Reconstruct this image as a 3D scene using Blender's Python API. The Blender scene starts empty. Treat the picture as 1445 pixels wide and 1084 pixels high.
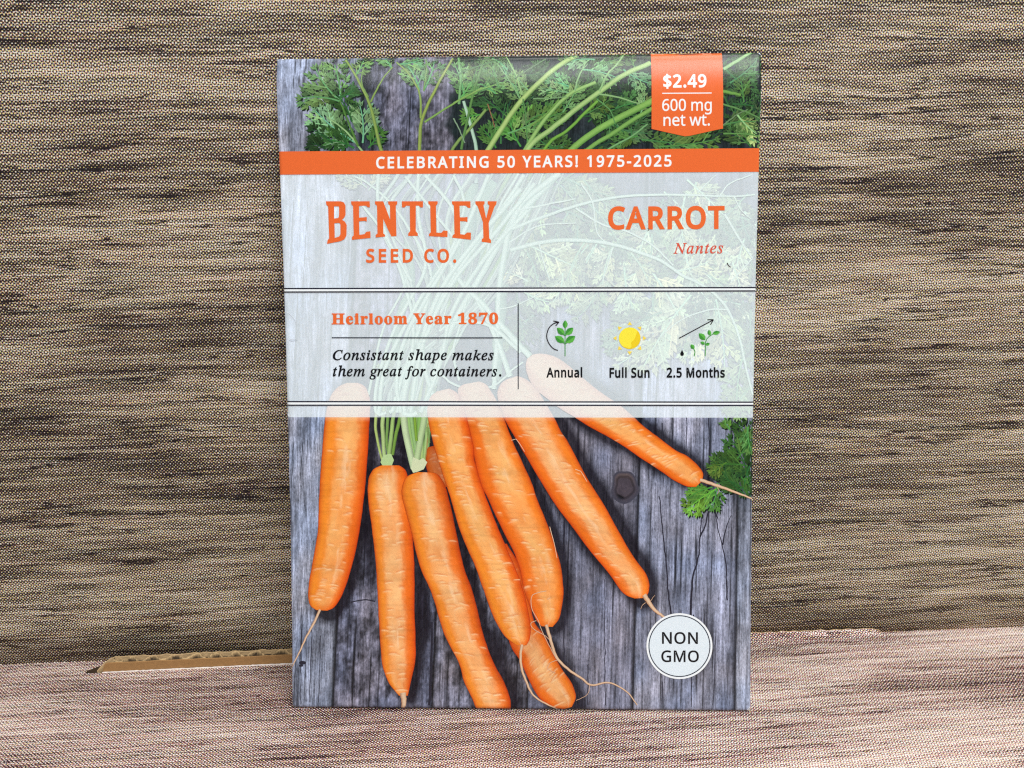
import bpy, math, random
import numpy as np
from mathutils import Matrix, Vector
from mathutils.geometry import delaunay_2d_cdt

# ------------------------------------------------------------------ camera
C = bpy.context.scene.collection
scene = bpy.context.scene
CAM_H = 0.09720
PITCH, ROLL = math.radians(14.0), math.radians(-0.578)
cam = bpy.data.cameras.new('camera')
cam.sensor_width = 36.0
cam.lens = 36.0 * 1293.0 / 1445.0
cam.clip_start, cam.clip_end = 0.005, 20.0
cam_o = bpy.data.objects.new('camera', cam)
C.objects.link(cam_o)
fw = Vector((0, math.cos(PITCH), -math.sin(PITCH)))
up = Vector((0, math.sin(PITCH), math.cos(PITCH)))
ri = Vector((1, 0, 0))
r2 = ri * math.cos(ROLL) + up * math.sin(ROLL)
u2 = -ri * math.sin(ROLL) + up * math.cos(ROLL)
m = Matrix((r2, u2, -fw)).transposed().to_4x4()
m.translation = Vector((0, 0, CAM_H))
cam_o.matrix_world = m
scene.camera = cam_o

# ------------------------------------------------------------------ light: a room with a ceiling light and a wide light added behind the camera for glare
world = bpy.data.worlds.new('World')
scene.world = world
world.use_nodes = True
world.node_tree.nodes['Background'].inputs[0].default_value = (0.86, 0.93, 1.0, 1)
world.node_tree.nodes['Background'].inputs[1].default_value = 0.19
PK = Vector((0.0, 0.15, 0.06))


def area(name, az, el, dist, sx, sy, power, col):
    l = bpy.data.lights.new(name, 'AREA')
    l.shape = 'RECTANGLE'
    l.size, l.size_y, l.energy, l.color = sx, sy, power, col
    o = bpy.data.objects.new(name, l)
    C.objects.link(o)
    a, e = math.radians(az), math.radians(el)
    d = Vector((math.sin(a) * math.cos(e), -math.cos(a) * math.cos(e), math.sin(e)))
    o.location = PK + d * dist
    o.rotation_euler = (-d).to_track_quat('-Z', 'Y').to_euler()
    return o


area('ceiling_light', 30, 68, 0.9, 0.5, 0.5, 6.0, (1.0, 0.98, 0.94))
area('glare_light', 18, 43, 0.9, 0.84, 0.16, 5.9, (0.97, 0.99, 1.0))  # unseen second light, added and sized for the glare on the packet's top edge
scene.view_settings.view_transform = 'Standard'
scene.view_settings.look = 'None'
scene.view_settings.exposure = 0.0
scene.view_settings.gamma = 1.0
scene.cycles.use_denoising = False
scene.cycles.filter_width = 1.25

rng = np.random.default_rng(7)
random.seed(7)


def srgb(c):
    c = np.asarray(c, float) / 255.0
    return np.where(c <= 0.04045, c / 12.92, ((c + 0.055) / 1.055) ** 2.4)


# ------------------------------------------------------------------ value noise in numpy
def vn(x, y, seed=0):
    xi, yi = np.floor(x).astype(np.int64), np.floor(y).astype(np.int64)
    fx, fy = x - xi, y - yi
    fx, fy = fx * fx * (3 - 2 * fx), fy * fy * (3 - 2 * fy)

    def h(a, b):
        n = (a * 374761393 + b * 668265263 + seed * 1442695041) & 0xffffffff
        n = ((n ^ (n >> 13)) * 1274126177) & 0xffffffff
        return ((n ^ (n >> 16)) & 0xffff) / 65535.0
    a, b, c, d = h(xi, yi), h(xi + 1, yi), h(xi, yi + 1), h(xi + 1, yi + 1)
    return (a * (1 - fx) + b * fx) * (1 - fy) + (c * (1 - fx) + d * fx) * fy


def fbm(x, y, seed=0, o=4):
    s, a, t = 0, 0.5, 0
    for i in range(o):
        s = s + a * vn(x * 2 ** i, y * 2 ** i, seed + i * 17)
        t += a
        a *= 0.55
    return s / t


# ------------------------------------------------------------------ the packet's own sheet: size, lean and bow (mm)
W, H = 82.5, 115.0
PX0, PY0, YAW, LEAN, BOW = 0.80144, 145.84388, math.radians(-1.80807), math.radians(8.97492), 2.07488
AX = np.array([math.cos(YAW), math.sin(YAW), 0])
BK = np.array([-math.sin(YAW), math.cos(YAW), 0])
UPV = BK * math.sin(LEAN) + np.array([0, 0, 1]) * math.cos(LEAN)
NB = BK * math.cos(LEAN) - np.array([0, 0, 1]) * math.sin(LEAN)
BASE = np.array([PX0, PY0, 0.0])


def P3(uv, off=0.0):
    """sheet position (mm) + height above the paper (mm) -> metres, relative to the packet's foot"""
    off = np.where(np.asarray(off) < .12, np.asarray(off) * .5, .06 + (np.asarray(off) - .12) * .25)   # ink films lie nearly flush
    uv = np.asarray(uv, float)
    u, v = np.clip(uv[:, 0], 0, W), np.clip(uv[:, 1], 0, H)
    t = v / H
    top = np.maximum(0, v - (H - 9.0))
    r = 0.9
    roll = np.clip((v - (H - r)) / r, 0, 0.98)
    back = BOW * 4 * t * (1 - t) + 0.0160 * top ** 2 + 0.55 * (1 - np.sqrt(1 - roll ** 2))
    rb = np.clip((0.8 - v) / 0.8, 0, 0.98)
    back = back + 0.7 * (1 - np.sqrt(1 - rb ** 2))
    eu = np.minimum(u, W - u)
    back = back + 0.22 * np.clip(1 - eu / 0.5, 0, 1) ** 2
    back = back + 0.20 * (fbm(u / 26 + 3, v / 30, 5, 2) - .5) * 2 + 0.05 * (fbm(u / 9 + 3, v / 14, 6, 2) - .5)
    p = (u - W / 2)[:, None] * AX + v[:, None] * UPV + (back - off)[:, None] * NB
    return (p + np.array([0, 0, 0.35])) * 0.001


CU = [(0, 0, 40.09261), (0, 1, -0.32665), (0, 2, 0.06506), (0, 3, 0.00928), (0, 4, -0.0018), (1, 0, 50.123), (1, 1, 1.75008), (1, 2, -0.71138), (1, 3, -0.07014), (1, 4, 0.01817), (2, 0, -0.47143), (2, 1, -0.03594), (2, 2, 0.01912), (2, 3, 0.00281), (3, 0, 0.00443), (3, 1, 0.00051), (3, 2, -0.00036)]
CV = [(0, 0, 59.06951), (0, 1, -62.87795), (0, 2, -1.97206), (0, 3, 0.90452), (0, 4, 0.08089), (0, 5, -0.02338), (1, 0, -0.12363), (1, 1, 0.58781), (1, 2, 0.04271), (1, 3, -0.02396), (1, 4, -0.0033), (2, 0, 0.00116), (2, 1, -0.00549), (2, 2, -0.00062)]


def S(p):
    """artwork drawing units (about 8 to the mm, y down) -> millimetres on the sheet"""
    p = np.asarray(p, float).reshape(-1, 2)
    X, Y = (p[:, 0] - 722.5) / 400, (p[:, 1] - 542) / 500
    return np.stack([sum(c * X ** i * Y ** j for i, j, c in CU), sum(c * X ** i * Y ** j for i, j, c in CV)], 1)


# ------------------------------------------------------------------ object helpers
def mesh_obj(name, verts, faces, mat, parent=None, cols=None, uvs=None, smooth=False):
    me = bpy.data.meshes.new(name)
    me.from_pydata([tuple(v) for v in np.asarray(verts, float)], [], [tuple(int(i) for i in f) for f in faces])
    if cols is not None:
        cols = np.asarray(cols, float)
        a = me.color_attributes.new('Col', 'FLOAT_COLOR', 'POINT')
        full = np.ones((len(me.vertices), 4), np.float32)
        full[:, :3] = cols[:, :3]
        a.data.foreach_set('color', full.ravel())
    if uvs is not None:
        ul = me.uv_layers.new(name='UVMap')
        li = np.empty(len(me.loops), np.int32)
        me.loops.foreach_get('vertex_index', li)
        ul.data.foreach_set('uv', np.asarray(uvs, np.float32)[li].ravel())
    if smooth:
        me.polygons.foreach_set('use_smooth', np.ones(len(me.polygons), bool))
    me.materials.append(mat)
    me.update()
    o = bpy.data.objects.new(name, me)
    C.objects.link(o)
    if parent is not None:
        o.parent = parent
    return o


class MB:
    """collects sheet-space shapes (already in mm) for one printed piece"""

    def __init__(self, off):
        self.v, self.f, self.c, self.o, self.n, self.off = [], [], [], [], 0, off

    def add(self, uv, faces, col, off=None):
        uv = np.asarray(uv, float)
        n = len(uv)
        col = np.asarray(col, float)
        if col.ndim == 1:
            col = np.repeat(col[None], n, 0)
        self.v.append(uv)
        self.c.append(col)
        self.o.append(np.full(n, self.off if off is None else off))
        self.f += [tuple(i + self.n for i in f) for f in faces]
        self.n += n

    def build(self, name, mat, parent, smooth=False):
        uv = np.concatenate(self.v)
        return mesh_obj(name, P3(uv, np.concatenate(self.o)), self.f, mat, parent, np.concatenate(self.c), uv / 100, smooth)


def gridf(nx, ny):
    i = np.arange(nx - 1)[None, :] + np.arange(ny - 1)[:, None] * nx
    return np.stack([i, i + 1, i + 1 + nx, i + nx], -1).reshape(-1, 4)


def curve_pts(pts, n):
    """Catmull-Rom through points (any dimension)"""
    p = np.asarray(pts, float)
    if len(p) == 2:
        t = np.linspace(0, 1, n)[:, None]
        return p[0] * (1 - t) + p[1] * t
    q = np.concatenate([[2 * p[0] - p[1]], p, [2 * p[-1] - p[-2]]])
    d = np.linalg.norm(np.diff(p[:, :2], axis=0), axis=1)
    s = np.concatenate([[0], np.cumsum(d)])
    tt = np.linspace(0, s[-1], n)
    k = np.clip(np.searchsorted(s, tt, 'right') - 1, 0, len(p) - 2)
    t = ((tt - s[k]) / np.maximum(d[k], 1e-9))[:, None]
    a, b, c, e = q[k], q[k + 1], q[k + 2], q[k + 3]
    return 0.5 * (2 * b + (c - a) * t + (2 * a - 5 * b + 4 * c - e) * t * t + (3 * b - a - 3 * c + e) * t ** 3)


def strip(mb, pts, w0, w1, col, edge=None, n=None, na=5, off=None, wob=0.0, seed=0, taper=False):
    """a stroke in artwork units; col centre colour, edge edge colour"""
    pts = np.asarray(pts, float)
    L = np.linalg.norm(np.diff(pts, axis=0), axis=1).sum()
    n = n or max(3, int(L / 5))
    c = curve_pts(pts, n)
    if wob:
        c = c + wob * (np.stack([vn(np.arange(n) * .6, np.zeros(n), seed), vn(np.arange(n) * .6, np.ones(n) * 3.3, seed + 5)], 1) - .5)
    t = np.gradient(c, axis=0)
    t /= np.maximum(np.linalg.norm(t, axis=1)[:, None], 1e-9)
    nn = np.stack([-t[:, 1], t[:, 0]], 1)
    s = np.linspace(0, 1, n)
    w = w0 + (w1 - w0) * s
    a = np.linspace(-1, 1, na)
    P = c[:, None, :] + nn[:, None, :] * (a[None, :, None] * w[:, None, None] / 2)
    col = np.asarray(col, float)
    edge = col if edge is None else np.asarray(edge, float)
    k = (np.abs(a + 0.15) ** 2)[None, :, None].clip(0, 1)
    cc = col * (1 - k) + edge * k
    cc = np.repeat(cc, n, 0)
    cc = cc * (0.93 + 0.14 * vn(np.arange(n) * .7 + seed, np.zeros(n) + .5, 9))[:, None, None]
    mb.add(S(P.reshape(-1, 2)), gridf(na, n), cc.reshape(-1, 3), off)


# ------------------------------------------------------------------ materials
def new_mat(name):
    mt = bpy.data.materials.new(name)
    mt.use_nodes = True
    nt = mt.node_tree
    return mt, nt, nt.nodes['Principled BSDF']


def nd(nt, typ, **kw):
    n = nt.nodes.new(typ)
    for k, v in kw.items():
        setattr(n, k, v)
    return n


def mth(nt, op, a, b=None, c=None, clamp=False):
    n = nt.nodes.new('ShaderNodeMath')
    n.operation = op
    n.use_clamp = clamp
    for i, x in enumerate((a, b, c)):
        if x is None:
            continue
        if isinstance(x, (int, float)):
            n.inputs[i].default_value = x
        else:
            nt.links.new(x, n.inputs[i])
    return n.outputs[0]


def noise(nt, vec, scale, detail=3, rough=0.6, dist=0.0, dims='3D'):
    n = nt.nodes.new('ShaderNodeTexNoise')
    n.noise_dimensions = dims
    n.inputs['Scale'].default_value = scale
    n.inputs['Detail'].default_value = detail
    n.inputs['Roughness'].default_value = rough
    n.inputs['Distortion'].default_value = dist
    nt.links.new(vec, n.inputs['Vector'])
    return n.outputs['Fac']


def mapping(nt, vec, scale, rot=(0, 0, 0), loc=(0, 0, 0)):
    n = nt.nodes.new('ShaderNodeMapping')
    n.inputs['Scale'].default_value = scale
    n.inputs['Rotation'].default_value = rot
    n.inputs['Location'].default_value = loc
    nt.links.new(vec, n.inputs['Vector'])
    return n.outputs[0]


def mixc(nt, fac, a, b, mode='MIX'):
    n = nt.nodes.new('ShaderNodeMix')
    n.data_type = 'RGBA'
    n.blend_type = mode
    n.clamp_factor = True
    for i, x in ((0, fac), (6, a), (7, b)):
        if isinstance(x, (int, float)):
            n.inputs[i].default_value = x
        elif isinstance(x, (tuple, list, np.ndarray)):
            n.inputs[i].default_value = tuple(x)[:3] + (1,)
        else:
            nt.links.new(x, n.inputs[i])
    return n.outputs[2]


def vrow(yl, yr):
    """v on the sheet of an artwork line that is at yl on the left edge and yr on the right"""
    a_, b_ = S([(395, yl), (1070, yr)])
    k = (b_[1] - a_[1]) / (b_[0] - a_[0])
    return a_[1] - k * a_[0], a_[1] + k * (W - a_[0])


ROUGH_PAPER = 0.24
LT, LB = vrow(249.6, 245.6), vrow(591.4, 592.2)     # top and bottom line of the pale label area (left v, right v)
VEIL, VEIL_A = srgb((238, 250, 255)), 0.64


def print_mat(name, fibre=(0, 0, 0), speck=0.06, alpha=1.0, rough=ROUGH_PAPER, flat=None, picture=False):
    """ink printed on the coated paper: printed colour x fine printed grain"""
    mt, nt, b = new_mat(name)
    uv = nd(nt, 'ShaderNodeUVMap', uv_map='UVMap').outputs[0]
    if flat is None:
        base = nd(nt, 'ShaderNodeVertexColor', layer_name='Col').outputs[0]
    else:
        rg = nd(nt, 'ShaderNodeRGB')
        rg.outputs[0].default_value = tuple(srgb(flat)) + (1,)
        base = rg.outputs[0]
    out = base
    if fibre[0]:
        # weathered wood fibres: long thin light and dark lines along the board
        f1 = noise(nt, mapping(nt, uv, (260, 9, 1), (0, 0, math.radians(-1.2))), 1.0, 4, 0.65, 0.25)
        f2 = noise(nt, mapping(nt, uv, (620, 30, 1), (0, 0, math.radians(-1.2))), 1.0, 3, 0.7)
        f3 = noise(nt, mapping(nt, uv, (420, 170, 1)), 1.0, 3, 0.7)
        v = mth(nt, 'MULTIPLY', mth(nt, 'SUBTRACT', f1, 0.5), fibre[0])
        v = mth(nt, 'MULTIPLY_ADD', mth(nt, 'SUBTRACT', f2, 0.5), fibre[1], v)
        v = mth(nt, 'MULTIPLY_ADD', mth(nt, 'SUBTRACT', f3, 0.5), fibre[2], v)
        v = mth(nt, 'ADD', v, 1.0)
        v = mth(nt, 'MAXIMUM', v, 0.12)
        out = mixc(nt, 1.0, out, nd_comb(nt, v), 'MULTIPLY')
    s = noise(nt, mapping(nt, uv, (700, 700, 1)), 1.0, 2, 0.6)
    v = mth(nt, 'MULTIPLY_ADD', mth(nt, 'SUBTRACT', s, 0.5), speck * 3, 1.0)
    out = mixc(nt, 1.0, out, nd_comb(nt, v), 'MULTIPLY')
    if picture:
        # inside the label area the picture is printed as a pale tint
        sx = nd(nt, 'ShaderNodeSeparateXYZ')
        nt.links.new(uv, sx.inputs[0])
        masks = []
        for (l_, r_), op in ((LT, 'LESS_THAN'), (LB, 'GREATER_THAN')):
            line = mth(nt, 'MULTIPLY_ADD', sx.outputs[0], (r_ - l_) / W, l_ / 100)
            masks.append(mth(nt, op, sx.outputs[1], line))
        out = mixc(nt, mth(nt, 'MULTIPLY', mth(nt, 'MULTIPLY', masks[0], masks[1]), VEIL_A), out, VEIL)
    nt.links.new(out, b.inputs['Base Color'])
    rn = noise(nt, mapping(nt, uv, (500, 60, 1)), 1.0, 3, 0.6)
    nt.links.new(mth(nt, 'MULTIPLY_ADD', rn, 0.16, rough - 0.08), b.inputs['Roughness'])
    b.inputs['Specular IOR Level'].default_value = 0.34
    bp = nd(nt, 'ShaderNodeBump')
    bp.inputs['Strength'].default_value = 0.35
    bp.inputs['Distance'].default_value = 0.00004
    nt.links.new(noise(nt, mapping(nt, uv, (330, 90, 1)), 1.0, 4, 0.65), bp.inputs['Height'])
    nt.links.new(bp.outputs[0], b.inputs['Normal'])
    if alpha < 1:
        b.inputs['Alpha'].default_value = alpha
    return mt


def nd_comb(nt, v):
    n = nt.nodes.new('ShaderNodeCombineXYZ')
    for i in range(3):
        nt.links.new(v, n.inputs[i])
    return n.outputs[0]


def plain(name, rgb, rough=0.6, var=0.12, scale=900, bump=0.0):
    mt, nt, b = new_mat(name)
    tc = nd(nt, 'ShaderNodeTexCoord').outputs['Object']
    n1 = noise(nt, tc, scale, 4, 0.6)
    v = mth(nt, 'MULTIPLY_ADD', mth(nt, 'SUBTRACT', n1, 0.5), var * 2, 1.0)
    nt.links.new(mixc(nt, 1.0, srgb(rgb), nd_comb(nt, v), 'MULTIPLY'), b.inputs['Base Color'])
    b.inputs['Roughness'].default_value = rough
    if bump:
        bp = nd(nt, 'ShaderNodeBump')
        bp.inputs['Strength'].default_value = 0.6
        bp.inputs['Distance'].default_value = bump
        nt.links.new(n1, bp.inputs['Height'])
        nt.links.new(bp.outputs[0], b.inputs['Normal'])
    return mt


def board_mat(name, grain_angle, paper, K, M_, Y_, Cn, kgain, seed, redness):
    """cardboard printed with a wood picture in four halftone screens; object coords in metres, grain along X, across Y"""
    mt, nt, b = new_mat(name)
    tc = nd(nt, 'ShaderNodeTexCoord').outputs['Object']
    mm = mapping(nt, tc, (1000, 1000, 1000))
    g = mapping(nt, mm, (1, 1, 1), (0, 0, math.radians(grain_angle)), (seed * 7.3, seed * 3.1, 0))
    # gentle waviness of the grain
    wv = noise(nt, mapping(nt, g, (0.016, 0.03, 1)), 1.0, 2, 0.5)
    sep = nd(nt, 'ShaderNodeSeparateXYZ')
    nt.links.new(g, sep.inputs[0])
    gy = mth(nt, 'MULTIPLY_ADD', wv, 3.2, sep.outputs[1])
    cb = nd(nt, 'ShaderNodeCombineXYZ')
    nt.links.new(sep.outputs[0], cb.inputs[0])
    nt.links.new(gy, cb.inputs[1])
    cb.inputs[2].default_value = seed
    g = cb.outputs[0]
    fine = noise(nt, mapping(nt, g, (0.07, 2.9, 1)), 1.0, 4, 0.68)
    mid = noise(nt, mapping(nt, g, (0.030, 0.70, 1), loc=(3, 8, 0)), 1.0, 4, 0.6)
    broad = noise(nt, mapping(nt, g, (0.010, 0.055, 1), loc=(13, 2, 0)), 1.0, 2, 0.5)
    st = noise(nt, mapping(nt, g, (0.035, 2.2, 1), loc=(31, 5, 0)), 1.0, 3, 0.55)
    streak = mth(nt, 'MULTIPLY', mth(nt, 'SUBTRACT', st, 0.60, clamp=True), 6.0, clamp=True)
    fl = noise(nt, mapping(nt, g, (0.30, 0.9, 1), loc=(1, 55, 0)), 1.0, 2, 0.5)
    fleck = mth(nt, 'MULTIPLY', mth(nt, 'SUBTRACT', fl, 0.70, clamp=True), 9.0, clamp=True)
    tone = mth(nt, 'MULTIPLY_ADD', mth(nt, 'SUBTRACT', fine, 0.5), 1.12, K)
    tone = mth(nt, 'MULTIPLY_ADD', mth(nt, 'SUBTRACT', mid, 0.5), 0.78, tone)
    tone = mth(nt, 'MULTIPLY_ADD', mth(nt, 'SUBTRACT', broad, 0.5), 0.75, tone)
    tone = mth(nt, 'MULTIPLY_ADD', streak, 0.30 * kgain, tone)
    tone = mth(nt, 'MULTIPLY_ADD', fleck, 0.45 * kgain, tone)
    ln = noise(nt, mapping(nt, g, (0.016, 0.34, 1), loc=(5, 41, 0)), 1.0, 4, 0.6)
    for lv in (0.44, 0.52, 0.60):
        line = mth(nt, 'SUBTRACT', 1.0, mth(nt, 'MULTIPLY', mth(nt, 'ABSOLUTE', mth(nt, 'SUBTRACT', ln, lv)), 60.0), clamp=True)
        gate = mth(nt, 'MULTIPLY', mth(nt, 'SUBTRACT', noise(nt, mapping(nt, g, (0.03, 0.25, 1), loc=(lv * 90, 7, 0)), 1.0, 2, 0.5), 0.47, clamp=True), 9.0, clamp=True)
        tone = mth(nt, 'MULTIPLY_ADD', mth(nt, 'MULTIPLY', line, gate), 0.42 * kgain, tone)
    hue = noise(nt, mapping(nt, g, (0.05, 0.5, 1), loc=(70, 9, 0)), 1.0, 3, 0.6)
    sm = nd(nt, 'ShaderNodeSeparateXYZ')
    nt.links.new(mm, sm.inputs[0])
    mx, my = sm.outputs[0], sm.outputs[1]
    col = None
    per = 0.46
    jit = noise(nt, mapping(nt, mm, (2.2, 2.2, 1)), 1.0, 1, 0.5)
    for ang, ink, cov in ((0, (0.90, 0.80, 0.34), mth(nt, 'MULTIPLY_ADD', tone, 0.35, Y_)),
                          (75, (0.60, 0.26, 0.34), mth(nt, 'MULTIPLY_ADD', mth(nt, 'ADD', tone, mth(nt, 'MULTIPLY', mth(nt, 'SUBTRACT', hue, 0.5), 0.8)), redness, M_)),
                          (15, (0.36, 0.50, 0.64), mth(nt, 'MULTIPLY_ADD', mth(nt, 'SUBTRACT', tone, mth(nt, 'MULTIPLY', mth(nt, 'SUBTRACT', hue, 0.5), 0.8)), 0.35, Cn)),
                          (45, (0.026, 0.018, 0.036), tone)):
        a = math.radians(ang)
        k = 2 * math.pi / per
        p = mth(nt, 'ADD', mth(nt, 'MULTIPLY', mx, k * math.cos(a)), mth(nt, 'MULTIPLY', my, k * math.sin(a)))
        q = mth(nt, 'ADD', mth(nt, 'MULTIPLY', mx, -k * math.sin(a)), mth(nt, 'MULTIPLY', my, k * math.cos(a)))
        s = mth(nt, 'ADD', mth(nt, 'COSINE', p), mth(nt, 'COSINE', q))
        s = mth(nt, 'MULTIPLY_ADD', s, 0.25, 0.5)
        s = mth(nt, 'MULTIPLY_ADD', mth(nt, 'SUBTRACT', jit, 0.5), 0.30, s)
        mask = mth(nt, 'MULTIPLY_ADD', mth(nt, 'SUBTRACT', cov, s), 5.0, 0.5, clamp=True)
        layer = mixc(nt, mask, (1, 1, 1), ink)
        col = layer if col is None else mixc(nt, 1.0, col, layer, 'MULTIPLY')
    col = mixc(nt, 1.0, col, srgb(paper), 'MULTIPLY')
    nt.links.new(col, b.inputs['Base Color'])
    b.inputs['Roughness'].default_value = 0.62
    b.inputs['Specular IOR Level'].default_value = 0.3
    bp = nd(nt, 'ShaderNodeBump')
    bp.inputs['Strength'].default_value = 0.4
    bp.inputs['Distance'].default_value = 0.00006
    nt.links.new(noise(nt, mapping(nt, mm, (1.2, 2.0, 1)), 1.0, 4, 0.7), bp.inputs['Height'])
    nt.links.new(bp.outputs[0], b.inputs['Normal'])
    return mt


# ------------------------------------------------------------------ the cardboard: back panel, base panel, slot with the cut edge
WA, WB = np.array([-102.35, 163.5]), np.array([107.24, 174.52])
wd = (WB - WA) / np.linalg.norm(WB - WA)
wang = math.atan2(wd[1], wd[0])


def wall_y(x):
    return WA[1] + (x - WA[0]) * wd[1] / wd[0]


wall_mat = board_mat('printed_wood_wall', -0.4, (246, 240, 226), 0.495, 0.28, 0.33, 0.26, 1.1, 3.0, 0.28)
floor_mat = board_mat('printed_wood_floor', -2.0, (250, 244, 238), 0.405, 0.31, 0.24, 0.13, 0.75, 11.0, 0.45)
kraft = plain('kraft_paper', (158, 118, 72), 0.8, 0.25, 1500, 0.0001)
kraft_pale = plain('torn_kraft_edge', (190, 160, 118), 0.9, 0.4, 1300, 0.0003)

# wall: object space X along the wall, Y up
LW, HW = 0.9, 0.5
nx, ny = 91, 41
gx, gy = np.meshgrid(np.linspace(-LW / 2, LW / 2, nx), np.linspace(-0.004, HW, ny))
sag = 0.0006 * (fbm(gx.ravel() * 9 + 40, gy.ravel() * 9 + 40, 2, 2) - .5)
fr = np.stack([gx.ravel(), gy.ravel(), sag], 1)
bkv = fr.copy()
bkv[:, 2] = -0.003
fcs = [tuple(f) for f in gridf(nx, ny)]
n0 = nx * ny
ring = [i for i in range(nx)] + [nx * (j + 1) - 1 for j in range(1, ny)] + [n0 - 1 - i for i in range(1, nx)] + [nx * j for j in range(ny - 2, 0, -1)]
allf = fcs + [(f[0] + n0, f[3] + n0, f[2] + n0, f[1] + n0) for f in fcs]
for i in range(len(ring)):
    a_, b_ = ring[i], ring[(i + 1) % len(ring)]
    allf.append((b_, a_, a_ + n0, b_ + n0))
wall = mesh_obj('wall', np.concatenate([fr, bkv]), allf, wall_mat, smooth=True)
mid = (WA + WB) / 2
wall.location = (mid[0] / 1000, mid[1] / 1000, 0)
wall.rotation_euler = (math.pi / 2, 0, wang)
wall['kind'] = 'structure'

# floor: object space X along the grain, Y away from the camera; a slot is cut where the flap comes up
FD = 0.42
fa, fb = np.array([-81.2, 160.3]), np.array([-44.17, 162.94])
fdir = (fb - fa) / np.linalg.norm(fb - fa)
fnor = np.array([-fdir[1], fdir[0]])
LEN = 96.0


def floor_local(p):
    q = np.asarray(p, float) - mid
    return np.stack([q[:, 0] * wd[0] + q[:, 1] * wd[1], -q[:, 0] * wd[1] + q[:, 1] * wd[0]], 1) / 1000


def cut_fill(outlines):
    """triangles of closed outlines, inner outlines are holes"""
    coords, fcs_ = [], []
    for P in outlines:
        fcs_.append(list(range(len(coords), len(coords) + len(P))))
        coords += [Vector(tuple(p)) for p in P]
    v, e, f, _, _, _ = delaunay_2d_cdt(coords, [], fcs_, 0, 1e-7, False)
    vv = np.array([tuple(p) for p in v])
    keep = []
    for t in f:
        cx_, cy_ = vv[list(t)].mean(0)
        c_ = 0
        for P in outlines:
            P = np.asarray(P, float)
            for (ax_, ay_), (bx_, by_) in zip(P, np.roll(P, -1, 0)):
                if (ay_ > cy_) != (by_ > cy_) and cx_ < (bx_ - ax_) * (cy_ - ay_) / (by_ - ay_) + ax_:
                    c_ ^= 1
        if c_:
            keep.append(tuple(t))
    return vv, keep


hs = np.linspace(-2.8, LEN, 120)
front_edge = [fa + s_ * fdir + (-0.12 - 0.14 * float(vn(np.array([s_ * 1.7]), np.array([1.0]), 3)[0])) * fnor for s_ in hs]
back_edge = [fa + s_ * fdir + d_ * fnor for s_, d_ in ((LEN, 1.2), (60, 1.6), (20, 2.5), (4, 3.0), (1.6, 2.9), (-0.4, 2.5), (-1.8, 1.6), (-2.5, .9))]
slot = floor_local(np.array(front_edge + back_edge))
outer = np.array([(-LW / 2, -FD), (LW / 2, -FD), (LW / 2, 0.0025), (-LW / 2, 0.0025)])
vv, tri = cut_fill([outer, slot])
nf_ = len(vv)
TH = 0.004
V = [(x, y, 0) for x, y in vv] + [(x, y, -0.012) for x, y in slot] + [(x, y, 0) for x, y in slot]
F = list(tri)
ns_ = len(slot)
slot_walls = (np.array(V[nf_:nf_ + 2 * ns_]), [(i, (i + 1) % ns_, ns_ + (i + 1) % ns_, ns_ + i) for i in range(ns_)] + [tuple(range(ns_))[::-1]])
V, = (V[:nf_],)
n1_ = len(V)
V += [(x, y, z_) for z_ in (0, -0.012) for x, y in outer]
F += [(n1_ + 4 + i, n1_ + 4 + (i + 1) % 4, n1_ + (i + 1) % 4, n1_ + i) for i in range(4)] + [(n1_ + 7, n1_ + 6, n1_ + 5, n1_ + 4)]
flo = mesh_obj('floor', V, F, floor_mat)
flo.location = (mid[0] / 1000, mid[1] / 1000, 0)
flo.rotation_euler = (0, 0, wang)
flo['kind'] = 'structure'


def empty(name, loc, label, cat):
    o = bpy.data.objects.new(name, None)
    C.objects.link(o)
    o.location = loc
    o.empty_display_size = 0.01
    o['label'], o['category'] = label, cat
    return o


# raised corrugated edge: kraft liner faces us, the cut fluting shows on top
flap = empty('cardboard_flap', (fa[0] / 1000, fa[1] / 1000, 0), 'cut corrugated cardboard edge with bare tan liner standing up at the left of the packet', 'cardboard edge')


def ribbon(name, plan, z0, ztop, th, mat, parent):
    """upright paper sheet following a plan polyline (mm), own thickness"""
    plan = np.asarray(plan, float)
    t = np.gradient(plan, axis=0)
    t /= np.linalg.norm(t, axis=1)[:, None]
    n = np.stack([-t[:, 1], t[:, 0]], 1) * th / 2
    k = len(plan)
    zt = np.broadcast_to(ztop, (k,))
    a, b = plan - n, plan + n
    V = [np.column_stack([a, np.full(k, z0)]), np.column_stack([a, zt - 0.04]), np.column_stack([a + n * .5, zt]), np.column_stack([b - n * .5, zt]), np.column_stack([b, zt - 0.04]), np.column_stack([b, np.full(k, z0)])]
    V = np.stack(V, 1).reshape(-1, 3)
    F = []
    for i in range(k - 1):
        for j in range(6):
            F.append((i * 6 + j, (i + 1) * 6 + j, (i + 1) * 6 + (j + 1) % 6, i * 6 + (j + 1) % 6))
    F += [tuple(range(6)), tuple((k - 1) * 6 + j for j in range(5, -1, -1))]
    return mesh_obj(name, V / 1000, F, mat, parent, smooth=False)


ss = np.linspace(0, LEN, 260)
loc2 = lambda s, d: np.stack([s * fdir[0] + d * fnor[0], s * fdir[1] + d * fnor[1]], 1)
inner = plain('slot_shade_brown', (74, 54, 36), 0.9, 0.3, 1200)  # dark brown on the slot walls: shade of the opening put into the colour
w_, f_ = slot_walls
sw = mesh_obj('shaded_slot_walls', w_, f_, inner, flo)
hz = lambda s: 1.95 - 0.0022 * s + 0.10 * (vn(s * .45, s * 0, 3) - .5)
c0 = np.linspace(0, math.pi / 2, 9)[:-1]
arc = lambda R, cx_, dy: np.stack([cx_ - R * np.cos(c0), dy + 0 * c0 + R * (1 - np.sin(c0))], 1)
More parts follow.
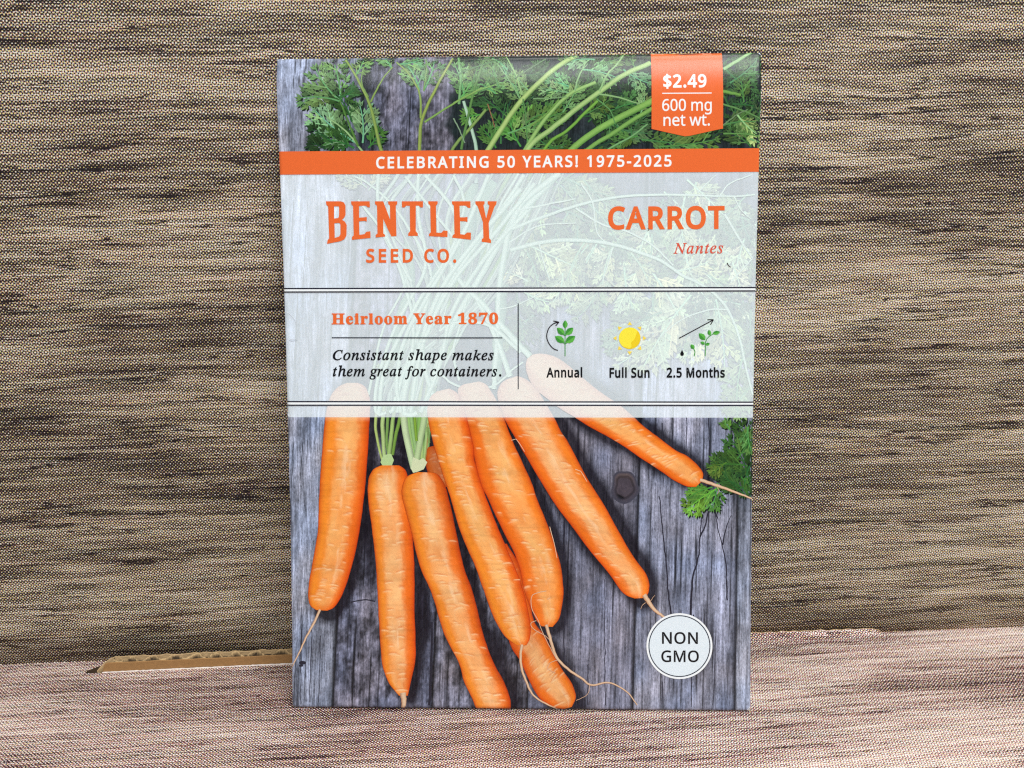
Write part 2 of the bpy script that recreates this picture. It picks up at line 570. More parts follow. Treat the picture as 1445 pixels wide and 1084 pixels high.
# front liner with its rounded left end, thin inner liner curving away behind it
zz = hz(ss) * np.sqrt(np.clip(1 - ((1.7 - ss) / 1.0).clip(0, 1) ** 2, 0, 1))
ss2 = ss[2:]
ribbon('liner', loc2(ss2, 0.12 + 0.05 * (vn(ss2 * .3, ss2 * 0, 8) - .5)), -3.0, zz[2:], 0.3, kraft, flap)
q_ = np.linspace(0, 1, 12)
ribbon('liner', loc2(-0.5 + 2.6 * q_ ** 1.1, 0.25 + 2.2 * q_), -3.0, 0.15 + 1.6 * np.sin(q_ * math.pi / 2), 0.22, kraft_pale, flap)
plan = loc2(ss[6:], 2.65 + 0 * ss[6:])
ribbon('liner', plan, -3.0, hz(ss[6:]) - 0.15 + 0.25 * (vn(ss[6:] * .9, ss[6:] * 0 + 4, 5) - .5), 0.25, kraft_pale, flap)
# crushed fluting between the liners, hollows between the waves
nxs, nys = 620, 22
gs, gd = np.meshgrid(np.linspace(2.6, LEN - 0.2, nxs), np.linspace(0.26, 2.54, nys))
gs, gd = gs.ravel(), gd.ravel()
ph = gs + 1.3 * (vn(gs * .25, gs * 0, 6) - .5)
wave = 1.4 + 0.95 * np.sin(ph * 2 * math.pi / 4.2)
dd = np.abs(gd - wave)
crush = fbm(gs * 1.1, gd * 1.4, 12, 3)
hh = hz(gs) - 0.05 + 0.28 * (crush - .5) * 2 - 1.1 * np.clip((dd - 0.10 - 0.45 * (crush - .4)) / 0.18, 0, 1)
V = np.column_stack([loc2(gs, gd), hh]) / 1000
lift = np.clip((hh - hz(gs) + 0.45) / 0.3, 0, 1)[:, None]  # low parts get the dark tone: shade of the hollows painted in
flute_mat, fnt, fbs = new_mat('corrugated_fluting')
fcol = nd(fnt, 'ShaderNodeVertexColor', layer_name='Col').outputs[0]
fn = noise(fnt, nd(fnt, 'ShaderNodeTexCoord').outputs['Object'], 1400, 3, 0.6)
fnt.links.new(mixc(fnt, 1.0, fcol, nd_comb(fnt, mth(fnt, 'ADD', fn, 0.5)), 'MULTIPLY'), fbs.inputs['Base Color'])
fbs.inputs['Roughness'].default_value = 0.9
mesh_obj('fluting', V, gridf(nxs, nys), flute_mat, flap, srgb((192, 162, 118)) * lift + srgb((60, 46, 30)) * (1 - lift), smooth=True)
# ragged printed paper lip of the slot in front of the liner
ls = np.linspace(0.6, LEN, 420)
j1 = -0.05 - 0.10 * vn(ls * 2.4, ls * 0, 3)
j2 = -0.24 - 0.16 * fbm(ls * .8, ls * 0 + 2, 4, 3)
V = np.concatenate([np.column_stack([loc2(ls, j1), 0.08 + 0.08 * vn(ls * 1.8, ls * 0, 14)]), np.column_stack([loc2(ls, j2), 0 * ls + 0.01])]) / 1000
n = len(ls)
white_lip = plain('torn_white_paper', (216, 206, 200), 0.8, 0.45, 1200)
mesh_obj('torn_lip', V, [(i, i + 1, n + i + 1, n + i) for i in range(n - 1)], white_lip, flap)

# right-hand stretch: the printed face runs up over the raised edge
tab = empty('cardboard_tab', (0.048, 0.1712, 0), 'low printed cardboard ridge along the wall foot at the right of the packet', 'cardboard edge')
ts = np.linspace(12.0, 76.6, 300)
tn = np.array([-wd[1], wd[0]])
prof = [(-3.2, 0.012), (-2.4, 0.12), (-1.6, 0.42), (-1.0, 0.80), (-0.6, 1.02), (-0.45, 1.06)]
rows = []
for k_, (d_, z_) in enumerate(prof):
    f = np.clip((76.6 - ts) / 2.2, 0, 1) ** .6
    bump_ = (0.16 * (np.sin(ts * 2 * math.pi / 2.9 + 3 * vn(ts * .2, ts * 0, 2)) * .5 + vn(ts * .9, ts * 0, 7) - .5)) * (z_ / 1.06)
    rows.append(np.column_stack([ts - 48.0 + tn[0] * d_, wall_y(ts) - 171.2 + tn[1] * d_, (z_ + bump_) * f + 0.012]))
V = np.stack(rows, 1).reshape(-1, 3) / 1000
k = len(prof)
tabf = mesh_obj('printed_face', V, [(i * k + j, (i + 1) * k + j, (i + 1) * k + j + 1, i * k + j + 1) for i in range(len(ts) - 1) for j in range(k - 1)], floor_mat, tab, smooth=True)
top = rows[-1]
V = np.stack([top + [0, 0, -.02], top + [0, 0.13, 0.03], top + [0, 0.30, -0.05], top + [0, .32, -1.0]], 1).reshape(-1, 3) / 1000
mesh_obj('torn_edge', V, [(i * 4 + j, (i + 1) * 4 + j, (i + 1) * 4 + j + 1, i * 4 + j + 1) for i in range(len(ts) - 1) for j in range(3)], kraft_pale, tab)

# ------------------------------------------------------------------ SEED PACKET
packet = empty('seed_packet', (PX0 / 1000, PY0 / 1000, 0.0), 'carrot seed packet with orange banner and carrots on grey boards leaning on the wall', 'seed packet')
paper = plain('white_paper', (232, 234, 236), 0.5, 0.05, 700)

# paper envelope: front, back and folded edges
nu, nv = 43, 61
us, vs = np.linspace(0, W, nu), np.concatenate([np.linspace(0, H - 2, nv - 8), np.linspace(H - 1.7, H, 8)])
gu, gv = np.meshgrid(us, vs)
uv = np.stack([gu.ravel(), gv.ravel()], 1)
e = np.minimum(np.minimum(gu, W - gu), np.minimum(gv, H - gv)).ravel()
th = 0.28 + 0.45 * np.clip(e / 9, 0, 1) ** .7
vf, vb = P3(uv, -0.03), P3(uv, 0) + (NB * 0.001)[None] * th[:, None]
n0 = len(uv)
fcs = [tuple(f) for f in gridf(nu, nv)]
ring = [i for i in range(nu)] + [nu * (j + 1) - 1 for j in range(1, nv)] + [n0 - 1 - i for i in range(1, nu)] + [nu * j for j in range(nv - 2, 0, -1)]
ff, fbk = fcs, [(f[0], f[3], f[2], f[1]) for f in fcs]
mesh_obj('front_sheet', vf, ff, paper, packet, smooth=True)
rim = [(ring[(i + 1) % len(ring)], ring[i], ring[i] + n0, ring[(i + 1) % len(ring)] + n0) for i in range(len(ring))]
mesh_obj('back_sheet', np.concatenate([vf, vb]), rim + [tuple(i + n0 for i in f) for f in fbk], paper, packet)

# --- carrots: paired outline points (left x, y, right x, y) from crown to tip, artwork units
CARROTS = [
    ('c1', 3, [(490, 543, 505, 543), (477, 549, 515, 548), (467, 562, 521, 560), (462, 577, 523, 575), (459.3, 592, 522, 592), (453.5, 654.7, 518.3, 654.7), (450.5, 704.6, 513.8, 704.6), (448, 754, 506.6, 758), (439.8, 804, 495, 808), (436, 828, 487, 832), (435, 846, 480, 848), (438.5, 858, 471, 860), (446, 863.5, 462, 864.5)], 0.05),
    ('c2', 3, [(538, 659.5, 563, 659.5), (530, 663, 568, 662.5), (525, 668, 573, 667.5), (520, 680, 576, 679), (519.5, 704, 578, 704), (525.5, 754, 581.8, 754), (530.8, 804, 584.8, 804), (534, 864.7, 585, 864.7), (537, 914.6, 586.8, 914.6), (539.5, 939.5, 585.6, 939.5), (548, 964.4, 579.8, 964.4), (558, 978, 577, 978), (563, 984, 575.6, 984)], -0.05),
    ('c3', 4, [(590, 669, 608, 669.5), (578, 673, 616, 671), (571, 679, 622, 677), (567, 691, 629, 690), (567.4, 704.6, 633, 704.6), (573.9, 729.5, 639, 729.5), (580.6, 754.4, 644, 754.4), (593, 804, 655, 804), (609, 839.8, 667.8, 839.8), (624, 889.7, 680, 889.7), (635.4, 914.6, 687.7, 914.6), (647.9, 939.5, 697.7, 939.5), (655, 964.4, 711.4, 964.4), (666.5, 989, 720, 989), (672.8, 1005, 721, 1005)], 0.0),
    ('c5', 3, [(655, 545, 676, 541), (648, 549, 686, 545), (646, 556, 694, 556), (650, 570, 702, 570), (656, 592, 711, 592), (666, 629.8, 725.5, 629.8), (676, 679.7, 748.6, 679.7), (687.7, 704.6, 757, 704.6), (699, 729.5, 767, 729.5), (711, 754.4, 777, 754.4), (724, 779, 785, 779), (733, 804, 792, 804), (738, 829, 794.7, 829), (742.4, 845, 795, 845), (751, 864.7, 792, 864.7), (757, 878, 788, 877), (764, 886, 780, 887)], 0.1),
    ('c6', 1, [(690, 770, 715, 770), (700, 810, 733, 800), (708, 850, 745, 840), (714, 890, 752, 872), (722, 916, 757, 885), (735, 937, 770, 902), (745, 959, 782, 927), (757, 982, 795, 949.5), (768, 994, 807, 967), (782, 1001, 812.7, 985), (795, 1004, 807, 1000)], 0.0),
    ('c4', 5, [(617, 555, 634, 551), (608, 562, 645, 557), (604, 575, 653, 572), (603.7, 592, 659, 592), (611.7, 629.8, 667.8, 629.8), (619, 654.7, 670.5, 654.7), (635.4, 704.6, 686, 704.6), (650.3, 754.4, 706, 754.4), (671.5, 804, 727, 804), (680, 829, 736, 827), (693, 864.7, 745, 862), (705, 889.7, 749, 888), (716, 904, 748, 903), (729, 913, 743, 913)], 0.05),
    ('c8', 2, [(715, 538, 731, 533), (707, 544, 744, 539), (702, 556, 757, 551), (704, 572, 769, 570), (711, 592, 782, 592), (720, 609, 792, 612.4), (732.5, 629.8, 803, 629), (757, 672, 827, 674.7), (782, 712, 852, 714.5), (807, 745.7, 874, 754), (832, 779, 892, 785), (857, 809, 910, 810), (869.5, 826.6, 915.6, 824), (876, 836, 916, 833), (884.4, 843, 914, 841), (895, 847, 907, 846.5)], 0.05),
    ('c9', 2, [(744, 509, 752, 503), (742, 518.5, 764, 501.7), (744, 531, 782, 505.6), (753.6, 549.5, 800, 517), (771.6, 565, 823, 536.6), (792, 580.5, 849, 557), (814.7, 594, 875, 575), (832, 605, 892, 589), (857, 618.6, 907, 603), (882, 633.6, 931.8, 622), (907, 651, 951.7, 637), (931.8, 667, 969, 646), (951.7, 681, 984, 658.5), (969, 689, 991.5, 670), (981.6, 689.6, 990.5, 681)], 0.0),
]
CARROTS.insert(2, ('c7', 0, [(604, 634, 612, 632), (601, 645, 622, 640), (601, 658, 630, 656), (604, 672, 636, 672), (610, 690, 640, 690)], 0.0))

# --- printed boards (weathered grey wood picture)
PLK = [(-60, .05), (470, .050), (610, .042), (744, .035), (893, .028), (1037, .013), (1200, 0)]


def board_x(i, y):
    return PLK[i][0] + PLK[i][1] * (1003 - y)


tones = [(130, 137, 156), (100, 101, 118), (98, 98, 112), (112, 114, 132), (132, 137, 158), (136, 142, 160)]
carrot_shade = []
for nm, od, secs, _ in CARROTS:
    q = curve_pts(np.array(secs, float), 26)
    carrot_shade.append(np.column_stack([(q[:, 0] + q[:, 2]) / 2, (q[:, 1] + q[:, 3]) / 2, np.hypot(q[:, 2] - q[:, 0], q[:, 3] - q[:, 1]) / 2]))
allshade = np.concatenate(carrot_shade)


def board_colour(X, Y, tone, xl, xr, i):
    yy = (1003 - Y)
    xs = X - PLK[i][1] * yy
    a = fbm(xs / 9.0, Y / 120.0, 31 + i, 4)
    b = fbm(xs / 2.6, Y / 60.0, 61 + i, 3)
    c = fbm(xs / 26.0, Y / 70.0, 91 + i, 3)
    blot = fbm(xs / 14.0, Y / 16.0, 17 + i, 4)
    k = 1 + 0.75 * (a - .5) + 0.75 * (b - .5) + 0.75 * (c - .5) + (1.3 if i in (1, 2) else .4) * (blot - .5) + (1.1 if i in (1, 2) else .3) * (fbm(xs / 3.2, Y / 5.5, 7 + i, 3) - .5)
    # narrow dark drying cracks
    cr = fbm(xs / 2.4, Y / 160.0, 131 + i, 2)
    k = k * np.clip(1 - 2.2 * np.clip(0.30 - cr, 0, 1) * 3, .25, 1)
    col = srgb(tone)[None] * np.clip(k, .1, 2.2)[:, None] ** 1.8
    col = col * (1 + .55 * np.clip((Y - 245) / 10, 0, 1) * np.clip((596 - Y) / 8, 0, 1))[:, None]
    # bluish and brownish drift
    t = (fbm(xs / 30, Y / 50, 201 + i, 2) - .5)[:, None]
    col = col * (1 + t * np.array([[0.25, 0.02, -0.22]]))
    return col


def shade(X, Y):
    s = np.zeros(len(X))
    for ox, oy, sp, amt in ((9, 3, 14.0, 0.92), (2, 2, 8.0, .6)):
        d = np.full(len(X), 1e9)
        for px, py, hw in allshade:
            d = np.minimum(d, np.hypot(X - ox - px, Y - oy - py) - hw)
        s = np.maximum(s, amt * np.clip(1 - d / sp, 0, 1) ** 1.3)
    # between the carrots, below the crowns, hardly any light
    dk = np.clip(1 - np.hypot((X - 600) / 70, (Y - 615) / 60), 0, 1)
    s = np.maximum(s, np.clip(dk * 2.2, 0, .93))
    for cx_, cy_, rx, ry in ((690, 930, 42, 70), (595, 870, 22, 120), (760, 750, 30, 60), (522, 740, 18, 120), (730, 640, 20, 50), (560, 600, 60, 40)):
        s = np.maximum(s, np.clip(1.6 * (1 - np.hypot((X - cx_) / rx, (Y - cy_) / ry)), 0, .94))
    # dense greens in the upper right
    g = np.clip((X - 628 + 25 * (fbm(X / 20, Y / 20, 3, 2) - .5)) / 14, 0, 1) * np.clip((250 - Y) / 12, 0, 1) * .93
    g = np.maximum(g, .75 * np.clip(1 - np.hypot((X - 500) / 55, (Y - 205) / 50), 0, 1))
    g = np.maximum(g, .85 * np.clip((X - 505) / 8, 0, 1) * np.clip((535 - X) / 20, 0, 1) * np.clip((215 - Y) / 10, 0, 1))
    # moderate under the leaf mass behind the pale label
    g2 = .72 * np.clip((X - 640) / 60, 0, 1) * np.clip((Y - 240) / 20, 0, 1) * np.clip((470 - Y) / 80, 0, 1) * (0.35 + fbm(X / 24, Y / 24, 8, 3))
    g2 = np.maximum(g2, .8 * np.clip((X - 560) / 40, 0, 1) * np.clip((740 - X) / 40, 0, 1) * np.clip((Y - 400) / 60, 0, 1) * np.clip((600 - Y) / 30, 0, 1))
    g2 = np.maximum(g2, .6 * np.clip(1 - np.hypot((X - 1045) / 60, (Y - 650) / 90), 0, 1))
    return s, np.clip(np.maximum(g, g2), 0, .94)


board_print = print_mat('ink_weathered_board', fibre=(2.4, 1.7, 2.0), speck=.12, picture=True)
step = 0.23
for i in range(len(PLK) - 1):
    vs = np.arange(0, H + step, step)
    vs[-1] = H
    ext = np.concatenate([vs, np.array([.05, .1, .16, .3, .4, .5]), H - np.array([.75, .55, .4, .28, .18, .1, .05])])
    vs = np.unique(np.round(ext, 4))
    # board edge as a function of v: invert by sampling artwork rows
    ys = np.linspace(60, 1015, 200)
    L = S(np.column_stack([[board_x(i, y) for y in ys], ys]))
    R = S(np.column_stack([[board_x(i + 1, y) for y in ys], ys]))
    o1, o2 = np.argsort(L[:, 1]), np.argsort(R[:, 1])
    ul = np.clip(np.interp(vs, L[o1, 1], L[o1, 0]), 0, W)
    ur = np.clip(np.interp(vs, R[o2, 1], R[o2, 0]), 0, W)
    if i == 0:
        ul[:] = 0
    if i == len(PLK) - 2:
        ur[:] = W
    nxx = max(8, int((ur - ul).max() / step) + 1)
    t = np.linspace(0, 1, nxx)
    U = ul[:, None] * (1 - t) + ur[:, None] * t
    V_ = np.repeat(vs[:, None], nxx, 1)
    uv = np.stack([U.ravel(), V_.ravel()], 1)
    # artwork coordinates back from the sheet (fixed-point iteration)
    A = np.column_stack([389 + uv[:, 0] * 8.1, 1004 - uv[:, 1] * 8.05])
    for _ in range(6):
        er = S(A) - uv
        A = A - er * np.array([8.0, -8.0])
    X, Y = A[:, 0], A[:, 1]
    col = board_colour(X, Y, tones[i], 0, 0, i)
    if i == 0:
        col = col * (1 + .25 * np.clip((470 - X) / 60, 0, 1))[:, None]
    # dark joints between boards
    xl = PLK[i][0] + PLK[i][1] * (1003 - Y)
    xr = PLK[i + 1][0] + PLK[i + 1][1] * (1003 - Y)
    wj = 5.2 + 2.0 * (vn(Y / 60, Y * 0, i) - .5)
    wr = 5.6 + 2.0 * (vn(Y / 60, Y * 0 + 3, i) - .5)
    if i in (3,):
        wr = wr * .9
    if i in (2, 1):
        wr = wr * .6
    jd = np.clip(1.25 - (xr - X) / wr, 0, 1)
    if i in (2, 3):
        wj = wj * .6
    jd = np.maximum(jd, np.clip(1.0 - (X - xl) / (wj * .5), 0, 1))
    s, g = shade(X, Y)
    col = col * (1 - .93 * jd)[:, None]
    col = col * (1 - s)[:, None] + srgb((16, 10, 22))[None] * s[:, None]
    gn = fbm(X / 7, Y / 7, 44, 3)
    col = col * (1 - g)[:, None] + srgb((20, 34, 34))[None] * (g * (0.4 + 1.2 * gn))[:, None]
    mesh_obj('printed_board', P3(uv, 0.0), gridf(nxx, len(vs)), board_print, packet, col, uv / 100, True)

ink_dark = print_mat('ink_dark', speck=.05)
# cracks and knot
mb = MB(0.012)
dk = srgb((38, 37, 50))
for pts, w0, w1 in [([(930, 702), (934, 740), (939, 790), (944, 850), (950, 900)], 1.2, 2.4), ([(990, 722), (988, 755), (985, 790), (977, 820), (974, 870), (972, 925)], 1.0, 4.0), ([(1002, 712), (996, 740), (988, 760)], 1.0, 2.4),
                    ([(1008, 715), (1012, 745), (1019, 775), (1024, 800), (1026, 850)], 1.0, 2.0), ([(1031, 730), (1024, 750), (1020, 772)], .8, 2.2), ([(798, 620), (796, 760), (796, 1003)], 1.6, 1.4), ([(853, 820), (854, 1003)], 1.0, 1.2),
                    ([(1010, 700), (1009, 722), (1013, 735)], 5, 1), ([(935, 600), (936, 690)], 1.2, .8), ([(968, 592), (969, 660)], 1.1, .8), ([(1000, 592), (1001, 655)], 1.2, .8), ([(948, 592), (949, 640)], 1, .7), ([(978, 870), (975, 1000)], 1.8, 1.0),
                    ([(440, 880), (437, 1002)], 1.0, 1.0), ([(425, 860), (424, 1002)], .8, 1.1), ([(452, 900), (450, 1002)], 1.1, .8), ([(1010, 900), (1006, 1002)], .9, .9), ([(935, 965), (934, 1003)], 1.5, 1.2), ([(830, 940), (829, 1003)], .9, 1.1), ([(770, 700), (775, 800), (774, 880)], 1.0, 1.6), ([(610, 880), (606, 1003)], 3.0, 3.5)]:
    strip(mb, pts, w0, w1, dk, wob=1.6, seed=int(pts[0][0]), na=3)
strip(mb, [(496, 852), (512, 850), (530, 851)], 1.5, 2, dk * 1.0, wob=3, seed=3, na=3)
for px, py, r_ in ((427, 938, 4), (425, 942, 2.5)):
    a_ = np.linspace(0, 2 * math.pi, 9)[:-1]
    mb.add(S(np.column_stack([px + r_ * np.cos(a_) * 1.3, py + r_ * .7 * np.sin(a_)])), [tuple(range(8))], dk)
mb.build('crack', ink_dark, packet)
mb = MB(0.014)
rr = np.linspace(0, 1, 14)
aa = np.linspace(0, 2 * math.pi, 33)
for (cx_, cy_, rx, ry, o_) in ((881, 690, 19, 25, 0), ):
    G = [(cx_ + rx * r_ * math.cos(a_) * (1 + .10 * math.sin(3 * a_ + 1) + .05 * math.sin(7 * a_)), cy_ + ry * r_ * math.sin(a_) * (1 + .08 * math.cos(2 * a_) + .04 * math.sin(5 * a_))) for r_ in rr for a_ in aa]
    G = np.array(G)
    RR = np.repeat(rr, len(aa))
    AA = np.tile(aa, len(rr))
    kk = 0.55 + .5 * fbm(RR * 9, AA * 1.2, 4, 3)
    colk = srgb((82, 74, 84))[None] * kk[:, None]
    brown = np.clip(-np.sin(AA), 0, 1) * np.clip((RR - .55) * 4, 0, 1) * np.clip((.95 - RR) * 8, 0, 1)
    colk = colk * (1 - brown)[:, None] + srgb((112, 92, 82))[None] * brown[:, None]
    ringd = np.exp(-((RR - .66) / .07) ** 2) * .7 + np.clip((RR - .86) * 6, 0, .8)
    hole = np.exp(-(((G[:, 0] - 875) / 5) ** 2 + ((G[:, 1] - 705) / 5) ** 2) * 1.2)
    colk = colk * (1 - np.clip(ringd + hole, 0, .95))[:, None]
    rim_ = np.clip((RR - .62) / .38, 0, 1)[:, None]
    colk = colk * (1 - rim_) + srgb((66, 66, 80))[None] * rim_
    mb.add(S(G), gridf(len(aa), len(rr)), colk)
mb.build('knot', ink_dark, packet)

# --- foliage
leaf_print = print_mat('ink_green_leaf', speck=.10, picture=True)


SHADOW = srgb((10, 22, 18))


def kite(mb, p, ang, ln, wd_, col, off):
    d = np.array([math.cos(ang), math.sin(ang)])
    n = np.array([-d[1], d[0]])
    k = random.uniform(.25, .5)
    P = np.array([p - d * .5, p + d * ln * k + n * wd_, p + d * ln * (k + .3) + n * wd_ * .6, p + d * ln, p + d * ln * (k + .3) - n * wd_ * .6, p + d * ln * k - n * wd_])
    c = np.array([col * .62, col * .86, col * 1.0, col * 1.25, col * 1.2, col * 1.1])
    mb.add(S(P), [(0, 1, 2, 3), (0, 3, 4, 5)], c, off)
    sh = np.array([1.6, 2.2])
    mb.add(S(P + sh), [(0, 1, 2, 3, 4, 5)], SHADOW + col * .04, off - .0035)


def frond(mb, base, tip, bend, col, off, size=1.0, stemcol=None, pairs=None, wl=0.42, rs=None):
    base, tip = np.array(base, float), np.array(tip, float)
    L = np.linalg.norm(tip - base)
    d = (tip - base) / L
    nrm = np.array([-d[1], d[0]])
    midp = (base + tip) / 2 + nrm * bend * L
    t = np.linspace(0, 1, 9)[:, None]
    rach = base * (1 - t) ** 2 + 2 * midp * t * (1 - t) + tip * t * t
    col = srgb(col)
    sc = srgb(stemcol) if stemcol is not None else col * 1.5
    col = (col * .86 + .14 * col.mean()) * np.array([1.28, 1.05, .84])
    strip(mb, rach, 1.8 * size, .8 * size, sc, sc * .5, n=8, na=3, off=off + .004)
    pairs = pairs or max(3, int(L / (10.5 * size)))
    for i in range(pairs):
        f = .2 + .76 * i / pairs
        for sd in (-1, 1):
            ff_ = f + random.uniform(-.03, .03)
            p = base * (1 - ff_) ** 2 + 2 * midp * ff_ * (1 - ff_) + tip * ff_ ** 2
            tg = 2 * (1 - ff_) * (midp - base) + 2 * ff_ * (tip - midp)
            an = math.atan2(tg[1], tg[0]) + sd * random.uniform(.5, .85)
            pl = L * wl * (math.sin(math.pi * min(1, .25 + ff_ * .75)) ** .8) * random.uniform(.8, 1.15)
            pl = max(pl, 6.5 * size)
            cc = col * random.uniform(.55, 1.35) * np.array([random.uniform(.85, 1.2), 1, random.uniform(.8, 1.15)])
            dd_ = np.array([math.cos(an), math.sin(an)])
            k = max(1, int(pl / (5.4 * size)))
            strip(mb, [p, p + dd_ * pl * .85], 1.2 * size, .7 * size, cc * 1.3, n=3, na=3, off=off + .002)
            for j in range(k):
                g_ = (j + .75) / (k + .3)
                q = p + dd_ * pl * g_ * .86
                for s2 in (-1, 1):
                    ll = (5.2 * size + pl * .12) * (1.1 - .45 * g_) * random.uniform(.75, 1.3)
                    kite(mb, q, an + s2 * random.uniform(.4, .75), ll, ll * .18 + .42 * size, cc * random.uniform(.8, 1.2), off)
            kite(mb, p + dd_ * pl * .78, an, 6 * size, 1.15 * size, cc * 1.15, off + .001)
    for s2 in (-.55, 0, .55):
        kite(mb, tip - d * 2, math.atan2(d[1], d[0]) + s2, 6.5 * size, 1.2 * size, col, off)


def add_frond(base, tip, bend, col, off, **k):
    mb = MB(off)
    frond(mb, base, tip, bend, col, off, **k)
    return mb.build('printed_leaf', leaf_print, packet)


R_ = random.Random(21)
# deep background leaves, upper right
for i in range(58):
    b_ = (R_.uniform(655, 1070), R_.uniform(90, 215))
    a_ = R_.uniform(-2.9, .3)
    l_ = R_.uniform(38, 75)
    random.seed(i)
    add_frond(b_, (b_[0] + l_ * math.cos(a_), b_[1] + l_ * math.sin(a_)), R_.uniform(-.2, .2), R_.choice([(34, 70, 40), (42, 88, 46), (26, 58, 42), (52, 102, 56), (60, 104, 66)]), 0.016 + i * .0002, size=1.5)
# brighter leaves there
for i, (b_, t_, bd, c_) in enumerate([((745, 205), (738, 160), .1, (74, 140, 62)), ((735, 210), (718, 168), -.1, (64, 130, 60)), ((812, 130), (776, 118), .15, (84, 160, 112)), ((822, 100), (870, 112), -.1, (92, 158, 112)), ((700, 135), (655, 112), .1, (76, 138, 84)),
                                       ((676, 130), (706, 116), .1, (78, 140, 74)), ((716, 100), (690, 80), .1, (88, 150, 104)), ((735, 135), (708, 92), -.1, (84, 150, 100)), ((760, 170), (792, 148), .1, (60, 120, 66)), ((655, 140), (642, 95), .1, (82, 148, 88)), ((845, 145), (880, 190), .1, (50, 104, 56)),
                                       ((860, 160), (905, 148), -.1, (56, 112, 58)), ((700, 212), (682, 186), .1, (54, 112, 50)), ((775, 212), (800, 205), .1, (48, 96, 44)), ((1040, 165), (1072, 195), .1, (132, 178, 118)), ((1020, 180), (1066, 175), -.1, (70, 120, 66)),
                                       ((1030, 120), (1070, 85), .1, (66, 122, 78)), ((1025, 100), (1062, 130), .1, (52, 108, 62)), ((905, 200), (960, 206), .0, (60, 112, 60)), ((930, 210), (1010, 200), .05, (70, 120, 60)), ((880, 100), (915, 120), .1, (86, 150, 110)), ((840, 85), (800, 88), .1, (90, 150, 112)), ((680, 165), (655, 170), .1, (70, 134, 60)), ((900, 195), (868, 208), .1, (66, 120, 56)), ((1060, 210), (1030, 190), .1, (54, 100, 52))]):
    random.seed(100 + i)
    add_frond(b_, t_, bd, c_, 0.030 + i * .0003, size=1.55, wl=.55)
for i in range(26):
    b_ = (R_.uniform(650, 1060), R_.uniform(85, 210))
    if 915 < b_[0] < 1000:
        continue
    a_ = R_.uniform(-3.0, .2)
    l_ = R_.uniform(26, 48)
    random.seed(150 + i)
    add_frond(b_, (b_[0] + l_ * math.cos(a_), b_[1] + l_ * math.sin(a_)), R_.uniform(-.2, .2), R_.choice([(76, 128, 72), (92, 146, 90), (66, 116, 58), (104, 152, 104)]), 0.040 + i * .0002, size=R_.uniform(1.1, 1.6), wl=.5)
# left group
for i, (b_, t_, bd, c_) in enumerate([((480, 146), (424, 141), .12, (84, 136, 84)), ((480, 145), (444, 98), -.12, (88, 146, 92)), ((481, 143), (468, 86), .08, (84, 142, 84)), ((505, 206), (446, 160), -.08, (98, 164, 128)), ((512, 205), (508, 152), .1, (96, 156, 118)), ((500, 110), (512, 84), .1, (92, 150, 92)),
                                      ((470, 205), (440, 186), .1, (30, 72, 36)), ((500, 212), (462, 200), .1, (44, 100, 46)), ((520, 212), (535, 188), .1, (48, 104, 48)), ((497, 175), (475, 135), .1, (36, 84, 40)), ((552, 98), (542, 84), .1, (90, 150, 100)), ((560, 92), (590, 86), .1, (84, 146, 100)), ((592, 130), (575, 95), .1, (92, 156, 110)),
                                      ((598, 130), (612, 88), .1, (88, 150, 100)), ((480, 140), (500, 130), .1, (40, 92, 46)), ((645, 147), (668, 110), .1, (86, 150, 78)), ((460, 214), (440, 205), .1, (26, 60, 32)), ((490, 212), (478, 182), .1, (34, 80, 38))]):
    random.seed(200 + i)
    add_frond(b_, t_, bd, c_, 0.028 + i * .0003, size=1.65, wl=.55)
# leaf mass behind the pale label
fr_list = []
for i in range(120):
    b_ = (R_.uniform(725, 1062), R_.uniform(250, 455))
    a_ = R_.uniform(.2, 2.6)
    l_ = R_.uniform(40, 95)
    if 770 < b_[0] < 890 and b_[1] > 400:
        continue
    fr_list.append((b_, (b_[0] + l_ * math.cos(a_), b_[1] + l_ * math.sin(a_)), R_.uniform(-.2, .2), R_.choice([(120, 170, 130), (96, 146, 108), (160, 205, 165), (74, 116, 84), (180, 220, 184)]), R_.uniform(1.3, 2.0)))
fr_list += [((975, 419), (908, 520), .06, (175, 215, 175), 2.0), ((1010, 425), (1022, 522), -.06, (160, 205, 165), 1.8), ((1050, 500), (1040, 590), .1, (120, 175, 120), 1.6), ((865, 350), (850, 405), .1, (165, 205, 165), 1.6), ((825, 345), (800, 400), .1, (150, 195, 150), 1.6),
            ((955, 385), (1000, 372), .1, (180, 215, 180), 1.5), ((890, 360), (915, 402), -.1, (160, 200, 160), 1.5), ((1062, 545), (1040, 575), .1, (110, 160, 110), 1.6), ((518, 268), (478, 250), .12, (165, 195, 165), 1.3), ((520, 272), (545, 250), -.1, (160, 190, 160), 1.3), ((575, 540), (535, 520), .1, (150, 195, 150), 1.2), ((745, 400), (705, 385), .1, (190, 220, 190), 1.5),
            ((780, 290), (760, 262), .1, (130, 170, 130), 1.4), ((700, 300), (745, 262), .1, (120, 150, 120), 1.4)]
for i, (b_, t_, bd, c_, sz) in enumerate(fr_list):
    random.seed(300 + i)
    add_frond(b_, t_, bd, c_, 0.020 + i * .0003, size=sz, wl=.45)
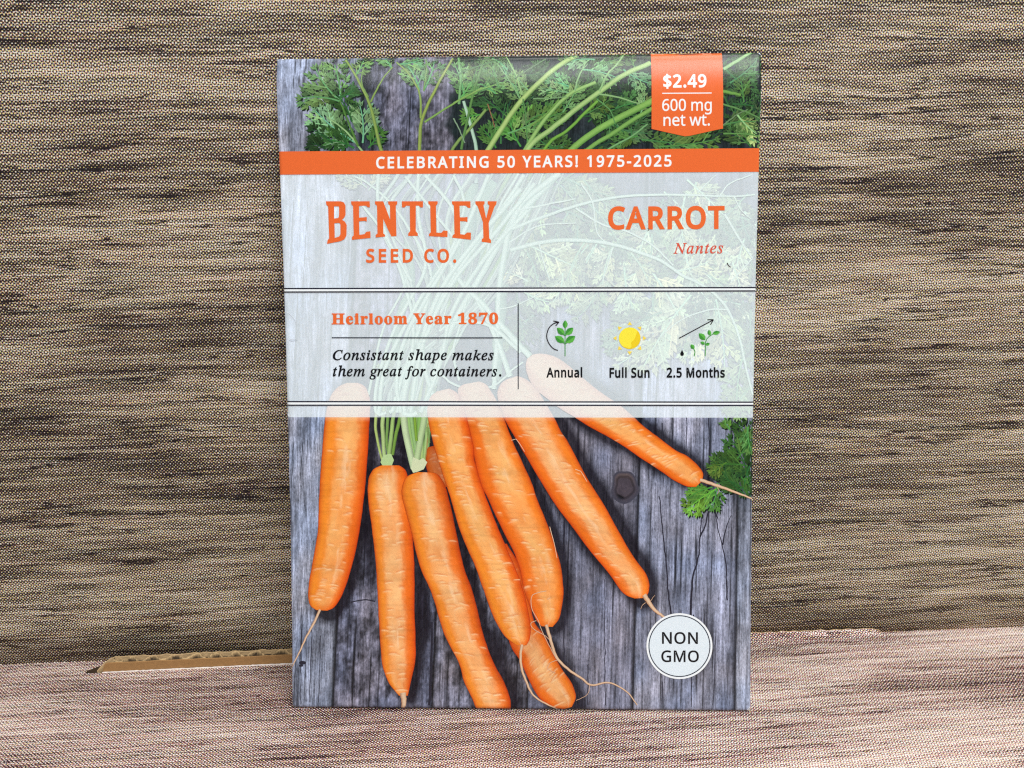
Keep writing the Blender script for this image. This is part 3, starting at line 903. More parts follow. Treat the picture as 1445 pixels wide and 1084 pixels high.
# right-hand sprig below the label
for i, (b_, t_, bd, c_, sz) in enumerate([((1058, 640), (1040, 596), .1, (44, 92, 40), 1.3), ((1060, 690), (1030, 620), .1, (38, 86, 36), 1.4), ((1055, 660), (1000, 660), .1, (52, 100, 40), 1.3), ((1050, 700), (1010, 655), -.1, (34, 78, 36), 1.4), ((1060, 655), (1048, 700), .1, (40, 92, 46), 1.4), ((1040, 650), (1062, 610), .1, (58, 110, 48), 1.3),
                                          ((1048, 692), (1020, 678), .1, (40, 88, 40), 1.3), ((1015, 690), (968, 722), .06, (92, 160, 54), 1.35), ((1012, 684), (1004, 720), -.08, (66, 134, 58), 1.3), ((1005, 690), (972, 704), .1, (60, 126, 48), 1.2), ((1055, 605), (1060, 640), .1, (74, 140, 72), 1.2), ((1030, 610), (1022, 600), .1, (70, 132, 58), 1.2), ((1045, 675), (1062, 690), .1, (50, 104, 44), 1.3), ((1025, 655), (1005, 672), .1, (70, 110, 40), 1.2)]):
    random.seed(400 + i)
    add_frond(b_, t_, bd, c_, 0.028 + i * .0003, size=sz, wl=.5)

# --- stems
stem_print = print_mat('ink_green_stem', speck=.06, picture=True)
pale, mg, dg = (196, 214, 168), (160, 190, 112), (96, 134, 62)
STEMS = [  # points, width start, width end, colour, edge
    ([(598, 660), (592, 600), (596, 540), (612, 440), (640, 330), (660, 262), (692, 210), (706, 188), (724, 160), (744, 136), (768, 112), (792, 92), (814, 79)], 9, 7, (172, 200, 124), (84, 126, 60)),
    ([(592, 662), (578, 600), (590, 520), (640, 420), (676, 340), (712, 262), (744, 210), (764, 178), (788, 150), (810, 132), (841, 119)], 9, 5, (150, 190, 112), (84, 128, 66)),
    ([(600, 655), (606, 590), (620, 520), (655, 430), (690, 350), (722, 262), (748, 210), (780, 184), (820, 152), (847, 132), (881, 108), (919, 90)], 8, 7, (166, 198, 126), (92, 136, 74)),
    ([(604, 560), (640, 470), (676, 400), (724, 300), (770, 212), (800, 188), (824, 164), (843, 146)], 6, 4, (120, 172, 72), (70, 120, 44)),
    ([(590, 640), (600, 560), (650, 470), (700, 380), (765, 262), (810, 212), (841, 188), (877, 168), (922, 145)], 8, 9, (134, 180, 92), (80, 130, 58)),
    ([(640, 480), (700, 390), (776, 262), (831, 213), (861, 194), (891, 174), (922, 155)], 6, 6, (126, 172, 88), (74, 122, 54)),
    ([(720, 330), (790, 262), (862, 212), (891, 196), (914, 178)], 4, 2.5, (120, 168, 110), (70, 120, 70)),
    ([(672, 262), (672, 214), (664, 180), (654, 146)], 5.5, 4, (176, 206, 186), (120, 160, 130)),
    ([(615, 262), (640, 212), (662, 186), (686, 158)], 5, 4, (130, 160, 90), (70, 100, 50)),
    ([(651, 214), (660, 170), (672, 120), (684, 82)], 4, 3, (96, 140, 76), (60, 96, 50)),
    ([(648, 150), (650, 110), (646, 82)], 4, 3, (120, 170, 110), (70, 120, 70)),
    ([(811, 131), (817, 110), (828, 88)], 2.6, 1.8, (136, 180, 120), None),
    ([(846, 132), (857, 108), (871, 92), (881, 78)], 3, 2.2, (140, 184, 120), None),
    ([(737, 137), (728, 108), (714, 80)], 2.6, 1.8, (144, 186, 120), None),
    ([(734, 142), (720, 118), (702, 92)], 2.2, 1.6, (124, 172, 116), None),
    ([(738, 142), (742, 170), (744, 205)], 2, 1.6, (90, 140, 80), None),
    ([(640, 149), (676, 130), (700, 122)], 2.6, 1.6, (130, 176, 96), None),
    ([(846, 136), (870, 140), (903, 150)], 2.8, 1.8, (134, 176, 116), None),
    ([(842, 143), (860, 158), (868, 178)], 2, 1.4, (96, 150, 88), None),
    ([(748, 181), (770, 165), (789, 144)], 3, 2, (110, 156, 76), None),
    ([(640, 170), (650, 190), (656, 205)], 2, 1.4, (130, 160, 130), None),
    ([(752, 142), (775, 142), (800, 140)], 1.8, 1.4, (120, 160, 110), None),
    ([(688, 150), (693, 165), (698, 182)], 1.5, 1.2, (150, 110, 80), None),
    ([(1020, 132), (1045, 137)], 5, 4, (110, 158, 74), (70, 110, 50)),
    ([(1020, 150), (1050, 160), (1076, 172)], 2.6, 2, (100, 146, 84), None),
    ([(1022, 100), (1045, 85), (1064, 73)], 5, 4, (150, 190, 130), (100, 150, 90)),
    ([(1020, 180), (1040, 165), (1055, 158)], 2, 1.4, (110, 140, 100), None),
    ([(1020, 192), (1050, 192), (1074, 196)], 2, 2, (100, 150, 80), None),
    ([(540, 218), (535, 205), (522, 150), (500, 107), (484, 82)], 5, 3, (140, 166, 88), (84, 116, 52)),
    ([(523, 147), (539, 115), (553, 96)], 2.8, 1.8, (130, 160, 84), None),
    ([(520, 140), (510, 120), (512, 96)], 2.2, 1.6, (120, 156, 84), None),
    ([(592, 218), (596, 172), (619, 120), (638, 83)], 5, 3.4, (150, 170, 88), (88, 116, 50)),
    ([(594, 170), (592, 135), (577, 107), (558, 89)], 3.2, 2.2, (140, 168, 92), None),
    ([(598, 132), (601, 105), (600, 84)], 2.2, 1.6, (120, 160, 90), None),
    ([(599, 176), (644, 147), (680, 127)], 3, 2.2, (130, 170, 90), None),
    ([(513, 218), (490, 190), (462, 168)], 3, 1.8, (150, 190, 130), None),
    ([(506, 210), (492, 176), (480, 145)], 3.4, 2.6, (84, 130, 60), None),
    ([(700, 86), (660, 100), (640, 112)], 2.4, 1.8, (86, 130, 80), None), ([(770, 84), (745, 100), (728, 112)], 2.4, 1.8, (96, 130, 90), None)]
GH, GE = (216, 242, 218), (120, 165, 128)
UL = [([(556, 600), (575, 520), (605, 430), (650, 340), (700, 262)], 26, 26), ([(590, 600), (610, 520), (640, 430), (690, 350), (752, 262)], 30, 34), ([(575, 600), (590, 500), (625, 410), (655, 350), (665, 262)], 22, 20), ([(700, 540), (705, 450), (715, 370), (745, 300)], 14, 20), ([(560, 560), (560, 470), (580, 400), (575, 330)], 14, 10)]
for i, (pts, w0, w1) in enumerate(UL):
    mb = MB(0.046 + i * .0008)
    pts = [(x, min(y, 585.0)) for x, y in pts]
    strip(mb, pts, w0, w1, srgb((146, 186, 150)), srgb((96, 138, 108)), na=9, seed=60 + i, wob=3, n=40)
    mb.build('printed_stem', stem_print, packet)
for i in range(34):
    x0_, x1_ = R_.uniform(535, 612), R_.uniform(560, 800)
    pts = [(x0_, 605), (x0_ + R_.uniform(0, 16), 540), (590 + (x1_ - 560) * .42 + R_.uniform(-22, 22), 420), (x1_ - 30 + R_.uniform(-8, 8), 310), (x1_, 248)]
    f = R_.uniform(.55, 1.0)
    STEMS.append((pts, R_.uniform(2.5, 5), R_.uniform(2.5, 6), (int(216 * f), int(242 * f), int(218 * f)), (int(110 * f), int(150 * f), int(118 * f))))
STEMS += [  # behind the pale label
    ([(550, 640), (553, 592), (566, 540), (600, 440), (606, 380), (560, 300), (520, 262), (500, 252)], 6, 3, GH, GE),
    ([(545, 640), (531, 600), (533, 540), (560, 460), (600, 380), (590, 300), (592, 216)], 5, 5, GH, GE),
    ([(560, 600), (572, 540), (584, 470), (570, 400), (535, 300), (537, 216)], 5, 5, GH, GE),
    ([(535, 600), (545, 520), (590, 430), (640, 350), (640, 300), (600, 250)], 6, 5, GH, GE),
    ([(588, 640), (571, 592), (575, 540), (610, 450), (650, 380), (700, 310), (740, 250)], 8, 6, GH, GE),
    ([(604, 592), (610, 540), (640, 460), (680, 390), (722, 320), (786, 250)], 8, 9, GH, GE),
    ([(697, 552), (702, 480), (705, 409), (715, 344), (723, 318), (739, 287), (790, 248)], 7, 9, GH, GE),
    ([(720, 534), (700, 480), (670, 420), (655, 400)], 8, 5, GH, GE),
    ([(748, 506), (715, 470), (680, 430), (650, 400), (630, 360)], 9, 6, GH, GE),
    ([(735, 500), (690, 462), (640, 458), (620, 470)], 6, 4, GH, GE),
    ([(622, 530), (640, 545), (670, 553), (700, 545), (724, 524), (738, 514)], 3.4, 2.6, GH, None),
    ([(700, 440), (733, 432), (790, 402)], 2.0, 1.4, GH, None),
    ([(520, 560), (540, 470), (565, 420), (575, 390)], 4, 3, GH, GE),
    ([(505, 285), (540, 330), (580, 400)], 3.5, 4, GH, GE),
    ([(572, 252), (610, 300), (650, 350)], 4, 4, GH, GE), ([(640, 250), (655, 290), (640, 340)], 4, 4, GH, GE),
    ([(648, 540), (640, 500), (650, 460), (660, 420)], 4, 3, GH, GE),
    ([(610, 560), (596, 500), (610, 440), (650, 370), (735, 270)], 7, 7, GH, GE), ([(580, 600), (586, 540), (600, 480), (640, 400), (700, 330), (755, 262)], 6, 6, GH, GE),
    ([(566, 600), (560, 540), (572, 480), (604, 420), (650, 340), (690, 250)], 6, 6, GH, GE), ([(594, 590), (620, 520), (640, 440), (690, 360), (745, 300)], 6, 6, GH, GE),
    ([(720, 356), (765, 345), (804, 342), (855, 346), (895, 357), (934, 372), (960, 390), (990, 405), (1020, 430), (1040, 470), (1052, 520), (1062, 560)], 6, 3, GH, GE),
    ([(722, 326), (778, 305), (830, 289), (882, 280), (934, 278), (985, 279), (1037, 280), (1070, 277)], 5, 2.4, GH, GE),
    ([(718, 345), (760, 322), (812, 318)], 2.4, 1.5, GH, None), ([(730, 300), (780, 290), (812, 284)], 3, 2, GH, None),
    ([(812, 297), (850, 320), (885, 330), (920, 349), (950, 378)], 3, 2.2, GH, None), ([(820, 262), (836, 290), (842, 330), (858, 348)], 2.4, 1.6, GH, None),
    ([(1022, 305), (1042, 338), (1062, 368)], 3.4, 2.4, GH, None), ([(1061, 368), (1046, 385), (1030, 402)], 2, 1.6, GH, None), ([(1015, 280), (1030, 262), (1060, 250)], 2.2, 1.6, GH, None), ([(984, 275), (1010, 250)], 2, 1.4, GH, None),
    ([(760, 345), (766, 370), (776, 400)], 2, 1.4, GH, None), ([(865, 352), (850, 400)], 2, 1.2, GH, None), ([(1035, 280), (1046, 300), (1060, 312)], 1.8, 1.2, GH, None), ([(1028, 440), (1000, 440), (960, 455), (930, 480)], 2.4, 1.2, GH, None)]
for i, (pts, w0, w1, c_, e_) in enumerate(STEMS):
    if i > 38:
        pts = [(x, min(y, 585.0)) for x, y in pts]
        pts = [p for k_, p in enumerate(pts) if k_ == 0 or abs(p[1] - pts[k_ - 1][1]) + abs(p[0] - pts[k_ - 1][0]) > 1.5]
    mb = MB(0.052 + i * .0004)
    e2 = srgb(e_) if e_ is not None else srgb(c_) * .6
    strip(mb, pts, w0, w1, srgb(c_), e2, na=7, seed=i, wob=.8, n=max(8, int(len(pts) * 7)))
    mb.build('printed_stem', stem_print, packet)
# crowns: bunches right above the two front carrots
for i, (pts, w0, w1, c_) in enumerate([([(540, 655), (534, 630), (530, 605), (532, 580)], 3, 4.5, (178, 200, 120)), ([(543, 656), (541, 625), (540, 600), (543, 570)], 5, 6, (176, 204, 134)), ([(548, 645), (546, 620), (549, 570)], 3.5, 5, (120, 160, 84)), ([(547, 656), (551, 630), (554, 600), (560, 560)], 6, 5, (160, 194, 116)),
                                       ([(554, 645), (558, 620), (565, 590), (570, 560)], 4, 6, (120, 160, 70)), ([(584, 664), (576, 630), (571, 600), (568, 560)], 9, 10, (196, 218, 172)), ([(590, 650), (584, 620), (579, 580)], 6, 5, (150, 190, 124)), ([(586, 664), (594, 620), (599, 590), (606, 545)], 9, 9, (184, 210, 156)), ([(588, 625), (586, 600), (584, 570)], 4, 4, (130, 170, 60)),
                                       ([(600, 650), (603, 630), (604, 600)], 1.8, 1.4, (170, 150, 90)), ([(606, 628), (603, 605)], 3, 3, (130, 160, 90))]):
    mb = MB(0.078 + i * .0006)
    strip(mb, pts, w0, w1, srgb(c_), srgb(c_) * .45, na=7, seed=40 + i, wob=.6, n=14)
    mb.build('printed_stem', stem_print, packet)
mb = MB(0.0975)
for poly, c_ in (([(537, 655), (541, 645), (552, 643), (556, 652), (553, 659.5), (540, 660)], (178, 206, 146)), ([(580, 664), (583, 648), (592, 652), (597, 649), (603, 655), (598, 665), (588, 669), (583, 670)], (206, 216, 176))):
    mb.add(S(poly), [tuple(range(len(poly)))], srgb(c_))
mb.build('printed_crown', stem_print, packet)

# --- the printed carrots
carrot_print = print_mat('ink_orange_carrot', speck=.05, picture=True)
root_print = print_mat('ink_tan_root', speck=.05, picture=True)
LAYER = {'c6': 0.056, 'c7': 0.060, 'c5': 0.102, 'c8': 0.106, 'c9': 0.110, 'c1': 0.102, 'c2': 0.104, 'c3': 0.108, 'c4': 0.112}
DIM = {'c7': .62, 'c6': .9}
carrots = {}
for ci, (nm, od, secs, tc) in enumerate(CARROTS):
    q = np.array(secs, float)
    L = np.hypot(*(np.diff((q[:, :2] + q[:, 2:]) / 2, axis=0).T)).sum()
    n = int(L / 1.25)
    qq = np.column_stack([(q[:, 0] + q[:, 2]) / 2, (q[:, 1] + q[:, 3]) / 2, q])
    qq = curve_pts(qq, n)[:, 2:]
    s = np.linspace(0, L, n)
    # slightly knobbly outline
    wob = 0.9 * (fbm(s / 14, s * 0 + ci, 70 + ci, 3) - .5)
    wob2 = 0.9 * (fbm(s / 14, s * 0 + ci + 9, 80 + ci, 3) - .5)
    d = qq[:, 2:] - qq[:, :2]
    wd_ = np.maximum(np.linalg.norm(d, axis=1), 1e-6)
    d = d / wd_[:, None]
    Lp, Rp = qq[:, :2] + d * wob[:, None], qq[:, 2:] + d * wob2[:, None]
    na = 56
    t = np.sin(np.linspace(-1, 1, na) * math.pi / 2 * .9) / math.sin(math.pi / 2 * .9)
    G = Lp[:, None] * (1 - (t[None, :, None] + 1) / 2) + Rp[:, None] * ((t[None, :, None] + 1) / 2)
    T, SS = np.meshgrid(t, s)
    rs = np.random.default_rng(500 + ci)
    X = T * 26
    nb = fbm(SS / 30 + ci * 7, X / 18, 90 + ci, 3)
    nf = fbm(SS / 4 + ci * 7, X / 3.0, 95 + ci, 3)
    nw = fbm(SS / 26 + ci * 7, X / 9, 99 + ci, 4)
    ctr = tc + .12 * (fbm(SS / 60, SS * 0, 120 + ci, 2) - .5)
    band = 1 / (1 + np.exp((np.abs(T - ctr) - .46 - .30 * (nw - .5) - .14 * (nf - .5)) / .07))
    band = band * np.clip(.58 + .9 * (nb - .3), 0, 1)
    band *= np.clip(SS / 14, 0, 1) * np.clip((L - SS) / 12, 0, 1)
    mid_c = srgb((240, 134, 34))[None, None] * (0.9 + .2 * nf)[..., None]
    left_c, right_c = srgb((238, 144, 42)), srgb((232, 100, 20))
    k = np.clip((T + 1) / 2, 0, 1)[..., None]
    if nm in ('c5', 'c8', 'c9', 'c6'):
        left_c, right_c = srgb((234, 110, 24)), srgb((240, 130, 36))
    base = (left_c * (1 - k) + right_c * k) * (0.92 + .16 * nf)[..., None]
    pale_c = np.array([srgb((246, 184, 112)), srgb((246, 190, 128))])[ci % 2]
    col = base * (1 - band[..., None]) + pale_c * band[..., None] * (0.92 + .16 * nf)[..., None]
    ed = np.clip((np.abs(T) - .70) / .3, 0, 1) ** 1.4
    col = col * (1 - (ed * .8)[..., None]) + srgb((196, 50, 6)) * (ed * .8)[..., None]
    col = col * (0.86 + .28 * fbm(SS / 22, X / 30, 140 + ci, 3))[..., None] * (1 - .10 * np.clip(fbm(SS / 3.2, X / 40, 150 + ci, 2) - .55, 0, 1) * 4)[..., None]
    out = np.clip((np.abs(T) - .95) / .05, 0, 1)
    col = col * (1 - .35 * out[..., None])
    ends = np.clip(1 - SS / 8, 0, 1) + np.clip(1 - (L - SS) / 8, 0, 1)
    col = col * (1 - .4 * ends[..., None]) + srgb((222, 104, 30)) * (.4 * ends[..., None])
    hi = np.clip((598 - G[..., 1]) / 12, 0, 1)[..., None] * (0.55 + .38 * (1 - T ** 4))[..., None] * (.75 + .5 * nf[..., None] - .2)
    hi = np.clip(hi, 0, .96)
    col = col * (1 - hi) + srgb((246, 214, 172)) * hi
    gl = np.clip((fbm(SS / 34 + 31 * ci, X / 7, 160 + ci, 4) - .55) * 5, 0, 1) * np.clip(1 - np.abs(T - ctr - .08) / .38, 0, 1) * .6
    col = col * (1 - gl[..., None]) + srgb((252, 218, 176)) * gl[..., None]
    # lenticels: short pale cross-marks with a darker upper lip
    Wd = wd_[:, None] * np.ones_like(T)
    for _ in range(int(L / 6.5)):
        s0 = rs.uniform(12, L - 8)
        t0 = np.clip(rs.choice([ctr[0, 0] - .32, ctr[0, 0] + .3, rs.uniform(-.85, .85)]) + rs.normal(0, .06), -.92, .92)
        hl, hh_ = rs.uniform(2.5, 6.5), rs.uniform(.7, 1.15)
        sl = rs.normal(0, .12)
        dx = (T - t0) * Wd / 2
        dy = SS - s0 - sl * dx - .02 * dx * dx
        m1 = np.exp(-(dx / hl) ** 4 - (dy / hh_) ** 2) * rs.uniform(.35, .8)
        m2 = np.exp(-(dx / (hl * 1.1)) ** 4 - ((dy + 1.9) / 1.0) ** 2) * rs.uniform(.25, .55)
        m3 = np.exp(-(dx / (hl * 1.1)) ** 4 - ((dy - 3.0) / 2.6) ** 2) * rs.uniform(.0, .25)
        col = col * (1 - m2[..., None]) + srgb((208, 98, 30)) * m2[..., None]
        col = col * (1 - m1[..., None]) + srgb((252, 216, 166)) * m1[..., None]
        col = col * (1 - m3[..., None]) + pale_c * m3[..., None]
    col = col * DIM.get(nm, 1.0)
    if nm == 'c7':
        col = col * np.array([.95, .62, .6])
    if nm == 'c6':
        f_ = np.clip((SS - 60) / 130, 0, 1)[..., None]
        col = col * (f_ + (1 - f_) * np.array([.82, .45, .35]))
    # soft printed shadow where a neighbour lies on top
    if nm == 'c3':
        sh = np.clip((T - .55) / .45, 0, 1) * .22
        col = col * (1 - sh[..., None])
    mb = MB(LAYER[nm])
    mb.add(S(G.reshape(-1, 2)), gridf(na, n), col.reshape(-1, 3))
    carrots[nm] = mb.build('printed_carrot', carrot_print, packet, True)

ROOTS = {'c1': [([(452, 863), (444, 880), (434, 898), (424, 920), (412, 944)], 3.6, 1.4)],
         'c2': [([(569, 980), (570, 992), (568.5, 1004)], 9, 5)],
         'c4': [([(737, 912), (734.5, 928), (736, 946), (742, 962), (750, 980), (764, 992), (788, 1004)], 4, 1.8)],
         'c5': [([(771, 884), (776, 902), (780, 917), (787, 932), (802, 947), (820, 959), (834, 969), (857, 965.6), (872, 970.6), (887, 981), (899, 997)], 4.6, 1.4),
                ([(786, 934), (776, 938), (773, 946), (784, 952)], .9, .6), ([(832, 969), (829, 982), (813, 991)], .8, .6), ([(771, 836), (752, 842), (750, 860), (760, 880), (768, 900), (785, 932)], 1.1, .8), ([(757, 878), (749, 882), (753, 890), (775, 905), (786, 934)], 1.0, .7)],
         'c8': [([(909, 842), (914, 850), (919, 858), (927, 866), (938, 874)], 7, 3), ([(911, 853), (906, 857), (904, 862)], .8, .5), ([(917, 852), (924, 842)], .8, .4), ([(772, 848), (778, 846)], .8, .4)],
         'c9': [([(988, 680), (998, 683), (1006, 686), (1031, 694.6), (1063, 707)], 5, 2), ([(1011, 689), (1014, 694), (1012, 700)], .8, .5)]}
for nm, lst in ROOTS.items():
    for i, (pts, w0, w1) in enumerate(lst):
        mb = MB(0.118 + .001 * i)
        c_ = (226, 196, 164) if i == 0 else (230, 196, 166)
        strip(mb, pts, w0, w1, srgb(c_), srgb((170, 116, 80)), na=5, wob=.8, seed=ci + i, n=max(10, len(pts) * 5))
        mb.build('printed_root', root_print, carrots[nm])
mb = MB(.1175)
for pts in ([(722, 624), (728, 622), (733, 628), (740, 640)], [(776, 746), (782, 770), (786, 790)], [(812, 665), (820, 668), (828, 682)]):
    strip(mb, pts, .9, .6, srgb((236, 200, 168)), na=3, wob=.5, seed=2)
mb.build('root_hair', root_print, carrots['c8'])

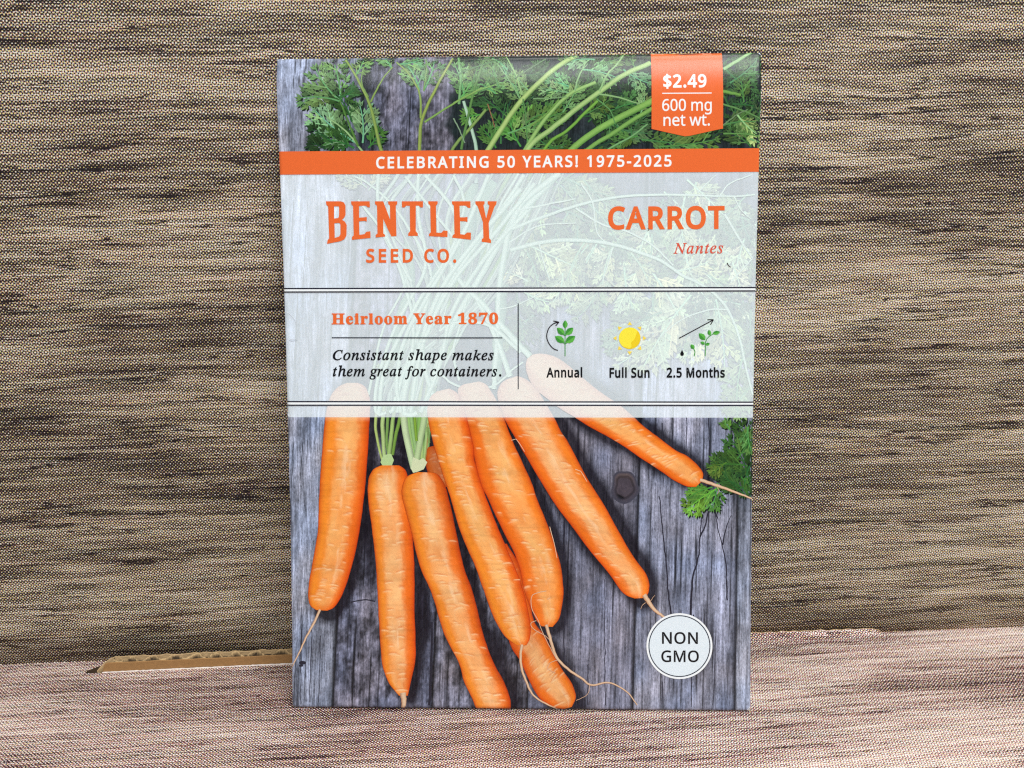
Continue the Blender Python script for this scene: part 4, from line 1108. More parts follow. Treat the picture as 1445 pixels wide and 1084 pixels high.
TEXT = {
'celebrating': '323,517 -29,-1 -28,-6 -25,-8 -35,-20 -28,-26 -16,-22 -13,-24 -10,-27 -8,-30 -4,-32 -2,-35 3,-45 7,-41 12,-36 17,-32 22,-27 27,-22 31,-15 37,-10 41,-3 37,2 35,5 33,7 33,9 0,-63 -33,-10 -34,-7 -24,-4 -27,-1 -30,-1 -55,4 -49,12 -42,20 -36,28 -29,34 -23,41 -16,47 -10,52 -3,57 2,42 6,40 10,37 14,34 18,31 21,28 25,24 29,20 32,16 36,12 39,7 43,3 29,-1 28,-3 28,-5 39,-11 34,-14 -29,-61 -28,11 -31,11 -34,7|1015,0 -320,0 0,573 320,0 0,-64 -248,0 0,-179 233,0 0,-62 -233,0 0,-205 248,0|1250,0 0,573 73,0 0,-509 250,0 0,-64|2101,0 -320,0 0,573 320,0 0,-64 -248,0 0,-179 233,0 0,-62 -233,0 0,-205 248,0|2500,573 66,-4 54,-11 43,-17 30,-26 18,-37 6,-47 -3,-32 -9,-28 -15,-24 -22,-19 -27,-15 -33,-9 0,-4 35,-8 31,-13 26,-18 20,-25 13,-33 4,-40 -3,-33 -8,-30 -13,-26 -19,-22 -23,-19 -27,-14 -31,-11 -36,-6 -39,-2 -201,0 0,573|2515,329 44,2 33,8 24,13 20,30 7,41 -8,40 -25,27 -27,12 -35,7 -45,2 -94,0 0,-182|2409,269 0,-208 115,0 46,3 35,10 25,17 17,21 9,26 4,30 -4,29 -10,24 -17,20 -27,15 -23,7 -28,4 -32,2|3126,573 45,-2 39,-6 33,-10 28,-15 23,-18 18,-22 12,-26 8,-30 2,-34 -4,-42 -13,-34 -19,-28 -23,-21 -27,-16 -28,-12 157,-257 -84,0 -139,237 -114,0 0,-237 -72,0 0,573|3122,510 -82,0 0,-212 86,0 42,3 34,9 26,15 17,22 11,27 4,33 -4,33 -11,27 -19,19 -26,14 -35,7|3936,0 -69,177 -227,0 -68,-177 -73,0 224,575 65,0 222,-575|3781,415 -3,9 -5,14 -5,17 -6,18 -4,16 -4,11 -4,-16 -5,-16 -4,-16 -4,-14 -5,-13 -3,-10 -65,-174 181,0|4380,0 -72,0 0,509 -179,0 0,64 429,0 0,-64 -178,0|4916,0 -207,0 0,42 68,15 0,458 -68,16 0,42 207,0 0,-42 -67,-16 0,-458 67,-15|5591,0 -85,0 -306,476 -3,0 1,-21 2,-23 2,-54 1,-29 0,-29 0,-320 -66,0 0,573 83,0 306,-474 3,0 -1,16 -1,22 -1,27 -2,29 0,30 -1,26 0,324 68,0|6105,302 198,0 0,-280 -31,-10 -31,-7 -32,-6 -33,-4 -36,-2 -38,-1 -57,4 -50,12 -43,20 -38,27 -31,34 -24,41 -18,46 -10,53 -4,57 4,57 12,52 20,47 27,40 33,35 41,27 47,20 54,13 59,4 32,-1 30,-3 29,-5 28,-7 27,-8 25,-10 -27,-63 -33,13 -36,11 -39,7 -40,2 -43,-3 -39,-9 -35,-16 -30,-21 -25,-27 -20,-32 -14,-36 -8,-41 -3,-46 2,-43 8,-41 12,-36 17,-33 23,-27 29,-22 35,-16 41,-10 48,-3 35,1 30,3 25,4 23,5 0,170 -126,0|7011,351 38,-2 34,-7 30,-11 27,-15 22,-19 18,-23 13,-27 8,-30 3,-34 -3,-38 -9,-34 -14,-30 -19,-27 -25,-22 -29,-17 -34,-13 -39,-7 -42,-3 -29,1 -28,3 -26,4 -36,10 -30,13 0,67 32,-16 38,-12 41,-7 38,-3 40,3 35,10 28,17 21,24 13,31 5,39 -4,34 -12,29 -19,23 -27,17 -37,10 -45,3 -24,-1 -27,-3 -26,-4 -21,-4 -35,22 22,271 287,0 0,-65 -227,0 -14,-166 16,3 21,3 24,2|7779,287 -1,-45 -4,-41 -6,-38 -8,-35 -11,-31 -14,-27 -17,-23 -19,-20 -23,-15 -26,-11 -29,-7 -33,-2 -40,4 -36,12 -30,19 -26,27 -21,34 -16,41 -11,47 -7,53 -2,58 2,59 6,53 11,47 15,40 20,34 25,27 31,19 36,12 43,3 40,-3 36,-12 31,-19 26,-27 21,-34 16,-40 12,-47 7,-53|7469,287 2,-49 3,-44 7,-38 9,-31 13,-27 16,-20 30,-19 39,-7 39,7 30,19 16,20 13,26 9,32 7,38 4,44 1,49 -1,49 -4,44 -7,37 -9,32 -13,26 -16,20 -30,20 -39,6 -39,-6 -30,-20 -16,-20 -13,-26 -9,-32 -7,-37 -3,-44|8474,291 149,282 78,0 -191,-351 0,-222 -73,0 0,219 -190,354 78,0|9208,0 -320,0 0,573 320,0 0,-64 -248,0 0,-179 234,0 0,-62 -234,0 0,-205 248,0|9803,0 -69,177 -226,0 -69,-177 -73,0 224,575 65,0 223,-575|9649,415 -4,9 -4,14 -6,17 -5,18 -5,16 -4,11 -4,-16 -4,-16 -4,-16 -5,-14 -4,-13 -3,-10 -65,-174 181,0|10225,573 44,-2 40,-6 33,-10 28,-15 23,-18 18,-22 12,-26 8,-30 2,-34 -4,-42 -13,-34 -19,-28 -24,-21 -26,-16 -29,-12 158,-257 -85,0 -138,237 -114,0 0,-237 -72,0 0,573|10221,510 -82,0 0,-212 86,0 42,3 34,9 25,15 18,22 11,27 4,33 -4,33 -11,27 -19,19 -27,14 -34,7|11000,153 -3,-32 -8,-29 -14,-26 -19,-22 -23,-18 -29,-15 -32,-10 -36,-7 -40,-2 -32,1 -30,2 -28,4 -25,5 -23,7 -19,8 0,69 32,-12 39,-11 29,-6 30,-3 30,-1 39,2 32,9 26,13 18,19 10,22 4,27 -3,26 -9,21 -16,19 -25,17 -22,11 -28,11 -32,13 -34,14 -30,15 -26,17 -20,19 -17,21 -11,24 -7,28 -2,32 2,29 8,26 13,23 17,20 22,17 26,13 28,10 32,6 35,2 30,-1 29,-3 27,-5 38,-10 34,-13 -23,-62 -31,12 -33,9 -36,7 -37,2 -33,-2 -27,-8 -21,-13 -15,-16 -9,-21 -3,-23 3,-27 9,-21 16,-19 23,-16 20,-10 25,-11 29,-12 32,-12 28,-13 25,-14 31,-24 22,-27 14,-34|11279,161 -46,0 -20,412 86,0|11206,43 3,26 11,16 16,9 19,3 19,-3 16,-9 11,-16 4,-26 -4,-25 -11,-16 -16,-10 -19,-3 -19,3 -16,10 -11,16|12077,0 -69,0 0,400 0,22 0,17 1,16 0,15 2,29 -12,-12 -11,-10 -27,-22 -61,-50 -37,47 155,121 59,0|12778,328 -1,-33 -2,-32 -4,-32 -6,-32 -8,-31 -10,-29 -12,-27 -16,-26 -18,-23 -22,-21 -25,-17 -29,-14 -32,-11 -37,-6 -41,-2 -18,0 -20,2 -19,2 -15,4 0,60 15,-4 18,-3 19,-3 18,0 35,2 31,6 27,10 33,22 25,28 13,23 10,24 8,27 6,29 3,29 2,31 -4,0 -14,-18 -17,-16 -20,-14 -24,-10 -29,-7 -33,-2 -31,2 -29,7 -26,12 -23,15 -19,20 -16,24 -11,27 -7,31 -2,35 2,39 8,34 13,31 17,26 21,23 25,17 29,13 32,8 36,3 39,-4 37,-12 33,-20 29,-27 16,-23 14,-26 11,-30 8,-33 5,-37|12584,521 -31,-3 -28,-11 -23,-19 -17,-25 -11,-34 -3,-41 3,-34 9,-29 15,-24 21,-17 27,-11 35,-4 35,4 31,12 25,18 19,22 12,24 3,25 -1,26 -6,26 -10,25 -13,23 -17,19 -22,15 -25,10|13039,0 235,508 -309,0 0,65 384,0 0,-55 -233,-518|13719,351 37,-2 34,-7 31,-11 26,-15 23,-19 18,-23 13,-27 8,-30 2,-34 -3,-38 -8,-34 -14,-30 -20,-27 -24,-22 -30,-17 -34,-13 -38,-7 -43,-3 -29,1 -27,3 -27,4 -36,10 -29,13 0,67 32,-16 38,-12 40,-7 39,-3 40,3 34,10 28,17 21,24 14,31 4,39 -4,34 -11,29 -19,23 -28,17 -36,10 -46,3 -24,-1 -27,-3 -26,-4 -20,-4 -36,22 22,271 287,0 0,-65 -227,0 -13,-166 16,3 20,3 25,2|14099,184 0,62 194,0 0,-62|14852,0 -378,0 0,59 150,151 27,28 24,26 22,23 26,33 18,33 12,34 4,37 -7,42 -21,30 -33,18 -40,6 -40,-3 -34,-11 -32,-17 -32,-23 -38,47 24,18 25,17 28,13 31,11 33,6 35,3 34,-2 31,-7 27,-10 34,-22 26,-30 11,-25 8,-27 2,-30 -2,-29 -6,-28 -11,-27 -13,-26 -18,-26 -20,-25 -23,-26 -26,-27 -28,-29 -119,-118 0,-3 289,0|15423,287 -1,-45 -3,-41 -6,-38 -9,-35 -11,-31 -13,-27 -17,-23 -20,-20 -23,-15 -26,-11 -29,-7 -33,-2 -40,4 -35,12 -31,19 -26,27 -20,34 -16,41 -12,47 -7,53 -2,58 2,59 6,53 11,47 15,40 20,34 26,27 30,19 37,12 42,3 41,-3 35,-12 31,-19 26,-27 21,-34 16,-40 12,-47 7,-53|15114,287 1,-49 4,-44 6,-38 10,-31 12,-27 16,-20 30,-19 39,-7 39,7 31,19 16,20 12,26 10,32 7,38 4,44 1,49 -1,49 -4,44 -7,37 -10,32 -12,26 -16,20 -31,20 -39,6 -39,-6 -30,-20 -16,-20 -12,-26 -10,-32 -6,-37 -4,-44|15990,0 -379,0 0,59 150,151 27,28 25,26 21,23 26,33 19,33 11,34 4,37 -7,42 -21,30 -32,18 -41,6 -39,-3 -34,-11 -32,-17 -33,-23 -38,47 24,18 26,17 28,13 30,11 33,6 35,3 34,-2 31,-7 27,-10 34,-22 26,-30 12,-25 7,-27 2,-30 -2,-29 -6,-28 -10,-27 -14,-26 -17,-26 -21,-25 -23,-26 -25,-27 -28,-29 -120,-118 0,-3 290,0|16362,351 37,-2 34,-7 31,-11 26,-15 23,-19 18,-23 13,-27 8,-30 2,-34 -3,-38 -8,-34 -14,-30 -20,-27 -24,-22 -30,-17 -34,-13 -38,-7 -43,-3 -29,1 -27,3 -27,4 -36,10 -29,13 0,67 32,-16 38,-12 40,-7 39,-3 40,3 34,10 28,17 21,24 14,31 4,39 -4,34 -11,29 -19,23 -28,17 -36,10 -46,3 -24,-1 -27,-3 -26,-4 -20,-4 -36,22 22,271 287,0 0,-65 -227,0 -13,-166 16,3 20,3 25,2',
'price': '203,39 -29,1 -29,3 -28,4 -38,8 -29,11 0,68 31,-12 38,-11 29,-5 27,-3 28,-2 0,162 -33,10 -29,11 -25,12 -29,21 -21,25 -12,30 -4,35 4,37 15,31 22,25 31,19 24,10 27,6 30,3 0,71 51,0 0,-70 41,-3 37,-6 33,-10 30,-11 -21,-59 -27,10 -30,8 -31,6 -32,4 0,-161 34,-11 29,-10 25,-12 31,-19 23,-23 13,-29 5,-37 -5,-35 -14,-30 -23,-26 -32,-20 -39,-14 -47,-8 0,-90 -51,0|254,105 41,8 28,14 16,20 6,25 -2,18 -6,15 -11,12 -17,11 -23,9 -32,9|203,476 -26,-3 -21,-7 -17,-9 -11,-13 -7,-14 -2,-17 2,-19 5,-17 11,-13 15,-12 22,-9 29,-9|916,0 -379,0 0,59 150,151 28,28 24,26 21,23 26,33 19,33 11,34 4,37 -7,42 -21,30 -32,18 -41,6 -39,-3 -34,-11 -32,-17 -33,-23 -37,47 23,18 26,17 28,13 30,11 33,6 35,3 34,-2 31,-7 27,-10 35,-22 25,-30 12,-25 7,-27 2,-30 -2,-29 -6,-28 -10,-27 -14,-26 -17,-26 -20,-25 -23,-26 -26,-27 -28,-29 -120,-118 0,-3 290,0|1055,43 4,26 11,16 15,9 19,3 19,-3 17,-9 11,-16 4,-26 -4,-25 -11,-16 -17,-10 -19,-3 -19,3 -15,10 -11,16|1695,130 -83,0 0,-130 -69,0 0,130 -274,0 0,60 270,386 73,0 0,-383 83,0|1543,374 1,20 0,18 0,17 1,15 1,15 0,15 1,13 0,13 -3,0 -7,-15 -9,-17 -9,-17 -9,-13 -172,-245 205,0|2168,328 -1,-33 -2,-32 -4,-32 -5,-32 -8,-31 -10,-29 -13,-27 -16,-26 -18,-23 -22,-21 -25,-17 -28,-14 -33,-11 -37,-6 -41,-2 -17,0 -20,2 -20,2 -15,4 0,60 15,-4 18,-3 19,-3 18,0 36,2 30,6 27,10 33,22 25,28 13,23 11,24 7,27 6,29 4,29 2,31 -5,0 -14,-18 -17,-16 -20,-14 -24,-10 -29,-7 -32,-2 -32,2 -29,7 -26,12 -23,15 -19,20 -15,24 -12,27 -7,31 -2,35 3,39 7,34 13,31 17,26 21,23 26,17 29,13 32,8 35,3 39,-4 37,-12 33,-20 29,-27 16,-23 14,-26 11,-30 8,-33 5,-37|1974,521 -31,-3 -27,-11 -23,-19 -18,-25 -11,-34 -3,-41 3,-34 9,-29 15,-24 21,-17 28,-11 34,-4 36,4 30,12 25,18 19,22 12,24 4,25 -2,26 -6,26 -9,25 -14,23 -17,19 -21,15 -25,10',
'weight': '44,245 1,33 2,32 4,32 6,32 7,30 11,29 12,28 16,25 18,24 22,20 25,18 28,14 32,10 37,6 41,3 18,-1 20,-1 18,-2 15,-4 0,-60 -15,4 -18,3 -18,2 -18,1 -35,-2 -31,-6 -26,-11 -33,-21 -25,-29 -19,-35 -12,-39 -6,-28 -4,-30 -2,-31 4,0 14,18 17,17 20,13 24,11 29,6 32,2 32,-2 29,-7 26,-11 23,-16 19,-19 16,-24 12,-28 7,-31 2,-36 -2,-37 -8,-35 -12,-30 -17,-27 -21,-22 -25,-18 -29,-13 -32,-7 -36,-3 -40,4 -36,11 -33,19 -29,28 -17,22 -14,27 -11,30 -8,33 -5,38|238,51 32,4 27,11 23,18 17,25 11,34 3,41 -3,34 -9,29 -15,24 -22,18 -28,11 -33,3 -36,-4 -30,-12 -25,-17 -19,-22 -12,-25 -4,-25 2,-26 6,-26 10,-25 13,-22 18,-20 21,-15 25,-9|878,287 -1,-45 -4,-41 -5,-38 -9,-35 -11,-31 -14,-27 -16,-23 -20,-20 -23,-15 -26,-11 -29,-7 -33,-2 -40,4 -35,12 -31,19 -26,27 -21,34 -16,41 -11,47 -7,53 -2,58 2,59 6,53 11,47 15,40 20,34 25,27 31,19 37,12 42,3 41,-3 35,-12 31,-19 26,-27 21,-34 16,-40 12,-47 7,-53|569,287 1,-49 4,-44 6,-38 10,-31 12,-27 16,-20 30,-19 39,-7 39,7 31,19 15,20 13,26 10,32 6,38 4,44 2,49 -2,49 -4,44 -6,37 -10,32 -13,26 -15,20 -31,20 -39,6 -39,-6 -30,-20 -16,-20 -12,-26 -10,-32 -6,-37 -4,-44|1337,287 -1,-45 -4,-41 -6,-38 -8,-35 -11,-31 -14,-27 -17,-23 -19,-20 -23,-15 -26,-11 -29,-7 -33,-2 -40,4 -36,12 -30,19 -26,27 -21,34 -16,41 -11,47 -7,53 -2,58 2,59 6,53 11,47 15,40 20,34 25,27 31,19 36,12 43,3 40,-3 36,-12 31,-19 26,-27 21,-34 16,-40 12,-47 6,-53|1027,287 2,-49 3,-44 7,-38 9,-31 13,-27 16,-20 30,-19 39,-7 39,7 30,19 16,20 13,26 9,32 7,38 4,44 1,49 -1,49 -4,44 -7,37 -9,32 -13,26 -16,20 -30,20 -39,6 -39,-6 -30,-20 -16,-20 -13,-26 -9,-32 -7,-37 -3,-44|2124,438 45,-4 36,-13 28,-20 20,-30 12,-41 4,-50 0,-280 -69,0 0,277 -6,44 -16,32 -27,19 -39,7 -37,-5 -30,-12 -22,-20 -15,-27 -9,-35 -3,-43 0,-237 -70,0 0,277 -2,31 -7,25 -12,20 -17,14 -22,9 -28,3 -39,-5 -29,-14 -22,-22 -14,-30 -6,-25 -3,-28 -2,-32 0,-223 -70,0 0,430 57,0 10,-59 4,0 15,21 18,17 21,13 23,9 25,5 25,2 31,-2 28,-6 24,-10 29,-22 19,-32 4,0 17,22 19,18 23,14 26,10 26,6|2555,438 40,-4 37,-12 31,-20 27,-29 4,0 9,57 56,0 0,-437 -2,-39 -7,-34 -11,-29 -17,-26 -21,-20 -26,-17 -31,-11 -36,-7 -41,-2 -30,0 -29,3 -26,3 -37,9 -33,12 0,65 33,-14 39,-11 27,-5 30,-3 30,-1 34,4 29,11 24,18 18,24 10,29 4,35 0,17 0,12 0,16 1,15 1,10 -3,0 -25,-29 -31,-20 -36,-12 -41,-4 -52,6 -43,20 -36,33 -26,44 -15,54 -5,65 5,64 15,54 26,45 36,34 43,20|2565,379 -34,-5 -28,-15 -22,-23 -16,-33 -8,-26 -4,-30 -2,-34 4,-48 9,-41 17,-32 22,-24 29,-14 34,-4 31,2 25,6 22,11 17,16 13,20 9,26 6,30 1,36 0,17 -1,37 -4,31 -8,27 -17,31 -24,22 -32,12',
'net': '275,438 47,-4 39,-13 30,-20 22,-30 13,-41 5,-50 0,-280 -70,0 0,275 -3,32 -7,26 -13,20 -30,19 -43,7 -43,-5 -33,-13 -23,-23 -15,-30 -9,-39 -3,-46 0,-223 -71,0 0,430 57,0 11,-59 4,0 16,21 19,17 23,13 24,9 26,5|730,438 35,-3 32,-8 28,-13 24,-18 21,-23 16,-27 12,-31 7,-34 2,-37 0,-43 -294,0 5,-44 12,-38 20,-29 27,-21 33,-13 40,-4 38,2 34,6 33,9 33,13 0,-62 -33,-12 -32,-9 -35,-5 -41,-2 -39,3 -36,8 -33,14 -29,19 -25,25 -19,30 -15,35 -8,41 -3,45 2,45 8,40 13,36 18,31 22,26 27,21 30,15 33,9|729,380 -31,-3 -27,-11 -22,-18 -17,-25 -11,-30 -7,-36 219,0 -3,35 -8,30 -14,24 -20,18 -26,12|1160,50 16,0 16,3 16,2 12,4 0,-54 -14,-5 -18,-4 -21,-3 -19,-1 -33,3 -30,9 -25,16 -21,24 -10,22 -5,27 -2,32 0,250 -61,0 0,34 61,28 29,91 41,0 0,-98 125,0 0,-55 -125,0 0,-248 5,-34 14,-24 22,-15|1791,243 -4,17 -5,16 -5,16 -4,16 -3,14 -3,13 -3,12 -2,10 -3,0 -2,-10 -3,-12 -3,-13 -3,-15 -4,-15 -4,-17 -5,-16 -5,-17 -77,-241 -80,0 -118,430 73,0 59,-230 6,-23 6,-24 5,-23 5,-22 4,-19 2,-17 3,0 3,11 3,13 7,31 4,16 4,16 4,15 4,13 76,243 77,0 74,-243 6,-19 6,-20 5,-20 6,-20 4,-19 2,-16 3,0 2,15 4,19 5,21 6,24 6,24 6,24 60,230 72,0 -119,-430 -83,0|2288,50 16,0 17,3 15,2 12,4 0,-54 -14,-5 -18,-4 -20,-3 -20,-1 -33,3 -29,9 -26,16 -20,24 -10,22 -6,27 -2,32 0,250 -61,0 0,34 62,28 28,91 42,0 0,-98 124,0 0,-55 -124,0 0,-248 4,-34 14,-24 22,-15|2423,43 4,26 11,16 16,9 18,3 20,-3 16,-9 11,-16 4,-26 -4,-25 -11,-16 -16,-10 -20,-3 -18,3 -16,10 -11,16',
'seedco': '403,153 -3,-32 -8,-29 -14,-26 -19,-22 -24,-18 -28,-15 -33,-10 -36,-7 -40,-2 -31,1 -30,2 -28,4 -26,5 -22,7 -20,8 0,69 32,-12 40,-11 29,-6 29,-3 30,-1 39,2 33,9 25,13 18,19 11,22 3,27 -3,26 -9,21 -16,19 -25,17 -22,11 -27,11 -32,13 -35,14 -30,15 -25,17 -21,19 -16,21 -12,24 -7,28 -2,32 3,29 7,26 13,23 18,20 21,17 26,13 29,10 32,6 34,2 31,-1 28,-3 28,-5 37,-10 34,-13 -23,-62 -30,12 -34,9 -36,7 -37,2 -33,-2 -27,-8 -21,-13 -15,-16 -9,-21 -3,-23 3,-27 9,-21 16,-19 23,-16 21,-10 24,-11 29,-12 32,-12 29,-13 25,-14 30,-24 23,-27 13,-34|998,0 -320,0 0,573 320,0 0,-64 -248,0 0,-179 234,0 0,-62 -234,0 0,-205 248,0|1604,0 -320,0 0,573 320,0 0,-64 -248,0 0,-179 233,0 0,-62 -233,0 0,-205 248,0|2348,292 -3,-61 -12,-54 -20,-46 -27,-40 -35,-33 -40,-25 -48,-18 -54,-11 -60,-4 -159,0 0,573 176,0 55,-4 50,-11 45,-18 39,-24 33,-32 26,-38 19,-45 12,-51|2272,289 -3,48 -8,42 -14,36 -19,29 -25,25 -30,18 -34,13 -40,8 -43,3 -94,0 0,-449 78,0 71,6 58,19 45,32 32,45 20,56|3249,517 -29,-1 -28,-6 -26,-8 -34,-20 -28,-26 -16,-22 -13,-24 -10,-27 -8,-30 -4,-32 -2,-35 2,-45 8,-41 12,-36 17,-32 22,-27 27,-22 31,-15 37,-10 41,-3 37,2 35,5 33,7 32,9 0,-63 -32,-10 -34,-7 -24,-4 -27,-1 -30,-1 -55,4 -49,12 -42,20 -36,28 -29,34 -23,41 -16,47 -10,52 -3,57 2,42 6,40 10,37 14,34 17,31 22,28 25,24 29,20 32,16 36,12 39,7 43,3 29,-1 28,-3 28,-5 39,-11 34,-14 -29,-61 -28,11 -31,11 -34,7|4170,287 -2,-43 -5,-40 -10,-38 -13,-34 -16,-31 -21,-28 -24,-24 -27,-20 -31,-16 -35,-12 -38,-7 -42,-2 -43,2 -39,7 -35,12 -31,16 -28,20 -23,24 -20,28 -17,31 -12,35 -9,37 -6,41 -1,43 3,56 9,52 17,46 22,40 29,35 36,28 43,20 50,12 56,4 54,-4 48,-12 42,-20 36,-28 30,-34 23,-41 17,-46 10,-52|3718,287 2,-46 7,-41 11,-37 16,-32 20,-27 26,-21 31,-16 35,-9 40,-3 41,3 35,9 31,16 25,21 20,27 16,32 11,37 7,41 2,46 -5,67 -15,57 -25,46 -36,34 -47,20 -59,7 -41,-3 -35,-9 -31,-16 -26,-21 -20,-26 -16,-32 -11,-37 -7,-41|4437,43 3,26 11,16 16,9 19,3 19,-3 16,-9 11,-16 4,-26 -4,-25 -11,-16 -16,-10 -19,-3 -19,3 -16,10 -11,16',
'carrot': '323,517 -29,-1 -28,-6 -25,-8 -35,-20 -28,-26 -16,-22 -13,-24 -10,-27 -8,-30 -4,-32 -2,-35 3,-45 7,-41 12,-36 17,-32 22,-27 27,-22 31,-15 37,-10 41,-3 37,2 35,5 33,7 33,9 0,-63 -33,-10 -34,-7 -24,-4 -27,-1 -30,-1 -55,4 -49,12 -42,20 -36,28 -29,34 -23,41 -16,47 -10,52 -3,57 2,42 6,40 10,37 14,34 18,31 21,28 25,24 29,20 32,16 36,12 39,7 43,3 29,-1 28,-3 28,-5 39,-11 34,-14 -29,-61 -28,11 -31,11 -34,7|1009,0 -69,177 -227,0 -68,-177 -73,0 224,575 65,0 222,-575|854,415 -3,9 -5,14 -5,17 -6,18 -4,16 -4,11 -4,-16 -5,-16 -4,-16 -4,-14 -5,-13 -3,-10 -65,-174 181,0|1385,573 45,-2 39,-6 33,-10 29,-15 22,-18 18,-22 13,-26 7,-30 3,-34 -5,-42 -12,-34 -19,-28 -24,-21 -27,-16 -28,-12 157,-257 -84,0 -139,237 -114,0 0,-237 -72,0 0,573|1381,510 -82,0 0,-212 86,0 42,3 34,9 26,15 18,22 10,27 4,33 -4,33 -11,27 -19,19 -26,14 -35,7|1949,573 45,-2 39,-6 33,-10 28,-15 23,-18 18,-22 12,-26 8,-30 2,-34 -4,-42 -13,-34 -19,-28 -23,-21 -27,-16 -28,-12 157,-257 -84,0 -139,237 -114,0 0,-237 -72,0 0,573|1945,510 -82,0 0,-212 86,0 42,3 34,9 26,15 17,22 11,27 4,33 -4,33 -11,27 -19,19 -26,14 -35,7|2854,287 -2,-43 -5,-40 -10,-38 -13,-34 -16,-31 -21,-28 -24,-24 -27,-20 -31,-16 -35,-12 -38,-7 -42,-2 -43,2 -39,7 -35,12 -31,16 -27,20 -24,24 -20,28 -17,31 -12,35 -9,37 -5,41 -2,43 3,56 10,52 16,46 22,40 29,35 36,28 43,20 50,12 56,4 54,-4 48,-12 43,-20 35,-28 30,-34 23,-41 17,-46 10,-52|2402,287 2,-46 7,-41 11,-37 16,-32 21,-27 25,-21 31,-16 35,-9 40,-3 41,3 35,9 31,16 25,21 20,27 16,32 11,37 7,41 2,46 -5,67 -15,57 -25,46 -36,34 -47,20 -59,7 -41,-3 -35,-9 -31,-16 -25,-21 -21,-26 -16,-32 -11,-37 -7,-41|3227,0 -72,0 0,509 -179,0 0,64 429,0 0,-64 -178,0',
'annual': '437,0 -69,177 -227,0 -68,-177 -73,0 224,575 65,0 223,-575|282,415 -3,9 -5,14 -5,17 -6,18 -4,16 -4,11 -4,-16 -4,-16 -5,-16 -4,-14 -4,-13 -4,-10 -65,-174 181,0|837,438 48,-4 38,-13 31,-20 22,-30 13,-41 4,-50 0,-280 -70,0 0,275 -2,32 -8,26 -13,20 -30,19 -43,7 -43,-5 -32,-13 -24,-23 -15,-30 -9,-39 -3,-46 0,-223 -70,0 0,430 57,0 10,-59 4,0 16,21 20,17 22,13 25,9 26,5|1383,438 47,-4 39,-13 30,-20 22,-30 13,-41 5,-50 0,-280 -70,0 0,275 -3,32 -7,26 -13,20 -30,19 -43,7 -43,-5 -33,-13 -23,-23 -15,-30 -9,-39 -3,-46 0,-223 -71,0 0,430 57,0 11,-59 4,0 16,21 19,17 23,13 24,9 26,5|2081,430 0,-430 -58,0 -10,57 -3,0 -16,-21 -20,-16 -22,-12 -25,-9 -26,-5 -28,-2 -32,2 -29,5 -25,9 -30,21 -22,30 -10,26 -6,29 -2,34 0,282 71,0 0,-277 3,-31 8,-26 13,-20 29,-19 43,-6 43,4 33,14 23,22 16,30 6,25 4,29 1,31 0,224|2430,437 48,-4 39,-11 29,-19 21,-28 13,-37 4,-45 0,-293 -51,0 -14,61 -3,0 -19,-21 -19,-18 -21,-13 -24,-10 -28,-5 -33,-2 -37,3 -33,11 -27,17 -21,25 -14,32 -4,39 6,40 17,33 28,27 39,19 52,13 64,6 73,2 0,26 -6,45 -17,29 -28,16 -38,5 -33,-2 -31,-8 -29,-11 -28,-12 -22,53 31,14 36,12 26,6 27,4|2451,208 -48,-5 -37,-8 -26,-13 -23,-27 -8,-36 6,-32 16,-21 25,-13 32,-4 34,3 30,10 26,17 20,24 12,31 4,38 0,38|2838,0 -71,0 0,609 71,0',
'sun': '150,0 -72,0 0,573 320,0 0,-64 -248,0 0,-203 233,0 0,-63 -233,0|894,430 0,-430 -58,0 -11,57 -3,0 -15,-21 -20,-16 -23,-12 -24,-9 -27,-5 -27,-2 -32,2 -29,5 -25,9 -31,21 -22,30 -10,26 -5,29 -2,34 0,282 71,0 0,-277 3,-31 7,-26 13,-20 30,-19 42,-6 43,4 33,14 24,22 15,30 7,25 4,29 1,31 0,224|1151,0 -71,0 0,609 71,0|1407,0 -70,0 0,609 70,0|2187,153 -3,-32 -8,-29 -14,-26 -19,-22 -24,-18 -28,-15 -33,-10 -36,-7 -40,-2 -31,1 -30,2 -28,4 -26,5 -22,7 -20,8 0,69 32,-12 40,-11 29,-6 29,-3 30,-1 39,2 33,9 25,13 18,19 11,22 3,27 -3,26 -9,21 -16,19 -25,17 -22,11 -27,11 -32,13 -35,14 -30,15 -25,17 -21,19 -16,21 -12,24 -6,28 -3,32 3,29 8,26 12,23 18,20 21,17 26,13 29,10 32,6 34,2 31,-1 29,-3 27,-5 37,-10 34,-13 -22,-62 -31,12 -34,9 -36,7 -37,2 -33,-2 -27,-8 -21,-13 -15,-16 -9,-21 -3,-23 3,-27 9,-21 16,-19 23,-16 21,-10 24,-11 29,-12 32,-12 29,-13 25,-14 30,-24 23,-27 13,-34|2702,430 0,-430 -58,0 -10,57 -4,0 -15,-21 -20,-16 -23,-12 -24,-9 -26,-5 -28,-2 -32,2 -29,5 -25,9 -31,21 -22,30 -9,26 -6,29 -2,34 0,282 71,0 0,-277 3,-31 7,-26 13,-20 30,-19 42,-6 43,4 33,14 24,22 16,30 6,25 4,29 1,31 0,224|3095,438 47,-4 39,-13 30,-20 22,-30 13,-41 5,-50 0,-280 -70,0 0,275 -3,32 -8,26 -12,20 -30,19 -43,7 -43,-5 -33,-13 -23,-23 -15,-30 -9,-39 -3,-46 0,-223 -71,0 0,430 57,0 10,-59 4,0 17,21 19,17 23,13 24,9 26,5',
